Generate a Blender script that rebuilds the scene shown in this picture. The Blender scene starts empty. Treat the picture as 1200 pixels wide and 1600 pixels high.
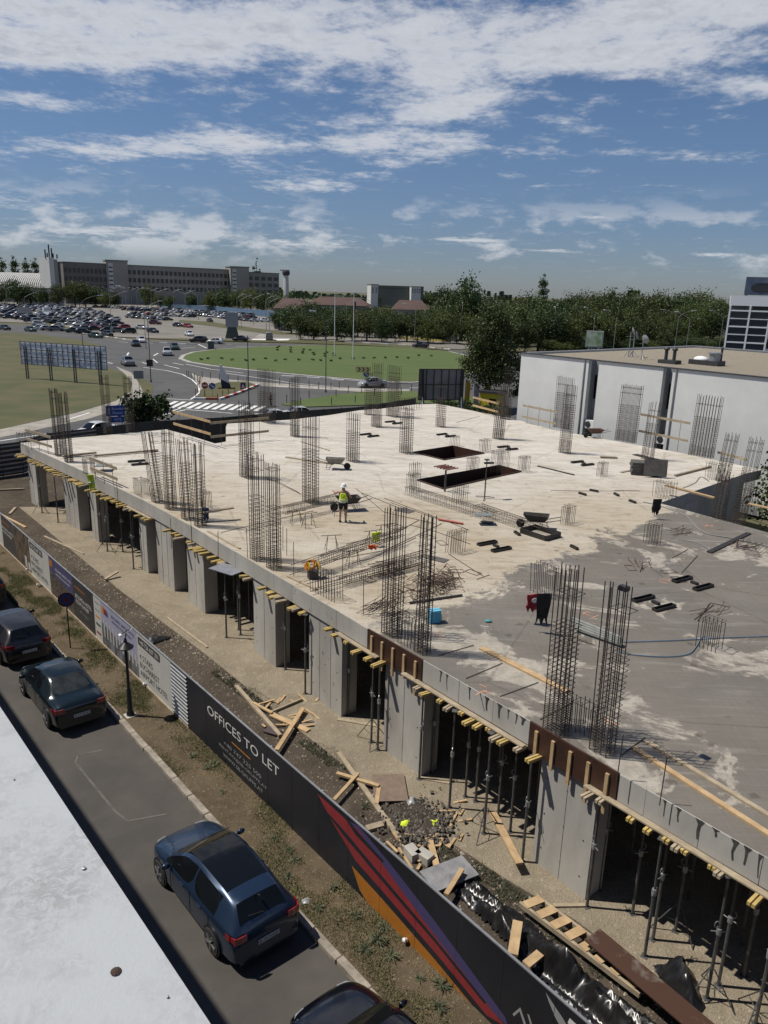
import bpy, bmesh, math, random
from mathutils import Vector, Matrix, geometry
R = math.radians
rnd = random.Random(7)
scene = bpy.context.scene
col = scene.collection

# ------------------------------------------------------------------ camera
CAM_H = 13.8
FPX = 1200.0                       # focal length in pixels of a 1200 x 1600 frame
ROLL = R(1.7)
PITCH = math.atan((800 - 455) * math.cos(ROLL) / FPX)
_f = Vector((0, math.cos(PITCH), -math.sin(PITCH)))
_r0 = Vector((1, 0, 0)); _u0 = Vector((0, math.sin(PITCH), math.cos(PITCH)))
_r = math.cos(ROLL) * _r0 + math.sin(ROLL) * _u0
_u = -math.sin(ROLL) * _r0 + math.cos(ROLL) * _u0
cd = bpy.data.cameras.new('camera')
cam = bpy.data.objects.new('camera', cd); col.objects.link(cam)
cam.matrix_world = Matrix(((_r.x, _u.x, -_f.x, 0), (_r.y, _u.y, -_f.y, 0), (_r.z, _u.z, -_f.z, CAM_H), (0, 0, 0, 1)))
cd.sensor_fit = 'VERTICAL'; cd.sensor_height = 24; cd.lens = 24 * FPX / 1600
cd.clip_start = 0.1; cd.clip_end = 6000
scene.camera = cam

# ------------------------------------------------------------------ sun, sky, exposure
SUN_EL, SUN_AZ = R(60.5), R(-85)      # azimuth clockwise from +Y
sunv = Vector((math.sin(SUN_AZ) * math.cos(SUN_EL), math.cos(SUN_AZ) * math.cos(SUN_EL), math.sin(SUN_EL)))
sl = bpy.data.lights.new('sun', 'SUN'); sl.energy = 5.0; sl.angle = R(0.53); sl.color = (1, 0.94, 0.84)
so = bpy.data.objects.new('sun', sl); col.objects.link(so)
so.rotation_euler = (-sunv).to_track_quat('-Z', 'Y').to_euler()
so.location = (-60, 10, 90)
world = bpy.data.worlds.new('World'); scene.world = world; world.use_nodes = True
SKY_STRENGTH = 0.054
def build_world():
    nt = world.node_tree; nt.nodes.clear(); N = nt.nodes.new; L = nt.links.new
    out = N('ShaderNodeOutputWorld'); bg = N('ShaderNodeBackground'); bg.inputs[1].default_value = SKY_STRENGTH
    sky = N('ShaderNodeTexSky'); sky.sky_type = 'NISHITA'; sky.sun_disc = False
    sky.sun_elevation = SUN_EL; sky.sun_rotation = SUN_AZ; sky.altitude = 90; sky.air_density = 1.0; sky.dust_density = 0.25; sky.ozone_density = 1.6
    tc = N('ShaderNodeTexCoord')
    def M(op, a, b=None, c=None):
        n = N('ShaderNodeMath'); n.operation = op
        for i, v in enumerate((a, b, c)):
            if v is None: continue
            if isinstance(v, (int, float)): n.inputs[i].default_value = v
            else: L(v, n.inputs[i])
        return n.outputs[0]
    sep = N('ShaderNodeSeparateXYZ'); L(tc.outputs['Generated'], sep.inputs[0])
    z = M('MAXIMUM', sep.outputs[2], 0.0)
    zz = M('ADD', z, 0.055)
    px = M('DIVIDE', sep.outputs[0], zz); py = M('DIVIDE', sep.outputs[1], zz)
    cmb = N('ShaderNodeCombineXYZ'); L(px, cmb.inputs[0]); L(py, cmb.inputs[1])
    def noise(scale, det, rough, dist=0.0, off=(0, 0, 0), sc=(1, 1, 1)):
        mp = N('ShaderNodeMapping'); L(cmb.outputs[0], mp.inputs[0]); mp.inputs['Location'].default_value = off; mp.inputs['Scale'].default_value = sc
        t = N('ShaderNodeTexNoise'); L(mp.outputs[0], t.inputs['Vector']); t.inputs['Scale'].default_value = scale
        t.inputs['Detail'].default_value = det; t.inputs['Roughness'].default_value = rough; t.inputs['Distortion'].default_value = dist
        return t.outputs[0]
    # cloud banks as broad coverage areas on the cloud deck (deck coordinates x/z, y/z), broken up by noise
    cover = None
    banks = [(-0.45, 2.95, 1.1, 0.38, 0.42), (-1.35, 3.0, 0.6, 0.33, 0.40), (0.2, 3.6, 0.38, 0.5, 0.38), (0.05, 4.5, 0.55, 0.45, 0.40), (-0.5, 5.6, 0.55, 0.45, 0.26), (-0.8, 4.4, 0.3, 0.4, 0.26),
             (0.72, 3.05, 0.30, 0.22, 0.42), (1.0, 2.68, 0.5, 0.25, 0.42), (1.25, 3.3, 0.28, 0.15, 0.24), (-1.3, 4.6, 0.42, 0.3, 0.28), (-1.9, 4.8, 0.5, 0.3, 0.24), (1.6, 4.4, 0.5, 0.13, 0.25), (-1.7, 3.8, 0.5, 0.16, 0.28),
             (-2.9, 8.3, 1.0, 0.5, 0.31), (-1.2, 9.2, 0.8, 0.5, 0.31), (0.84, 8.4, 0.5, 0.25, 0.33), (1.85, 9.1, 0.35, 0.25, 0.33), (3.5, 8.8, 0.3, 0.2, 0.3), (1.64, 6.65, 0.2, 0.15, 0.27), (-3.5, 6.6, 1.2, 0.4, 0.22), (-5.5, 9, 1.5, 0.8, 0.25), (5.5, 8, 1.2, 0.5, 0.2),
             (0, 1.7, 3.2, 0.5, 0.34), (-4, -3, 3, 2, 0.3), (3.5, -2.5, 2.5, 2, 0.3), (0, -6, 4, 2.4, 0.26), (-6, 2, 2, 2, 0.25), (6, 3, 2, 2, 0.25)]
    for (cx, cy, rx, ry, a) in banks:
        dx = M('DIVIDE', M('SUBTRACT', px, cx), rx); dy = M('DIVIDE', M('SUBTRACT', py, cy), ry)
        q = M('ADD', M('MULTIPLY', dx, dx), M('MULTIPLY', dy, dy))
        g = M('MULTIPLY', M('EXPONENT', M('MULTIPLY', q, -1.0)), a)
        cover = g if cover is None else M('ADD', cover, g)
    cover = M('MINIMUM', cover, 0.44)
    n1 = noise(3.4, 10, 0.66, 0.15, (3.1, 1.7, 0.2), (1.0, 0.9, 1))
    n2 = noise(13.0, 7, 0.66, 0.1, (7.3, 2.1, 0), (1.0, 0.75, 1))
    n3 = noise(1.1, 3, 0.5, 0.0, (1.3, 9.1, 0))
    d = M('ADD', M('ADD', M('MULTIPLY', n1, 1.05), M('MULTIPLY', n2, 0.42)), M('MULTIPLY', n3, 0.25))
    d = M('ADD', d, cover)
    mr = N('ShaderNodeMapRange'); mr.interpolation_type = 'SMOOTHSTEP'; L(d, mr.inputs[0]); mr.inputs[1].default_value = 0.93; mr.inputs[2].default_value = 1.34
    dens = mr.outputs[0]
    fade = N('ShaderNodeMapRange'); L(z, fade.inputs[0]); fade.inputs[1].default_value = 0.0; fade.inputs[2].default_value = 0.05
    dens = M('MULTIPLY', M('MULTIPLY', dens, fade.outputs[0]), 0.86)
    # low fair-weather puffs seen side-on near the horizon
    az = M('ARCTAN2', sep.outputs[0], sep.outputs[1])
    c2 = N('ShaderNodeCombineXYZ'); L(az, c2.inputs[0]); L(M('MULTIPLY', z, 2.6), c2.inputs[1])
    def noise2(scale, det, rough, off):
        mp = N('ShaderNodeMapping'); L(c2.outputs[0], mp.inputs[0]); mp.inputs['Location'].default_value = off
        t = N('ShaderNodeTexNoise'); L(mp.outputs[0], t.inputs['Vector']); t.inputs['Scale'].default_value = scale; t.inputs['Detail'].default_value = det; t.inputs['Roughness'].default_value = rough; return t.outputs[0]
    pa = M('ADD', M('MULTIPLY', noise2(13.0, 9, 0.6, (2.3, 0.4, 0)), 1.0), M('MULTIPLY', noise2(3.2, 3, 0.5, (5.1, 3.3, 0)), 0.55))
    band = N('ShaderNodeMapRange'); band.interpolation_type = 'SMOOTHSTEP'; L(z, band.inputs[0]); band.inputs[1].default_value = 0.018; band.inputs[2].default_value = 0.05
    band2 = N('ShaderNodeMapRange'); band2.interpolation_type = 'SMOOTHSTEP'; L(z, band2.inputs[0]); band2.inputs[1].default_value = 0.13; band2.inputs[2].default_value = 0.06
    lefty = M('MULTIPLY', M('SINE', M('ADD', M('MULTIPLY', az, 1.9), 2.2)), 0.05)
    pm = N('ShaderNodeMapRange'); pm.interpolation_type = 'SMOOTHSTEP'; L(M('ADD', pa, lefty), pm.inputs[0]); pm.inputs[1].default_value = 0.80; pm.inputs[2].default_value = 0.95
    puff = M('MULTIPLY', M('MULTIPLY', pm.outputs[0], M('MULTIPLY', band.outputs[0], band2.outputs[0])), 0.62)
    dens = M('MAXIMUM', dens, puff)
    # thick middles of the clouds are greyer than their rims
    shade = N('ShaderNodeMapRange'); L(M('ADD', d, M('MULTIPLY', n2, 0.35)), shade.inputs[0]); shade.inputs[1].default_value = 1.38; shade.inputs[2].default_value = 1.85
    cc = N('ShaderNodeMix'); cc.data_type = 'RGBA'; L(shade.outputs[0], cc.inputs[0])
    k = 1.0 / SKY_STRENGTH
    cc.inputs[6].default_value = (0.70 * k, 0.71 * k, 0.74 * k, 1); cc.inputs[7].default_value = (0.38 * k, 0.41 * k, 0.47 * k, 1)
    hz = N('ShaderNodeMapRange'); L(z, hz.inputs[0]); hz.inputs[1].default_value = 0.0; hz.inputs[2].default_value = 0.22; hz.interpolation_type = 'SMOOTHSTEP'
    tint = N('ShaderNodeMix'); tint.data_type = 'RGBA'; L(hz.outputs[0], tint.inputs[0]); tint.inputs[6].default_value = (0.68, 0.80, 1.14, 1); tint.inputs[7].default_value = (0.90, 1.04, 1.28, 1)
    sk = N('ShaderNodeMix'); sk.data_type = 'RGBA'; sk.blend_type = 'MULTIPLY'; sk.inputs[0].default_value = 1.0; L(sky.outputs[0], sk.inputs[6]); L(tint.outputs[2], sk.inputs[7])
    mx = N('ShaderNodeMix'); mx.data_type = 'RGBA'; L(dens, mx.inputs[0]); L(sk.outputs[2], mx.inputs[6]); L(cc.outputs[2], mx.inputs[7])
    L(mx.outputs[2], bg.inputs[0]); L(bg.outputs[0], out.inputs[0])
build_world()
world.cycles.sampling_method = 'MANUAL'; world.cycles.sample_map_resolution = 512
vs = scene.view_settings
vs.view_transform = 'Standard'; vs.look = 'None'; vs.gamma = 1.0; vs.exposure = 0.0; vs.use_curve_mapping = False
scene.cycles.use_denoising = True
scene.cycles.max_bounces = 6; scene.cycles.diffuse_bounces = 3; scene.cycles.glossy_bounces = 3; scene.cycles.transparent_max_bounces = 8
scene.cycles.caustics_reflective = False; scene.cycles.caustics_refractive = False

# ------------------------------------------------------------------ survey helpers: a sighted direction meets a known plane
def ray(x, y): return _f + (x - 600) / FPX * _r - (y - 800) / FPX * _u
def at(x, y, z=0.0):
    d = ray(x, y); return Vector((0, 0, CAM_H)) + d * ((z - CAM_H) / d.z)
def atd(x, y, dist):
    d = ray(x, y); return Vector((0, 0, CAM_H)) + d * (dist / d.y)
def onplane(x, y, p0, nrm):
    d = ray(x, y); o = Vector((0, 0, CAM_H)); return o + d * ((p0 - o).dot(nrm) / d.dot(nrm))
def row_of(p):
    v = p - Vector((0, 0, CAM_H)); return 800 - FPX * v.dot(_u) / v.dot(_f)
def tall(p, ytop):
    lo, hi = 0.0, 40.0 if p.y > 45 else 12.0
    for _ in range(40):
        m = (lo + hi) / 2
        if row_of(p + Vector((0, 0, m))) > ytop: lo = m
        else: hi = m
    return lo
SA = R(-49.6)                                       # direction of the street
SU = Vector((math.cos(SA), math.sin(SA), 0)); SN = Vector((-SU.y, SU.x, 0))
def W(s, n, z=0.0): return SU * s + SN * n + Vector((0, 0, z))
def sn(p): return p.dot(SU), p.dot(SN)
S_TOP = 3.8

# ------------------------------------------------------------------ mesh helpers
class MB:
    def __init__(s): s.v = []; s.f = []; s.m = []
    def add(s, vs, fs, mi=0, M=None):
        b = len(s.v)
        s.v += [tuple(M @ Vector(v)) if M is not None else tuple(v) for v in vs]
        for f in fs: s.f.append(tuple(b + i for i in f)); s.m.append(mi)
        return s
    def box(s, c, size, rz=0.0, mi=0, M=None):
        x, y, z = (k / 2 for k in size)
        vs = [Vector((sx * x, sy * y, sz * z)) for sz in (-1, 1) for sx, sy in ((-1, -1), (1, -1), (1, 1), (-1, 1))]
        T = Matrix.Translation(Vector(c)) @ Matrix.Rotation(rz, 4, 'Z')
        if M is not None: T = M @ T
        return s.add(vs, [(3, 2, 1, 0), (4, 5, 6, 7), (0, 1, 5, 4), (1, 2, 6, 5), (2, 3, 7, 6), (3, 0, 4, 7)], mi, T)
    def bar(s, a, b, r, n=6, mi=0, r2=None, caps=True, M=None):
        a = Vector(a); b = Vector(b); d = (b - a)
        if d.length < 1e-6: return s
        q = d.to_track_quat('Z', 'Y').to_matrix(); r2 = r if r2 is None else r2
        vs = []
        for p, rr in ((a, r), (b, r2)):
            for k in range(n):
                t = 2 * math.pi * k / n; vs.append(p + q @ Vector((rr * math.cos(t), rr * math.sin(t), 0)))
        fs = [(k, (k + 1) % n, n + (k + 1) % n, n + k) for k in range(n)]
        if caps: fs += [tuple(range(n))[::-1], tuple(range(n, 2 * n))]
        return s.add(vs, fs, mi, M)
    def plank(s, a, b, w, t, mi=0, up=(0, 0, 1), M=None):
        a = Vector(a); b = Vector(b); d = (b - a).normalized(); side = d.cross(Vector(up)).normalized(); nn = side.cross(d)
        vs = [p + side * (sx * w / 2) + nn * (sz * t / 2) for p in (a, b) for sx, sz in ((-1, -1), (1, -1), (1, 1), (-1, 1))]
        return s.add(vs, [(3, 2, 1, 0), (4, 5, 6, 7), (0, 1, 5, 4), (1, 2, 6, 5), (2, 3, 7, 6), (3, 0, 4, 7)], mi, M)
    def path(s, pts, r, n=6, mi=0, M=None):
        pts = [Vector(p) for p in pts]; vs = []; m = len(pts)
        up = Vector((0, 0, 1))
        for i, p in enumerate(pts):
            d = (pts[min(i + 1, m - 1)] - pts[max(i - 1, 0)]).normalized()
            a = d.cross(up)
            if a.length < 1e-3: a = d.cross(Vector((1, 0, 0)))
            a.normalize(); b = a.cross(d)
            rr = r[i] if isinstance(r, (list, tuple)) else r
            for k in range(n):
                t = 2 * math.pi * k / n; vs.append(p + a * (rr * math.cos(t)) + b * (rr * math.sin(t)))
        fs = [(i * n + k, i * n + (k + 1) % n, (i + 1) * n + (k + 1) % n, (i + 1) * n + k) for i in range(m - 1) for k in range(n)]
        fs += [tuple(range(n))[::-1], tuple(range((m - 1) * n, m * n))]
        return s.add(vs, fs, mi, M)
    def prism(s, poly, z0, z1, mi=0, M=None, mtop=None):
        n = len(poly)
        vs = [(p[0], p[1], z0) for p in poly] + [(p[0], p[1], z1) for p in poly]
        s.add(vs, [tuple(range(n))[::-1]] + [(k, (k + 1) % n, n + (k + 1) % n, n + k) for k in range(n)], mi, M)
        b = len(s.v) - 2 * n
        s.f.append(tuple(range(b + n, b + 2 * n))); s.m.append(mi if mtop is None else mtop)
        return s
    def lathe(s, prof, n=10, mi=0, M=None, c=(0, 0, 0)):
        vs = []; c = Vector(c)
        for r, z in prof:
            for k in range(n):
                t = 2 * math.pi * k / n; vs.append(c + Vector((r * math.cos(t), r * math.sin(t), z)))
        fs = [(i * n + k, i * n + (k + 1) % n, (i + 1) * n + (k + 1) % n, (i + 1) * n + k) for i in range(len(prof) - 1) for k in range(n)]
        fs += [tuple(range(n))[::-1], tuple(range((len(prof) - 1) * n, len(prof) * n))]
        return s.add(vs, fs, mi, M)
    def ball(s, c, r, n=10, m=6, mi=0, M=None):
        r = (r, r, r) if isinstance(r, (int, float)) else r
        T = Matrix.Translation(Vector(c)) @ Matrix.Diagonal((r[0], r[1], r[2], 1))
        if M is not None: T = M @ T
        prof = [(max(1e-4, math.sin(math.pi * i / m)), -math.cos(math.pi * i / m)) for i in range(m + 1)]
        return s.lathe(prof, n, mi, T)
    def mesh(s, name, mats, smooth=False):
        me = bpy.data.meshes.new(name); me.from_pydata(s.v, [], s.f)
        for m in (mats if isinstance(mats, (list, tuple)) else [mats]): me.materials.append(m)
        me.polygons.foreach_set('material_index', s.m)
        if smooth:
            me.polygons.foreach_set('use_smooth', [True] * len(me.polygons)); me.set_sharp_from_angle(angle=R(smooth if smooth > 1 else 38))
        me.update(); return me
    def build(s, name, mats, parent=None, smooth=False):
        return put(name, s.mesh(name, mats, smooth), parent)
WORLD_P = set()
def put(name, me, parent=None, loc=None, rz=None, scale=None):
    o = bpy.data.objects.new(name, me); col.objects.link(o)
    if parent is not None:
        o.parent = parent
        root = parent if parent.parent is None else parent.parent
        if loc is None and parent.name in WORLD_P: o.location = -parent.location
    if loc is not None: o.location = loc
    if rz is not None: o.rotation_euler = (0, 0, rz)
    if scale is not None: o.scale = scale
    return o
def tag(o, label=None, cat=None, group=None, kind=None):
    for k, v in (('label', label), ('category', cat), ('group', group), ('kind', kind)):
        if v: o[k] = v
    return o
def thing(name, label, cat, loc=(0, 0, 0), rz=0.0, group=None, world=False):
    """an Empty at the thing's base; world=True: its parts are given in scene coordinates"""
    o = bpy.data.objects.new(name, None); col.objects.link(o)
    o.location = loc; o.rotation_euler = (0, 0, rz); o.empty_display_size = 0.2
    if world: WORLD_P.add(o.name)
    return tag(o, label, cat, group)
def copy_tree(o, parent=None):
    c = o.copy(); col.objects.link(c)
    if parent is not None: c.parent = parent; c.matrix_parent_inverse = o.matrix_parent_inverse.copy()
    for ch in list(o.children): copy_tree(ch, c)
    return c
def instance(proto, loc, rz, label, group=None, scale=None):
    c = copy_tree(proto); c.location = loc; c.rotation_euler = (0, 0, rz); c['label'] = label
    if group: c['group'] = group
    if scale: c.scale = (scale,) * 3 if isinstance(scale, (int, float)) else scale
    return c

# ------------------------------------------------------------------ materials
MATS = {}
def mat(name, c, rough=0.8, metal=0.0, var=0.0, vscale=4.0, bump=0.0, bscale=40.0, c2=None, spec=0.5, coat=0.0, detail=6.0, contrast=(0.35, 0.65), stretch=None, island=0.0, trans=0.0, rvar=0.0):
    """procedural surface: base colour c varied by noise towards c2 (or darker), optional bump and per-piece variation"""
    m = bpy.data.materials.new(name); m.use_nodes = True; nt = m.node_tree; N = nt.nodes.new; L = nt.links.new
    b = nt.nodes['Principled BSDF']
    b.inputs['Roughness'].default_value = rough; b.inputs['Metallic'].default_value = metal; b.inputs['Specular IOR Level'].default_value = spec
    if coat: b.inputs['Coat Weight'].default_value = coat; b.inputs['Coat Roughness'].default_value = 0.04
    b.inputs['Base Color'].default_value = (*c, 1)
    colour = None; vec = None
    if var or bump or c2:
        tc = N('ShaderNodeTexCoord'); vec = tc.outputs['Object']
        if stretch:
            mp = N('ShaderNodeMapping'); mp.inputs['Scale'].default_value = stretch; L(vec, mp.inputs[0]); vec = mp.outputs[0]
    if var or c2:
        t = N('ShaderNodeTexNoise'); t.inputs['Scale'].default_value = vscale; t.inputs['Detail'].default_value = detail; t.inputs['Roughness'].default_value = 0.62; L(vec, t.inputs['Vector'])
        r = N('ShaderNodeValToRGB'); r.color_ramp.elements[0].position = contrast[0]; r.color_ramp.elements[1].position = contrast[1]
        lo = tuple(k * (1 - var) for k in c) if c2 is None else c2; hi = tuple(min(1, k * (1 + var * 0.6)) for k in c) if c2 is None else c
        r.color_ramp.elements[0].color = (*lo, 1); r.color_ramp.elements[1].color = (*hi, 1)
        L(t.outputs[0], r.inputs[0]); colour = r.outputs[0]
        if rvar:
            mr = N('ShaderNodeMapRange'); L(t.outputs[0], mr.inputs[0]); mr.inputs[3].default_value = rough - rvar; mr.inputs[4].default_value = rough + rvar; L(mr.outputs[0], b.inputs['Roughness'])
    if island:
        g = N('ShaderNodeNewGeometry'); oi = N('ShaderNodeObjectInfo')
        ad = N('ShaderNodeMath'); ad.operation = 'ADD'; L(g.outputs['Random Per Island'], ad.inputs[0]); L(oi.outputs['Random'], ad.inputs[1])
        mr = N('ShaderNodeMapRange'); L(ad.outputs[0], mr.inputs[0]); mr.inputs[2].default_value = 2; mr.inputs[3].default_value = 1 - island; mr.inputs[4].default_value = 1 + island
        mu = N('ShaderNodeMix'); mu.data_type = 'RGBA'; mu.blend_type = 'MULTIPLY'; mu.inputs[0].default_value = 1
        if colour: L(colour, mu.inputs[6])
        else: mu.inputs[6].default_value = (*c, 1)
        cb = N('ShaderNodeCombineXYZ'); [L(mr.outputs[0], cb.inputs[i]) for i in range(3)]
        L(cb.outputs[0], mu.inputs[7]); colour = mu.outputs[2]
    if colour: L(colour, b.inputs['Base Color'])
    if bump:
        t2 = N('ShaderNodeTexNoise'); t2.inputs['Scale'].default_value = bscale; t2.inputs['Detail'].default_value = 8; t2.inputs['Roughness'].default_value = 0.65; L(vec, t2.inputs['Vector'])
        bp = N('ShaderNodeBump'); bp.inputs['Strength'].default_value = min(1, bump); bp.inputs['Distance'].default_value = 0.03 * max(1, bump); L(t2.outputs[0], bp.inputs['Height']); L(bp.outputs[0], b.inputs['Normal'])
    if trans:
        tr = N('ShaderNodeBsdfTranslucent'); mxs = N('ShaderNodeMixShader'); mxs.inputs[0].default_value = trans
        if colour: L(colour, tr.inputs[0])
        else: tr.inputs[0].default_value = (*c, 1)
        L(b.outputs[0], mxs.inputs[1]); L(tr.outputs[0], mxs.inputs[2]); L(mxs.outputs[0], nt.nodes['Material Output'].inputs[0])
    MATS[name] = m; return m
def wood(name, c, c2, island=0.12):
    return mat(name, c, 0.8, c2=c2, vscale=3.0, stretch=(1, 1, 1), bump=0.15, bscale=30, island=island)
# ------------------------------------------------------------------ palette
asphalt = mat('asphalt', (0.058, 0.056, 0.054), 0.9, c2=(0.036, 0.035, 0.035), vscale=0.35, bump=0.25, bscale=60, contrast=(0.3, 0.7))
asphalt_far = mat('asphalt_worn', (0.082, 0.081, 0.080), 0.88, c2=(0.060, 0.059, 0.059), vscale=0.12, contrast=(0.35, 0.65))
street_mat = mat('street_asphalt', (0.080, 0.072, 0.063), 0.93, c2=(0.055, 0.050, 0.045), vscale=0.55, bump=0.3, bscale=70, contrast=(0.38, 0.66))
lot_mat = mat('car_park_concrete', (0.20, 0.185, 0.16), 0.92, c2=(0.135, 0.125, 0.11), vscale=0.08)
paint_white = mat('road_paint', (0.70, 0.70, 0.68), 0.7, c2=(0.42, 0.42, 0.41), vscale=2.5, contrast=(0.3, 0.5))
paint_red = mat('kerb_paint_red', (0.42, 0.06, 0.045), 0.7, var=0.2, vscale=5)
kerb_stone = mat('kerb_concrete', (0.25, 0.22, 0.18), 0.9, var=0.35, vscale=5, bump=0.3, bscale=60, island=0.12)
field_mat = mat('dry_grass_field', (0.056, 0.064, 0.021), 0.95, c2=(0.092, 0.080, 0.034), vscale=0.2, bump=0.4, bscale=3, detail=8, contrast=(0.38, 0.62))
lawn_mat = mat('lawn', (0.054, 0.090, 0.018), 0.95, c2=(0.080, 0.104, 0.026), vscale=0.22, stretch=(.35, 1.3, 1), bump=0.4, bscale=4, detail=8)
path_mat = mat('footpath_concrete', (0.29, 0.27, 0.235), 0.93, var=0.25, vscale=0.8)
far_ground = mat('far_ground', (0.075, 0.080, 0.040), 0.95, c2=(0.10, 0.085, 0.05), vscale=0.02)
def soil(name, c, c2, c3, s1=0.9, grass=None):
    m = bpy.data.materials.new(name); m.use_nodes = True; nt = m.node_tree; N = nt.nodes.new; L = nt.links.new; b = nt.nodes['Principled BSDF']
    b.inputs['Roughness'].default_value = 0.97; b.inputs['Specular IOR Level'].default_value = 0.1
    tc = N('ShaderNodeTexCoord'); ts = []
    for sc in (s1, s1 * 6, s1 * 34):
        t = N('ShaderNodeTexNoise'); t.inputs['Scale'].default_value = sc; t.inputs['Detail'].default_value = 9; t.inputs['Roughness'].default_value = 0.65; L(tc.outputs['Object'], t.inputs['Vector']); ts.append(t)
    r = N('ShaderNodeValToRGB'); e = r.color_ramp.elements; e[0].position = 0.36; e[1].position = 0.64; e[0].color = (*c2, 1); e[1].color = (*c, 1); L(ts[0].outputs[0], r.inputs[0])
    r2 = N('ShaderNodeValToRGB'); e = r2.color_ramp.elements; e[0].position = 0.55; e[1].position = 0.72; e[0].color = (0, 0, 0, 1); e[1].color = (1, 1, 1, 1); L(ts[1].outputs[0], r2.inputs[0])
    mx = N('ShaderNodeMix'); mx.data_type = 'RGBA'; L(r2.outputs[0], mx.inputs[0]); L(r.outputs[0], mx.inputs[6]); mx.inputs[7].default_value = (*c3, 1)
    mr = N('ShaderNodeMapRange'); L(ts[2].outputs[0], mr.inputs[0]); mr.inputs[1].default_value = 0.3; mr.inputs[2].default_value = 0.7; mr.inputs[3].default_value = 0.72; mr.inputs[4].default_value = 1.25
    mu = N('ShaderNodeMix'); mu.data_type = 'RGBA'; mu.blend_type = 'MULTIPLY'; mu.inputs[0].default_value = 1; L(mx.outputs[2], mu.inputs[6])
    cb = N('ShaderNodeCombineXYZ'); [L(mr.outputs[0], cb.inputs[i]) for i in range(3)]; L(cb.outputs[0], mu.inputs[7]); L(mu.outputs[2], b.inputs['Base Color'])
    ad = N('ShaderNodeMath'); ad.operation = 'ADD'; L(ts[1].outputs[0], ad.inputs[0]); L(ts[2].outputs[0], ad.inputs[1])
    bp = N('ShaderNodeBump'); bp.inputs['Strength'].default_value = 0.7; bp.inputs['Distance'].default_value = 0.09; L(ad.outputs[0], bp.inputs['Height']); L(bp.outputs[0], b.inputs['Normal'])
    return m
verge_mat = soil('verge_soil', (0.150, 0.116, 0.076), (0.098, 0.076, 0.050), (0.20, 0.162, 0.112))
site_mat = soil('site_soil', (0.098, 0.079, 0.060), (0.060, 0.049, 0.039), (0.145, 0.118, 0.088), 0.5)
pad_mat = soil('dusty_blinding_concrete', (0.30, 0.255, 0.19), (0.225, 0.19, 0.14), (0.36, 0.315, 0.245), 0.7)
concrete = mat('cast_concrete', (0.44, 0.425, 0.39), 0.85, c2=(0.30, 0.285, 0.26), vscale=0.7, stretch=(1, 1, 0.35), bump=0.12, bscale=25, detail=9, island=0.05)
concrete_edge = mat('slab_edge_concrete', (0.42, 0.405, 0.375), 0.85, c2=(0.31, 0.30, 0.275), vscale=0.8, stretch=(1, 1, 0.4), bump=0.1, bscale=25, detail=9, island=0.06)
ply_dark = mat('film_faced_plywood', (0.060, 0.028, 0.018), 0.45, c2=(0.035, 0.018, 0.013), vscale=2.0, island=0.2)
ply_black = mat('black_shutter_board', (0.022, 0.020, 0.019), 0.55, var=0.3, vscale=2.0)
timber = wood('sawn_timber', (0.46, 0.33, 0.185), (0.33, 0.22, 0.115))
timber_old = wood('weathered_timber', (0.36, 0.30, 0.21), (0.25, 0.20, 0.14))
timber_yellow = wood('yellow_formwork_timber', (0.46, 0.34, 0.12), (0.32, 0.23, 0.085), 0.2)
rebar = mat('rusty_rebar', (0.085, 0.048, 0.033), 0.8, c2=(0.050, 0.034, 0.028), vscale=6, island=0.15)
rebar_dark = mat('dark_rebar', (0.038, 0.030, 0.026), 0.75, c2=(0.060, 0.042, 0.032), vscale=4, island=0.15)
steel_prop = mat('prop_steel', (0.13, 0.13, 0.13), 0.55, 0.5, var=0.4, vscale=3)
galv = mat('galvanised_steel', (0.34, 0.35, 0.36), 0.45, 0.6, var=0.2, vscale=2)
black_metal = mat('black_painted_metal', (0.014, 0.014, 0.015), 0.4, var=0.2, vscale=5)
dark_metal = mat('dark_grey_metal', (0.05, 0.05, 0.052), 0.5, 0.2, var=0.2, vscale=5)
white_paint = mat('white_paint', (0.72, 0.73, 0.73), 0.6, var=0.08, vscale=2)
grey_paint = mat('grey_paint', (0.32, 0.33, 0.34), 0.6, var=0.1, vscale=2)
plastic_black = mat('black_plastic', (0.012, 0.012, 0.013), 0.5)
lamp_glass = mat('lamp_glass', (0.75, 0.76, 0.75), 0.25)

# ------------------------------------------------------------------ sheets of ground
def sheet(name, pts, z, m, label=None, kind='structure'):
    v = [Vector((p[0], p[1], 0)) for p in pts]
    tris = geometry.tessellate_polygon([v])
    me = bpy.data.meshes.new(name); me.from_pydata([(p.x, p.y, z) for p in v], [], [tuple(t) for t in tris]); me.materials.append(m)
    bm = bmesh.new(); bm.from_mesh(me); bmesh.ops.recalc_face_normals(bm, faces=bm.faces)
    for f in bm.faces:
        if f.normal.z < 0: f.normal_flip()
    bm.to_mesh(me); bm.free()
    o = put(name, me); return tag(o, label, kind=kind)
def pix(pts, z=0.0): return [at(x, y, z) for x, y in pts]
sheet('ground', [(-3000, -200), (3000, -200), (3000, 5000), (-3000, 5000)], -0.16, far_ground)
# near street: between the office block and the kerb, 0.1 m below the verge
KERB_N, FENCE_N = 7.95, 9.65
sheet('street', [W(s, n) for s, n in ((-75, -1.0), (-75, KERB_N), (30, KERB_N), (30, -1.0))], -0.10, street_mat)
sheet('verge', [W(s, n) for s, n in ((-75, KERB_N + 0.17), (-75, FENCE_N + 0.6), (30, FENCE_N + 0.6), (30, KERB_N + 0.17))], 0.0, verge_mat)
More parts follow.
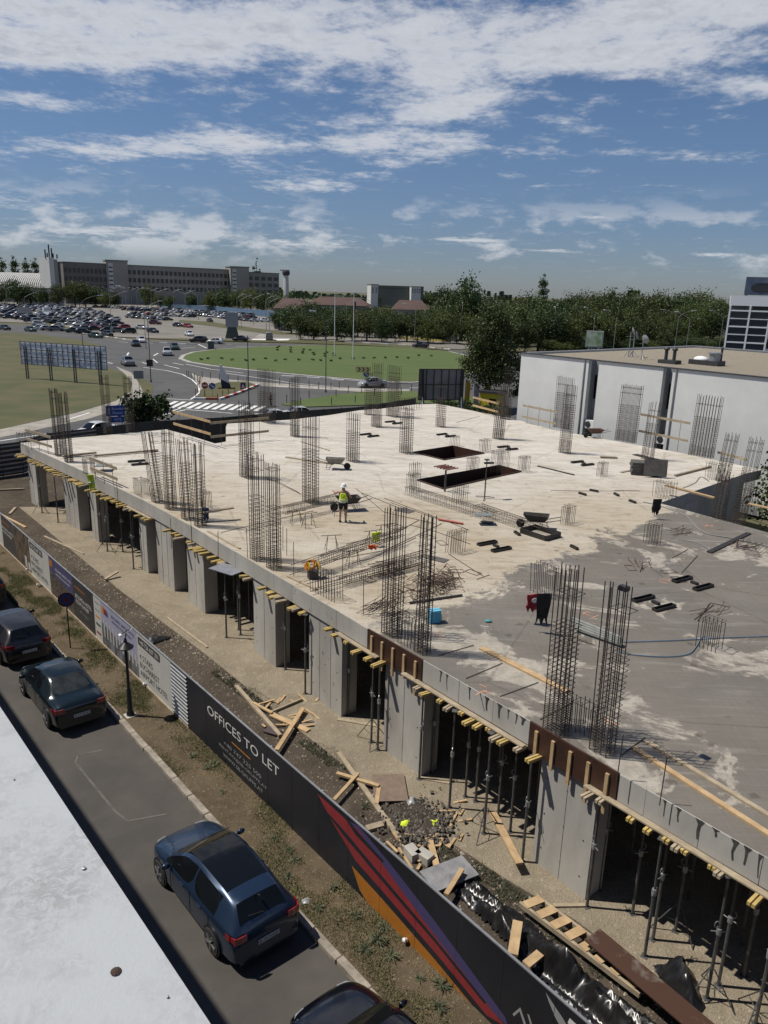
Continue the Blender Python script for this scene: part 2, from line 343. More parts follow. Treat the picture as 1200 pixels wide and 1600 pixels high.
# main asphalt area: road behind the site, roundabout and approaches
sheet('road', pix([(-420, 640), (-420, 517), (0, 507), (60, 509), (120, 521), (180, 530), (300, 534), (440, 537), (560, 541), (720, 549), (900, 556), (1050, 548), (1130, 540), (1330, 530), (1600, 600)]) + [Vector((75, 62, 0)), Vector((20, 74, 0)), Vector((4, 90, 0)), Vector((-15, 72, 0)), Vector((-30, 56, 0)), Vector((-60, 40, 0))], -0.004, asphalt_far)
sheet('car_park', pix([(-420, 517), (-420, 470), (-100, 458), (100, 464), (300, 474), (440, 485), (560, 500), (720, 520), (840, 532), (720, 546), (560, 538), (440, 534.5), (300, 531), (180, 526), (120, 517), (60, 505), (0, 503)]), -0.001, lot_mat)
sheet('grass_field', pix([(-500, 700), (-420, 526), (0, 519.5), (60, 522), (125, 531), (160, 541), (166, 548), (145, 552), (120, 560), (172, 575), (198, 585), (207, 597), (205, 612), (180, 626), (120, 644), (60, 657), (0, 671)]), 0.004, field_mat)
sheet('grass_verge', pix([(208, 583), (230, 594), (240, 604), (238, 616), (228, 622), (222, 612), (216, 597)]), 0.006, field_mat)
sheet('footpath', pix([(180, 572), (205, 582), (216, 597), (224, 612), (222, 622), (190, 638), (140, 654), (60, 671), (0, 684), (-120, 712), (-120, 697), (0, 671), (60, 658), (120, 645), (180, 627), (204, 612), (207, 598), (196, 585)]), 0.010, path_mat)
island_px = [(286, 561), (290, 556), (305, 551), (340, 546.5), (400, 543), (480, 540.5), (560, 541), (640, 544.5), (700, 550), (735, 558), (745, 570), (730, 585), (690, 595), (640, 597.5), (600, 596), (560, 593.5), (500, 588.5), (440, 583), (380, 577), (330, 571), (300, 566)]
isl = pix(island_px)
kerbm = mat('pale_kerb', (0.34, 0.33, 0.31), 0.9, var=0.2, vscale=1.0)
def ring(pts, grow):
    c = sum(pts, Vector()) / len(pts); out = []
    for i, p in enumerate(pts):
        d = (pts[(i + 1) % len(pts)] - pts[i - 1]).normalized(); n_ = Vector((d.y, -d.x, 0))
        if n_.dot(p - c) < 0: n_ = -n_
        out.append(p + n_ * grow)
    return out
mb = MB(); mb.prism(ring(isl, 0.9), -0.05, 0.10); tag(mb.build('roundabout_kerb', kerbm), kind='structure')
mb = MB(); mb.prism(isl, 0.0, 0.16); tag(mb.build('roundabout_lawn', lawn_mat), kind='structure')
# splitter islands and lawn strip beside the site
tri = pix([(312, 612), (322, 604), (345, 598), (385, 597), (402, 603), (398, 607), (370, 615), (345, 624), (313, 624.5)])
mb = MB(); mb.prism(tri, -0.02, 0.12); tag(mb.build('splitter_island_lawn', field_mat), kind='structure')
strip = pix([(440, 633), (470, 626), (520, 618), (570, 613), (640, 612), (700, 616), (740, 622), (740, 634), (640, 630), (560, 634), (470, 637)])
mb = MB(); mb.prism(strip, -0.02, 0.10); tag(mb.build('lawn_strip', lawn_mat), kind='structure')
apron = pix([(298, 582), (310, 588), (345, 592), (420, 598), (520, 605), (580, 607), (640, 608), (640, 612), (560, 612), (500, 608), (420, 604), (345, 598), (322, 604), (312, 612), (308, 606), (306, 596)])
sheet('paved_island', apron, 0.006, path_mat)
sheet('far_verge', pix([(52, 497), (60, 506), (120, 518), (185, 527), (160, 521), (110, 512), (75, 503)]), 0.014, field_mat)
sheet('far_verge', pix([(215, 528), (300, 532), (440, 535), (560, 539), (700, 547), (700, 543), (560, 535), (470, 531), (440, 532), (300, 529)]), 0.014, field_mat)
sheet('far_verge', pix([(280, 500), (330, 503), (430, 517), (470, 522), (470, 524), (420, 522), (330, 510), (280, 504)]), 0.014, field_mat)
# construction site soil and the dusty concrete pad along the new building
sheet('site_soil', [W(s, n) for s, n in ((-60, FENCE_N + 0.6), (-60, 40), (30, 40), (30, FENCE_N + 0.6))], -0.008, site_mat)
padpts = [(30, 793), (190, 925), (330, 1030), (490, 1160), (640, 1275), (790, 1375), (900, 1440)]
pp = pix(padpts) + [W(13, 12.8), W(30, 12.8), W(30, 20), W(-46, 20)]
mb = MB(); mb.prism(pp, -0.1, 0.035); tag(mb.build('concrete_pad', pad_mat), kind='structure')

# painted markings (each a thin sheet on the asphalt)
def stripe(pts, w, z=0.012, name='lane_marking', m=None):
    P = pix(pts); mb = MB(); vs = []
    for i, p in enumerate(P):
        d = (P[min(i + 1, len(P) - 1)] - P[max(i - 1, 0)]).normalized(); n_ = Vector((-d.y, d.x, 0)) * w / 2
        vs += [(*(p + n_).xy, z), (*(p - n_).xy, z)]
    mb.add(vs, [(2 * i, 2 * i + 1, 2 * i + 3, 2 * i + 2) for i in range(len(P) - 1)])
    return tag(mb.build(name, m or paint_white), kind='structure')
for seg in [[(224, 574), (260, 579), (285, 585), (300, 593), (310, 603), (312, 613), (304, 620), (298, 624)], [(258, 623), (298, 625)], [(291, 640), (330, 643), (363, 646)],
            [(250, 648), (270, 642), (291, 635)], [(254, 648.5), (272, 644.5), (291, 640)], [(352, 583), (400, 590), (460, 599), (520, 604)],
            [(198, 556), (201, 551)], [(240, 556), (247, 552)], [(239, 561), (246, 567)], [(222, 566), (230, 569)], [(256, 570), (280, 576)], [(270, 567), (287, 570.5)],
            [(0, 689), (40, 683), (80, 677)], [(105, 656), (140, 645)], [(310, 538), (326, 545.5)], [(283, 544), (305, 543)], [(350, 537.6), (362, 538)], [(370, 541), (390, 541)], [(410, 537.6), (418, 537.8)], [(425, 603), (520, 608), (600, 609.5)], [(166, 569), (176, 568), (168, 566)],
            [(290, 569), (330, 577), (380, 583)], [(640, 606), (700, 606)], [(690, 556), (720, 559)], [(185, 534), (200, 535)], [(216, 535), (240, 536)]]:
    stripe(seg, 0.22 if seg[0][1] > 560 else 0.3)
for k in range(12):
    a = 262 + k * 12.6; stripe([(a - 8 + k * 0.6, 637 + k * 0.45), (a + 14 - k * 0.2, 627 + k * 0.7)], 0.55, name='crossing_bar')
for k in range(14):
    a = 393 + k * 4.2; stripe([(a - 1, 532.4), (a + 4, 529.3)], 0.7, name='crossing_bar')
for k in range(5):
    stripe([(398 + k * 2, 527 - k * 1.2), (410 + k * 3, 528 - k * 0.8)], 0.5, name='crossing_bar')
for k in range(7):
    a = 460 + k * 8; stripe([(a, 526 + k * 0.5), (a + 4, 526.2 + k * 0.5)], 0.4, name='kerb_marking')
# kerb stones along the street, every stone its own piece
kt = tag(MB().box((0, 0, -0.11), (0.2, 0.2, 0.02)).build('kerb', kerb_stone), kind='structure'); kt.location = W(-8, KERB_N + 0.085, 0)
ks = MB().box((0, 0.015, 0), (0.985, 0.19, 0.2)).mesh('kerb_stone', kerb_stone)
bmx = bmesh.new(); bmx.from_mesh(ks); bmesh.ops.bevel(bmx, geom=[e for e in bmx.edges], offset=0.018, segments=1, affect='EDGES'); bmx.to_mesh(ks); bmx.free()
for k in range(46):
    o = put('kerb_stone', ks, kt); p = W(-32 + k, KERB_N + 0.085 + rnd.uniform(-0.012, 0.012), -0.075 + rnd.uniform(-0.01, 0.01)) - kt.location
    o.location = p; o.rotation_euler = (rnd.uniform(-.02, .02), rnd.uniform(-.01, .01), SA + rnd.uniform(-.012, .012))
# red and white kerb blocks of the splitter island
rk = tag(MB().box((0, 0, -0.06), (0.2, 0.2, 0.02)).build('painted_kerb', paint_red), kind='structure'); rk.location = at(350, 622)
kr = [MB().box((0, 0, 0), (1.5, 0.3, 0.3)).mesh('kerb_block', m_) for m_ in (paint_white, paint_red)]
def kerb_row(line, step, root, meshes, z=0.1):
    P = pix(line); k = 0; carry = 0.0
    for a, b in zip(P, P[1:]):
        L_ = (b - a).length; t = carry
        while t < L_:
            p = a + (b - a) * (t / L_); d = b - a
            o = put('kerb_block', meshes[k % 2], root, loc=Vector((p.x, p.y, z)) - root.location); o.rotation_euler = (0, 0, math.atan2(d.y, d.x)); k += 1; t += step
        carry = t - L_
kerb_row([(312, 624.5), (345, 624.5), (372, 615.5), (402, 603)], 1.5, rk, kr)
wk = tag(MB().box((0, 0, -0.06), (0.2, 0.2, 0.02)).build('painted_kerb', paint_white), kind='structure'); wk.location = at(520, 592)
kw = [MB().box((0, 0, 0), (2.2, 0.35, 0.2)).mesh('kerb_block', m_) for m_ in (paint_white, kerbm)]
kerb_row([(450, 588.5), (500, 591.5), (560, 596.5), (640, 600)], 2.2, wk, kw, 0.06)
kerb_row([(60, 512), (120, 520), (185, 529), (216, 534), (300, 538.5)], 2.6, wk, kw, 0.1)
kerb_row([(545, 535), (640, 540), (700, 546)], 2.6, wk, kw, 0.1)

# ------------------------------------------------------------------ the building under construction
slab_mat = None
def make_slab_mat():
    m = bpy.data.materials.new('fresh_slab_concrete'); m.use_nodes = True; nt = m.node_tree; N = nt.nodes.new; L = nt.links.new; b = nt.nodes['Principled BSDF']
    tc = N('ShaderNodeTexCoord'); V = tc.outputs['Object']
    def noise(sc, det=8, rough=0.6, dist=0.0, stretch=None):
        t = N('ShaderNodeTexNoise'); t.inputs['Scale'].default_value = sc; t.inputs['Detail'].default_value = det; t.inputs['Roughness'].default_value = rough; t.inputs['Distortion'].default_value = dist
        v = V
        if stretch:
            mp = N('ShaderNodeMapping'); mp.inputs['Rotation'].default_value = (0, 0, -SA); mp.inputs['Scale'].default_value = stretch; L(V, mp.inputs[0]); v = mp.outputs[0]
        L(v, t.inputs['Vector']); return t.outputs[0]
    def M(op, a, b_=None):
        n = N('ShaderNodeMath'); n.operation = op
        for i, v in enumerate((a, b_)):
            if v is None: continue
            if isinstance(v, (int, float)): n.inputs[i].default_value = v
            else: L(v, n.inputs[i])
        return n.outputs[0]
    def ramp(v, p0, p1, c0, c1):
        r = N('ShaderNodeValToRGB'); e = r.color_ramp.elements; e[0].position = p0; e[1].position = p1; e[0].color = (*c0, 1); e[1].color = (*c1, 1); L(v, r.inputs[0]); return r.outputs[0]
    def mixc(f, a, b_):
        x = N('ShaderNodeMix'); x.data_type = 'RGBA'
        if isinstance(f, (int, float)): x.inputs[0].default_value = f
        else: L(f, x.inputs[0])
        L(a, x.inputs[6]); L(b_, x.inputs[7]); return x.outputs[2]
    dry = ramp(noise(0.22, 9, 0.62), 0.36, 0.66, (0.345, 0.295, 0.22), (0.415, 0.383, 0.325))
    far = ramp(noise(0.5, 9, 0.6, 0, (0.35, 1.4, 1)), 0.35, 0.65, (0.43, 0.40, 0.35), (0.51, 0.49, 0.45))
    sep = N('ShaderNodeSeparateXYZ'); L(V, sep.inputs[0])
    # the older, paler pour lies towards the back
    fb = N('ShaderNodeMapRange'); fb.interpolation_type = 'SMOOTHSTEP'; L(M('ADD', M('MULTIPLY', sep.outputs[1], 1.0), M('MULTIPLY', noise(0.12, 5), 14.0)), fb.inputs[0]); fb.inputs[1].default_value = 40; fb.inputs[2].default_value = 54
    dry = mixc(fb.outputs[0], dry, far)
    grime = ramp(noise(1.6, 9, 0.68, 0.4, (0.5, 1.6, 1)), 0.48, 0.76, (1.05, 1.05, 1.05), (0.62, 0.58, 0.52))
    mu = N('ShaderNodeMix'); mu.data_type = 'RGBA'; mu.blend_type = 'MULTIPLY'; mu.inputs[0].default_value = 1; L(dry, mu.inputs[6]); L(grime, mu.inputs[7]); dry = mu.outputs[2]
    wet = ramp(noise(0.35, 9, 0.6, 0.3), 0.34, 0.68, (0.140, 0.127, 0.109), (0.205, 0.189, 0.165))
    streak = ramp(noise(1.1, 8, 0.6, 0.5, (0.3, 2.2, 1)), 0.56, 0.70, (0.125, 0.112, 0.096), (0.25, 0.232, 0.205))
    wet = mixc(0.45, wet, streak)
    pale = ramp(noise(3.0, 9, 0.7), 0.3, 0.7, (0.23, 0.21, 0.18), (0.40, 0.37, 0.32))
    blot = N('ShaderNodeMapRange'); blot.interpolation_type = 'SMOOTHSTEP'; L(M('ADD', noise(0.42, 7, 0.66, 0.6), M('MULTIPLY', noise(3.5, 5, 0.7), 0.12)), blot.inputs[0]); blot.inputs[1].default_value = 0.592; blot.inputs[2].default_value = 0.65
    wetc = mixc(blot.outputs[0], wet, pale)
    # boundary of the freshly cured pour: measured line across the slab
    pa, pb = at(640, 965, S_TOP), at(1045, 800, S_TOP); d = (pb - pa).normalized(); nn = Vector((d.y, -d.x, 0)); c0 = pa.dot(nn)
    dist = M('SUBTRACT', M('ADD', M('MULTIPLY', sep.outputs[0], nn.x), M('MULTIPLY', sep.outputs[1], nn.y)), c0)
    dist = M('ADD', dist, M('MULTIPLY', M('SUBTRACT', noise(0.55, 9, 0.7, 0.8), 0.5), 7.0))
    wm = N('ShaderNodeMapRange'); wm.interpolation_type = 'SMOOTHSTEP'; L(dist, wm.inputs[0]); wm.inputs[1].default_value = -0.25; wm.inputs[2].default_value = 0.35
    fin = mixc(wm.outputs[0], dry, wetc)
    # trowel scratches, drips and scuffs
    scr = ramp(noise(5.0, 9, 0.75, 0.2, (0.12, 3.0, 1)), 0.38, 0.62, (0.92, 0.91, 0.90), (1.05, 1.05, 1.05))
    scr2 = ramp(noise(5.0, 9, 0.75, 0.2, (3.0, 0.12, 1)), 0.36, 0.60, (0.94, 0.93, 0.92), (1.04, 1.04, 1.04))
    vo = N('ShaderNodeTexVoronoi'); vo.inputs['Scale'].default_value = 0.9; vo.inputs['Randomness'].default_value = 1.0; L(V, vo.inputs['Vector'])
    drop = ramp(M('ADD', vo.outputs['Distance'], M('MULTIPLY', noise(6, 6, 0.7), 0.25)), 0.20, 0.25, (0.70, 0.67, 0.62), (1, 1, 1))
    cr = N('ShaderNodeTexVoronoi'); cr.feature = 'DISTANCE_TO_EDGE'; cr.inputs['Scale'].default_value = 0.16; L(V, cr.inputs['Vector'])
    crack = ramp(M('ADD', cr.outputs['Distance'], M('MULTIPLY', noise(3, 6, 0.7), 0.02)), 0.012, 0.018, (0.80, 0.78, 0.75), (1, 1, 1))
    for k_ in (scr, scr2, drop, crack):
        mm = N('ShaderNodeMix'); mm.data_type = 'RGBA'; mm.blend_type = 'MULTIPLY'; mm.inputs[0].default_value = 1; L(fin, mm.inputs[6]); L(k_, mm.inputs[7]); fin = mm.outputs[2]
    L(fin, b.inputs['Base Color'])
    damp = M('MULTIPLY', wm.outputs[0], M('SUBTRACT', 1.0, blot.outputs[0]))
    puddle = N('ShaderNodeMapRange'); puddle.interpolation_type = 'SMOOTHSTEP'; L(noise(0.25, 4, 0.5), puddle.inputs[0]); puddle.inputs[1].default_value = 0.45; puddle.inputs[2].default_value = 0.62
    b.inputs['Specular IOR Level'].default_value = 0.28
    rg = M('SUBTRACT', 0.88, M('MULTIPLY', damp, M('ADD', 0.22, M('MULTIPLY', puddle.outputs[0], 0.3)))); L(rg, b.inputs['Roughness'])
    bp = N('ShaderNodeBump'); bp.inputs['Strength'].default_value = 0.18; bp.inputs['Distance'].default_value = 0.02; L(noise(14, 8, 0.7), bp.inputs['Height']); L(bp.outputs[0], b.inputs['Normal'])
    return m
slab_mat = make_slab_mat()
near_px = [(32, 692), (128, 735), (234, 786), (300, 822), (575, 982), (830, 1127), (969, 1209), (1200, 1340)]
near = [at(x, y, S_TOP) for x, y in near_px]
near.append(near[-1] + (near[-1] - near[-2]).normalized() * 9)
back = [at(x, y, S_TOP) for x, y in ((1200, 832), (1030, 786), (1165, 740), (1190, 734), (1060, 707), (862, 671), (805, 655), (700, 634), (682, 631), (650, 632), (600, 638), (562, 641), (512, 649), (450, 656), (355, 662), (353, 667), (353, 690), (336, 693), (295, 680), (260, 671), (170, 679.5), (117, 684))]
far_right = [near[-1] + SN * 18 + SU * 2, back[0] + (back[0] - back[1]).normalized() * 12]
outer = near + far_right + back
holes = [[at(x, y, S_TOP) for x, y in q] for q in ([(645, 707.5), (707.5, 697.5), (757.5, 709), (694, 719.5)], [(651, 751), (780, 728), (815, 737.5), (692.5, 765)])]
bld = thing('building_under_construction', 'unfinished concrete building with pale and damp grey slab, piers and dark shuttering', 'building', W(-20, 18, 0), 0, world=True)
def slab_mesh():
    loops = [outer] + holes; tris = geometry.tessellate_polygon([[Vector((p.x, p.y, 0)) for p in l] for l in loops])
    flat = [p for l in loops for p in l]; n = len(flat)
    vs = [(p.x, p.y, S_TOP) for p in flat] + [(p.x, p.y, S_TOP - 0.60) for p in flat]
    fs = []; ms = []
    for t in tris:
        a, b_, c = t
        cr = (flat[b_] - flat[a]).cross(flat[c] - flat[a]).z
        if cr < 0: a, c = c, a
        fs.append((a, b_, c)); ms.append(0); fs.append((c + n, b_ + n, a + n)); ms.append(1)
    i0 = 0
    for li, l in enumerate(loops):
        for k in range(len(l)):
            i, j = i0 + k, i0 + (k + 1) % len(l); fs.append((i, i + n, j + n, j) if li == 0 else (i, j, j + n, i + n)); ms.append(1 if li == 0 else 2)
        i0 += len(l)
    me = bpy.data.meshes.new('slab'); me.from_pydata(vs, [], fs); me.polygons.foreach_set('material_index', ms)
    for m_ in (slab_mat, concrete_edge, ply_black): me.materials.append(m_)
    bm = bmesh.new(); bm.from_mesh(me); bmesh.ops.recalc_face_normals(bm, faces=bm.faces); bm.to_mesh(me); bm.free()
    return me
put('slab', slab_mesh(), bld)
# shutter boards lining the openings, standing a little proud of the slab
for h in holes:
    for a, b_ in zip(h, h[1:] + h[:1]):
        c = sum(h, Vector()) / 4; d = (b_ - a).normalized(); inw = Vector((-d.y, d.x, 0)); inw = inw if inw.dot(c - a) > 0 else -inw
        MB().plank(a + inw * 0.03 + Vector((0, 0, -0.42)), b_ + inw * 0.03 + Vector((0, 0, -0.42)), 0.03, 1.0, up=(0, 0, 1)).build('shutter_board', ply_dark, bld)
# edge panels cast along the near side, each between two joints; two bays still in brown shuttering
def along(poly, t):
    for a, b_ in zip(poly, poly[1:]):
        L_ = (b_ - a).length
        if t <= L_: return a + (b_ - a) * (t / L_), (b_ - a).normalized()
        t -= L_
    return poly[-1], (poly[-1] - poly[-2]).normalized()
def edge_t(px):                    # distance along the near edge of the sighted column px
    best = None; tt = 0.0
    P0 = near_px + [(1500, 1510)]
    for (x0, y0), (x1, y1), a, b_ in zip(P0, P0[1:], near, near[1:]):
        if x0 <= px <= x1:
            y = y0 + (y1 - y0) * (px - x0) / (x1 - x0); q = onplane(px, y, a, Vector((-(b_ - a).y, (b_ - a).x, 0)).normalized())
            return tt + (q - a).length
        tt += (b_ - a).length
    return tt
TOT = sum((b_ - a).length for a, b_ in zip(near, near[1:]))
brown = [(edge_t(576), edge_t(662)), (edge_t(830), edge_t(969))]
cuts = [0.0]
while cuts[-1] < TOT - 0.5: cuts.append(min(TOT, cuts[-1] + rnd.choice((1.25, 1.5, 2.0, 1.25))))
cuts = sorted(set([c for c in cuts if not any(b0 - 0.4 < c < b1 + 0.4 for b0, b1 in brown)] + [b for q in brown for b in q]))
vs_corner = []; acc = 0.0
for a, b_ in zip(near[:-2], near[1:-1]): acc += (b_ - a).length; vs_corner.append(acc)
cuts = sorted(set(cuts + [c for c in vs_corner if not any(abs(c - k) < 0.35 for k in cuts) and not any(b0 < c < b1 for b0, b1 in brown)]))
for c0, c1 in zip(cuts, cuts[1:]):
    a, d = along(near, c0 + 0.002); b_, _ = along(near, c1 - 0.002); d = (b_ - a).normalized(); out = Vector((d.y, -d.x, 0))
    isb = any(abs(c0 - q0) < 1e-6 for q0, q1 in brown)
    th = 0.05 if isb else 0.018 + rnd.uniform(0, 0.008)
    top, bot = (S_TOP + 0.02, S_TOP - 0.74) if isb else (S_TOP + rnd.uniform(-0.012, 0.004), S_TOP - 0.66)
    p = MB(); p.plank(a + d * 0.004 + out * th / 2 + Vector((0, 0, (top + bot) / 2 - S_TOP)), b_ - d * 0.004 + out * th / 2 + Vector((0, 0, (top + bot) / 2 - S_TOP)), th, top - bot, up=(0, 0, 1))
    p.build('shutter_panel' if isb else 'edge_panel', ply_dark if isb else concrete_edge, bld)
    if isb:
        for k in range(5):
            q = a + (b_ - a) * ((k + 0.5) / 5); MB().plank(q + out * 0.075 + Vector((0, 0, -0.12)), q + out * 0.075 + Vector((0, 0, -0.85 - 0.35 * rnd.random())), 0.09, 0.05, up=out).build('batten', timber, bld)
# piers under the near edge
piers = [((41, 787), (49.5, 794.5)), ((92, 820), (114.5, 832)), ((136, 844), (146, 850)), ((213, 892), (225, 898.5)), ((245, 908), (270, 926)), ((291, 942), (317, 961)), ((392, 1020), (427, 1045)), ((481, 1084), (526, 1124)), ((594, 1173), (655, 1216)), ((824, 1349), (912, 1409))]
pier_t = []
def edge_proj(p):
    best = (1e9, 0); tt = 0
    for a, b_ in zip(near, near[1:]):
        d = b_ - a; k = max(0, min(1, (Vector((p.x, p.y, 0)) - Vector((a.x, a.y, 0))).dot(Vector((d.x, d.y, 0))) / d.length_squared)); q = a + d * k
        e = ((q.x - p.x) ** 2 + (q.y - p.y) ** 2) ** 0.5
        if e < best[0]: best = (e, tt + d.length * k)
        tt += d.length
    return best[1]
for (bl, br) in piers:
    t0, t1 = edge_proj(at(*bl, 0.0)), edge_proj(at(*br, 0.0)); pier_t.append((t0, t1))
    a, d = along(near, t0); b_, _ = along(near, t1); d = (b_ - a).normalized(); inn = Vector((-d.y, d.x, 0))
    a2, b2 = a + inn * 0.03, b_ + inn * 0.03
    MB().prism([a2, b2, b2 + inn * 0.62, a2 + inn * 0.62], 0.0, S_TOP - 0.602).build('pier', concrete, bld)
    for zz in (0.55, 1.55, 2.55):
        for fr_ in (.14, .5, .86): q = a2 + (b2 - a2) * fr_ - inn * .002; MB().lathe([(.022, 0), (.022, .004)], 7, 0, Matrix.Translation(Vector((q.x, q.y, zz))) @ (-inn).to_track_quat('Z', 'Y').to_matrix().to_4x4()).build('tie_hole', ply_black, bld)
    # shutter joint ridges cast on the pier face
    w_ = (b_ - a).length
    for k in range(1, max(2, int(w_ / 0.6))):
        q = a2 + (b2 - a2) * (k / max(2, int(w_ / 0.6))) - inn * 0.004
        MB().plank(q + Vector((0, 0, -S_TOP + 0.05)), q + Vector((0, 0, -0.72)), 0.012, 0.014, up=inn).build('joint_ridge', concrete, bld)
# inner column rows, plus walls added to block light and darken the ground floor
for r_, nn_ in enumerate((20.5, 27.0, 33.5)):
    for s_ in range(-44, 3, 6):
        p = W(s_, nn_)
        if s_ > -6 and nn_ > 26: continue
        if s_ < -40 and nn_ > 24 or s_ < -34 and nn_ > 32: continue
        MB().prism([p, p + SU * 0.6, p + SU * 0.6 + SN * 0.6, p + SN * 0.6], -0.02, S_TOP - 0.602).build('inner_column', concrete, bld)
def wall(a, b_, t=0.25, z1=S_TOP - 0.602, name='rear_wall', z0=-0.02):  # default name is for rear walls added to shut daylight out
    d = (b_ - a).normalized(); nn_ = Vector((-d.y, d.x, 0)) * t; MB().prism([a, b_, b_ + nn_, a + nn_], z0, z1).build(name, concrete, bld)
bk = [Vector((p.x, p.y, 0)) for p in back]
def inset(p): return p + (W(-22, 24) - p).normalized() * 0.9
for a, b_ in ((bk[5], bk[7]), (bk[7], bk[10]), (bk[10], bk[14]), (bk[17], bk[19]), (bk[19], bk[21])): wall(inset(a), inset(b_))
wall(W(-30, 19.5), W(-6, 19.5), name='light_block_wall'); wall(W(-6, 24), W(6, 24), name='light_block_wall'); wall(W(-44, 21), W(-36, 21), name='light_block_wall')  # extra walls added under the slab to stop light passing through
# dark wall and deep opening at the right-hand corner
pR = [at(1030, 786, S_TOP), at(1165, 740, S_TOP)]
wall(Vector((pR[0].x, pR[0].y, 0)) + SN * 0.3, Vector((pR[1].x, pR[1].y, 0)), 0.3, name='recess_wall')
# ------------------------------------------------------------------ formwork beams jutting out under the slab edge
def beam_mesh(L_):
    m = MB(); m.box((0, -0.045, 0), (L_, 0.06, 0.08)); m.box((0, 0.045, 0), (L_, 0.06, 0.08)); m.box((0, 0, -0.035), (L_ - 0.03, 0.03, 0.03)); return m
beam_me = [beam_mesh(1.2).mesh('formwork_beam', timber_yellow), beam_mesh(1.2).mesh('formwork_beam', timber_old)]
spans = list(zip([-0.2] + [p[1] - 0.15 for p in pier_t], [p[0] + 0.05 for p in pier_t] + [TOT]))
spans += [(pier_t[1][0] + 0.1, pier_t[1][1]), (pier_t[5][0] + 0.5, pier_t[5][1]), (pier_t[6][0] + 0.9, pier_t[6][1]), (pier_t[7][0] + 1.3, pier_t[7][1])]
for (t0, t1) in spans:
    if t1 - t0 < 0.3: continue
    near_bay = t0 > 30; step = 0.50 if near_bay else 0.42
    k = t0 + 0.15
    while k < t1:
        p, d = along(near, max(0, k)); out = Vector((d.y, -d.x, 0)); jut = rnd.uniform(0.24, 0.56)
        o = put('formwork_beam', beam_me[0 if rnd.random() < 0.75 else 1], None, loc=Vector((p.x, p.y, S_TOP - 0.735 + rnd.uniform(-0.01, 0.01))) + out * (jut - 0.6))
        o.rotation_euler = (0, rnd.uniform(-.03, .03), math.atan2(out.y, out.x) + rnd.gauss(0, .09))
        tag(o, 'yellow timber formwork beam end jutting out under the slab edge', 'formwork beam', 'formwork beams under the slab edge')
        k += step * rnd.choice((.5, .8, .9, 1.0, 1.1, 1.5))
# ledger planks lying on the beam ends of the nearer bays
for x0, x1, lab in ((636, 828, 'long timber ledger plank on the formwork beams between the two brown shutters'), (925, 1260, 'long timber ledger plank on the formwork beams nearest the frame edge'), (532, 596, 'short pale ledger plank on the formwork beams left of a brown shutter'), (200, 238, 'short ledger plank on formwork beams near the third pier')):
    t0, t1 = edge_t(x0), edge_t(x1); m = MB(); n_ = max(1, int((t1 - t0) / 4)); base = along(near, t0)[0]
    for i in range(n_):
        a, d = along(near, t0 + (t1 - t0) * i / n_); b_, _ = along(near, t0 + (t1 - t0) * (i + 1) / n_); out = Vector((d.y, -d.x, 0))
        m.plank(a + out * 0.13 + Vector((0, 0, -0.675)), b_ + out * 0.13 + Vector((0, 0, -0.675 + 0.004 * (i % 2))), 0.16, 0.035)
    tag(m.build('ledger_plank', timber_old), lab, 'plank')
o = MB().plank(at(337, 884, 3.12), at(374, 895, 3.12), 0.8, 0.03).build('plywood_offcut', mat('grey_ply', (0.19, 0.20, 0.23), 0.5, var=0.2)); tag(o, 'grey plywood offcut lying on formwork beams beside a bare bay', 'plywood')

# ------------------------------------------------------------------ adjustable steel props
def prop_proto(tripod):
    t = thing('steel_prop', 'steel prop', 'prop', (0, 0, 0), 0, 'steel props holding up the slab')
    MB().bar((0, 0, 0.01), (0, 0, 1.75), 0.036, 8).build('outer_tube', steel_prop, t, 1)
    MB().bar((0, 0, 1.7), (0, 0, 3.02), 0.028, 8).build('inner_tube', steel_prop, t, 1)
    m = MB(); m.lathe([(0.05, 1.62), (0.055, 1.64), (0.055, 1.76), (0.05, 1.78)], 10); m.bar((-0.16, 0, 1.7), (0.16, 0, 1.7), 0.01, 5); m.build('collar', galv, t)
    MB().path([(0.055 + 0.05 * math.cos(a), 0, 1.86 + 0.08 * math.sin(a)) for a in [i * math.pi / 4 for i in range(9)]], 0.009, 5).build('pin', galv, t)
    MB().box((0, 0, 0.008), (0.14, 0.14, 0.012)).build('base_plate', steel_prop, t)
    MB().box((0, 0, 3.03), (0.16, 0.16, 0.02)).build('head_plate', steel_prop, t)
    if tripod:
        for k in range(3):
            a = 0.4 + k * 2.094; c, s_ = math.cos(a), math.sin(a)
            m = MB(); m.bar((0.05 * c, 0.05 * s_, 0.78), (0.55 * c, 0.55 * s_, 0.02), 0.014, 6); m.bar((0.05 * c, 0.05 * s_, 0.3), (0.3 * c, 0.3 * s_, 0.40), 0.010, 5); m.build('tripod_leg', steel_prop, t)
    return t
PP = {k: prop_proto(k) for k in (True, False)}
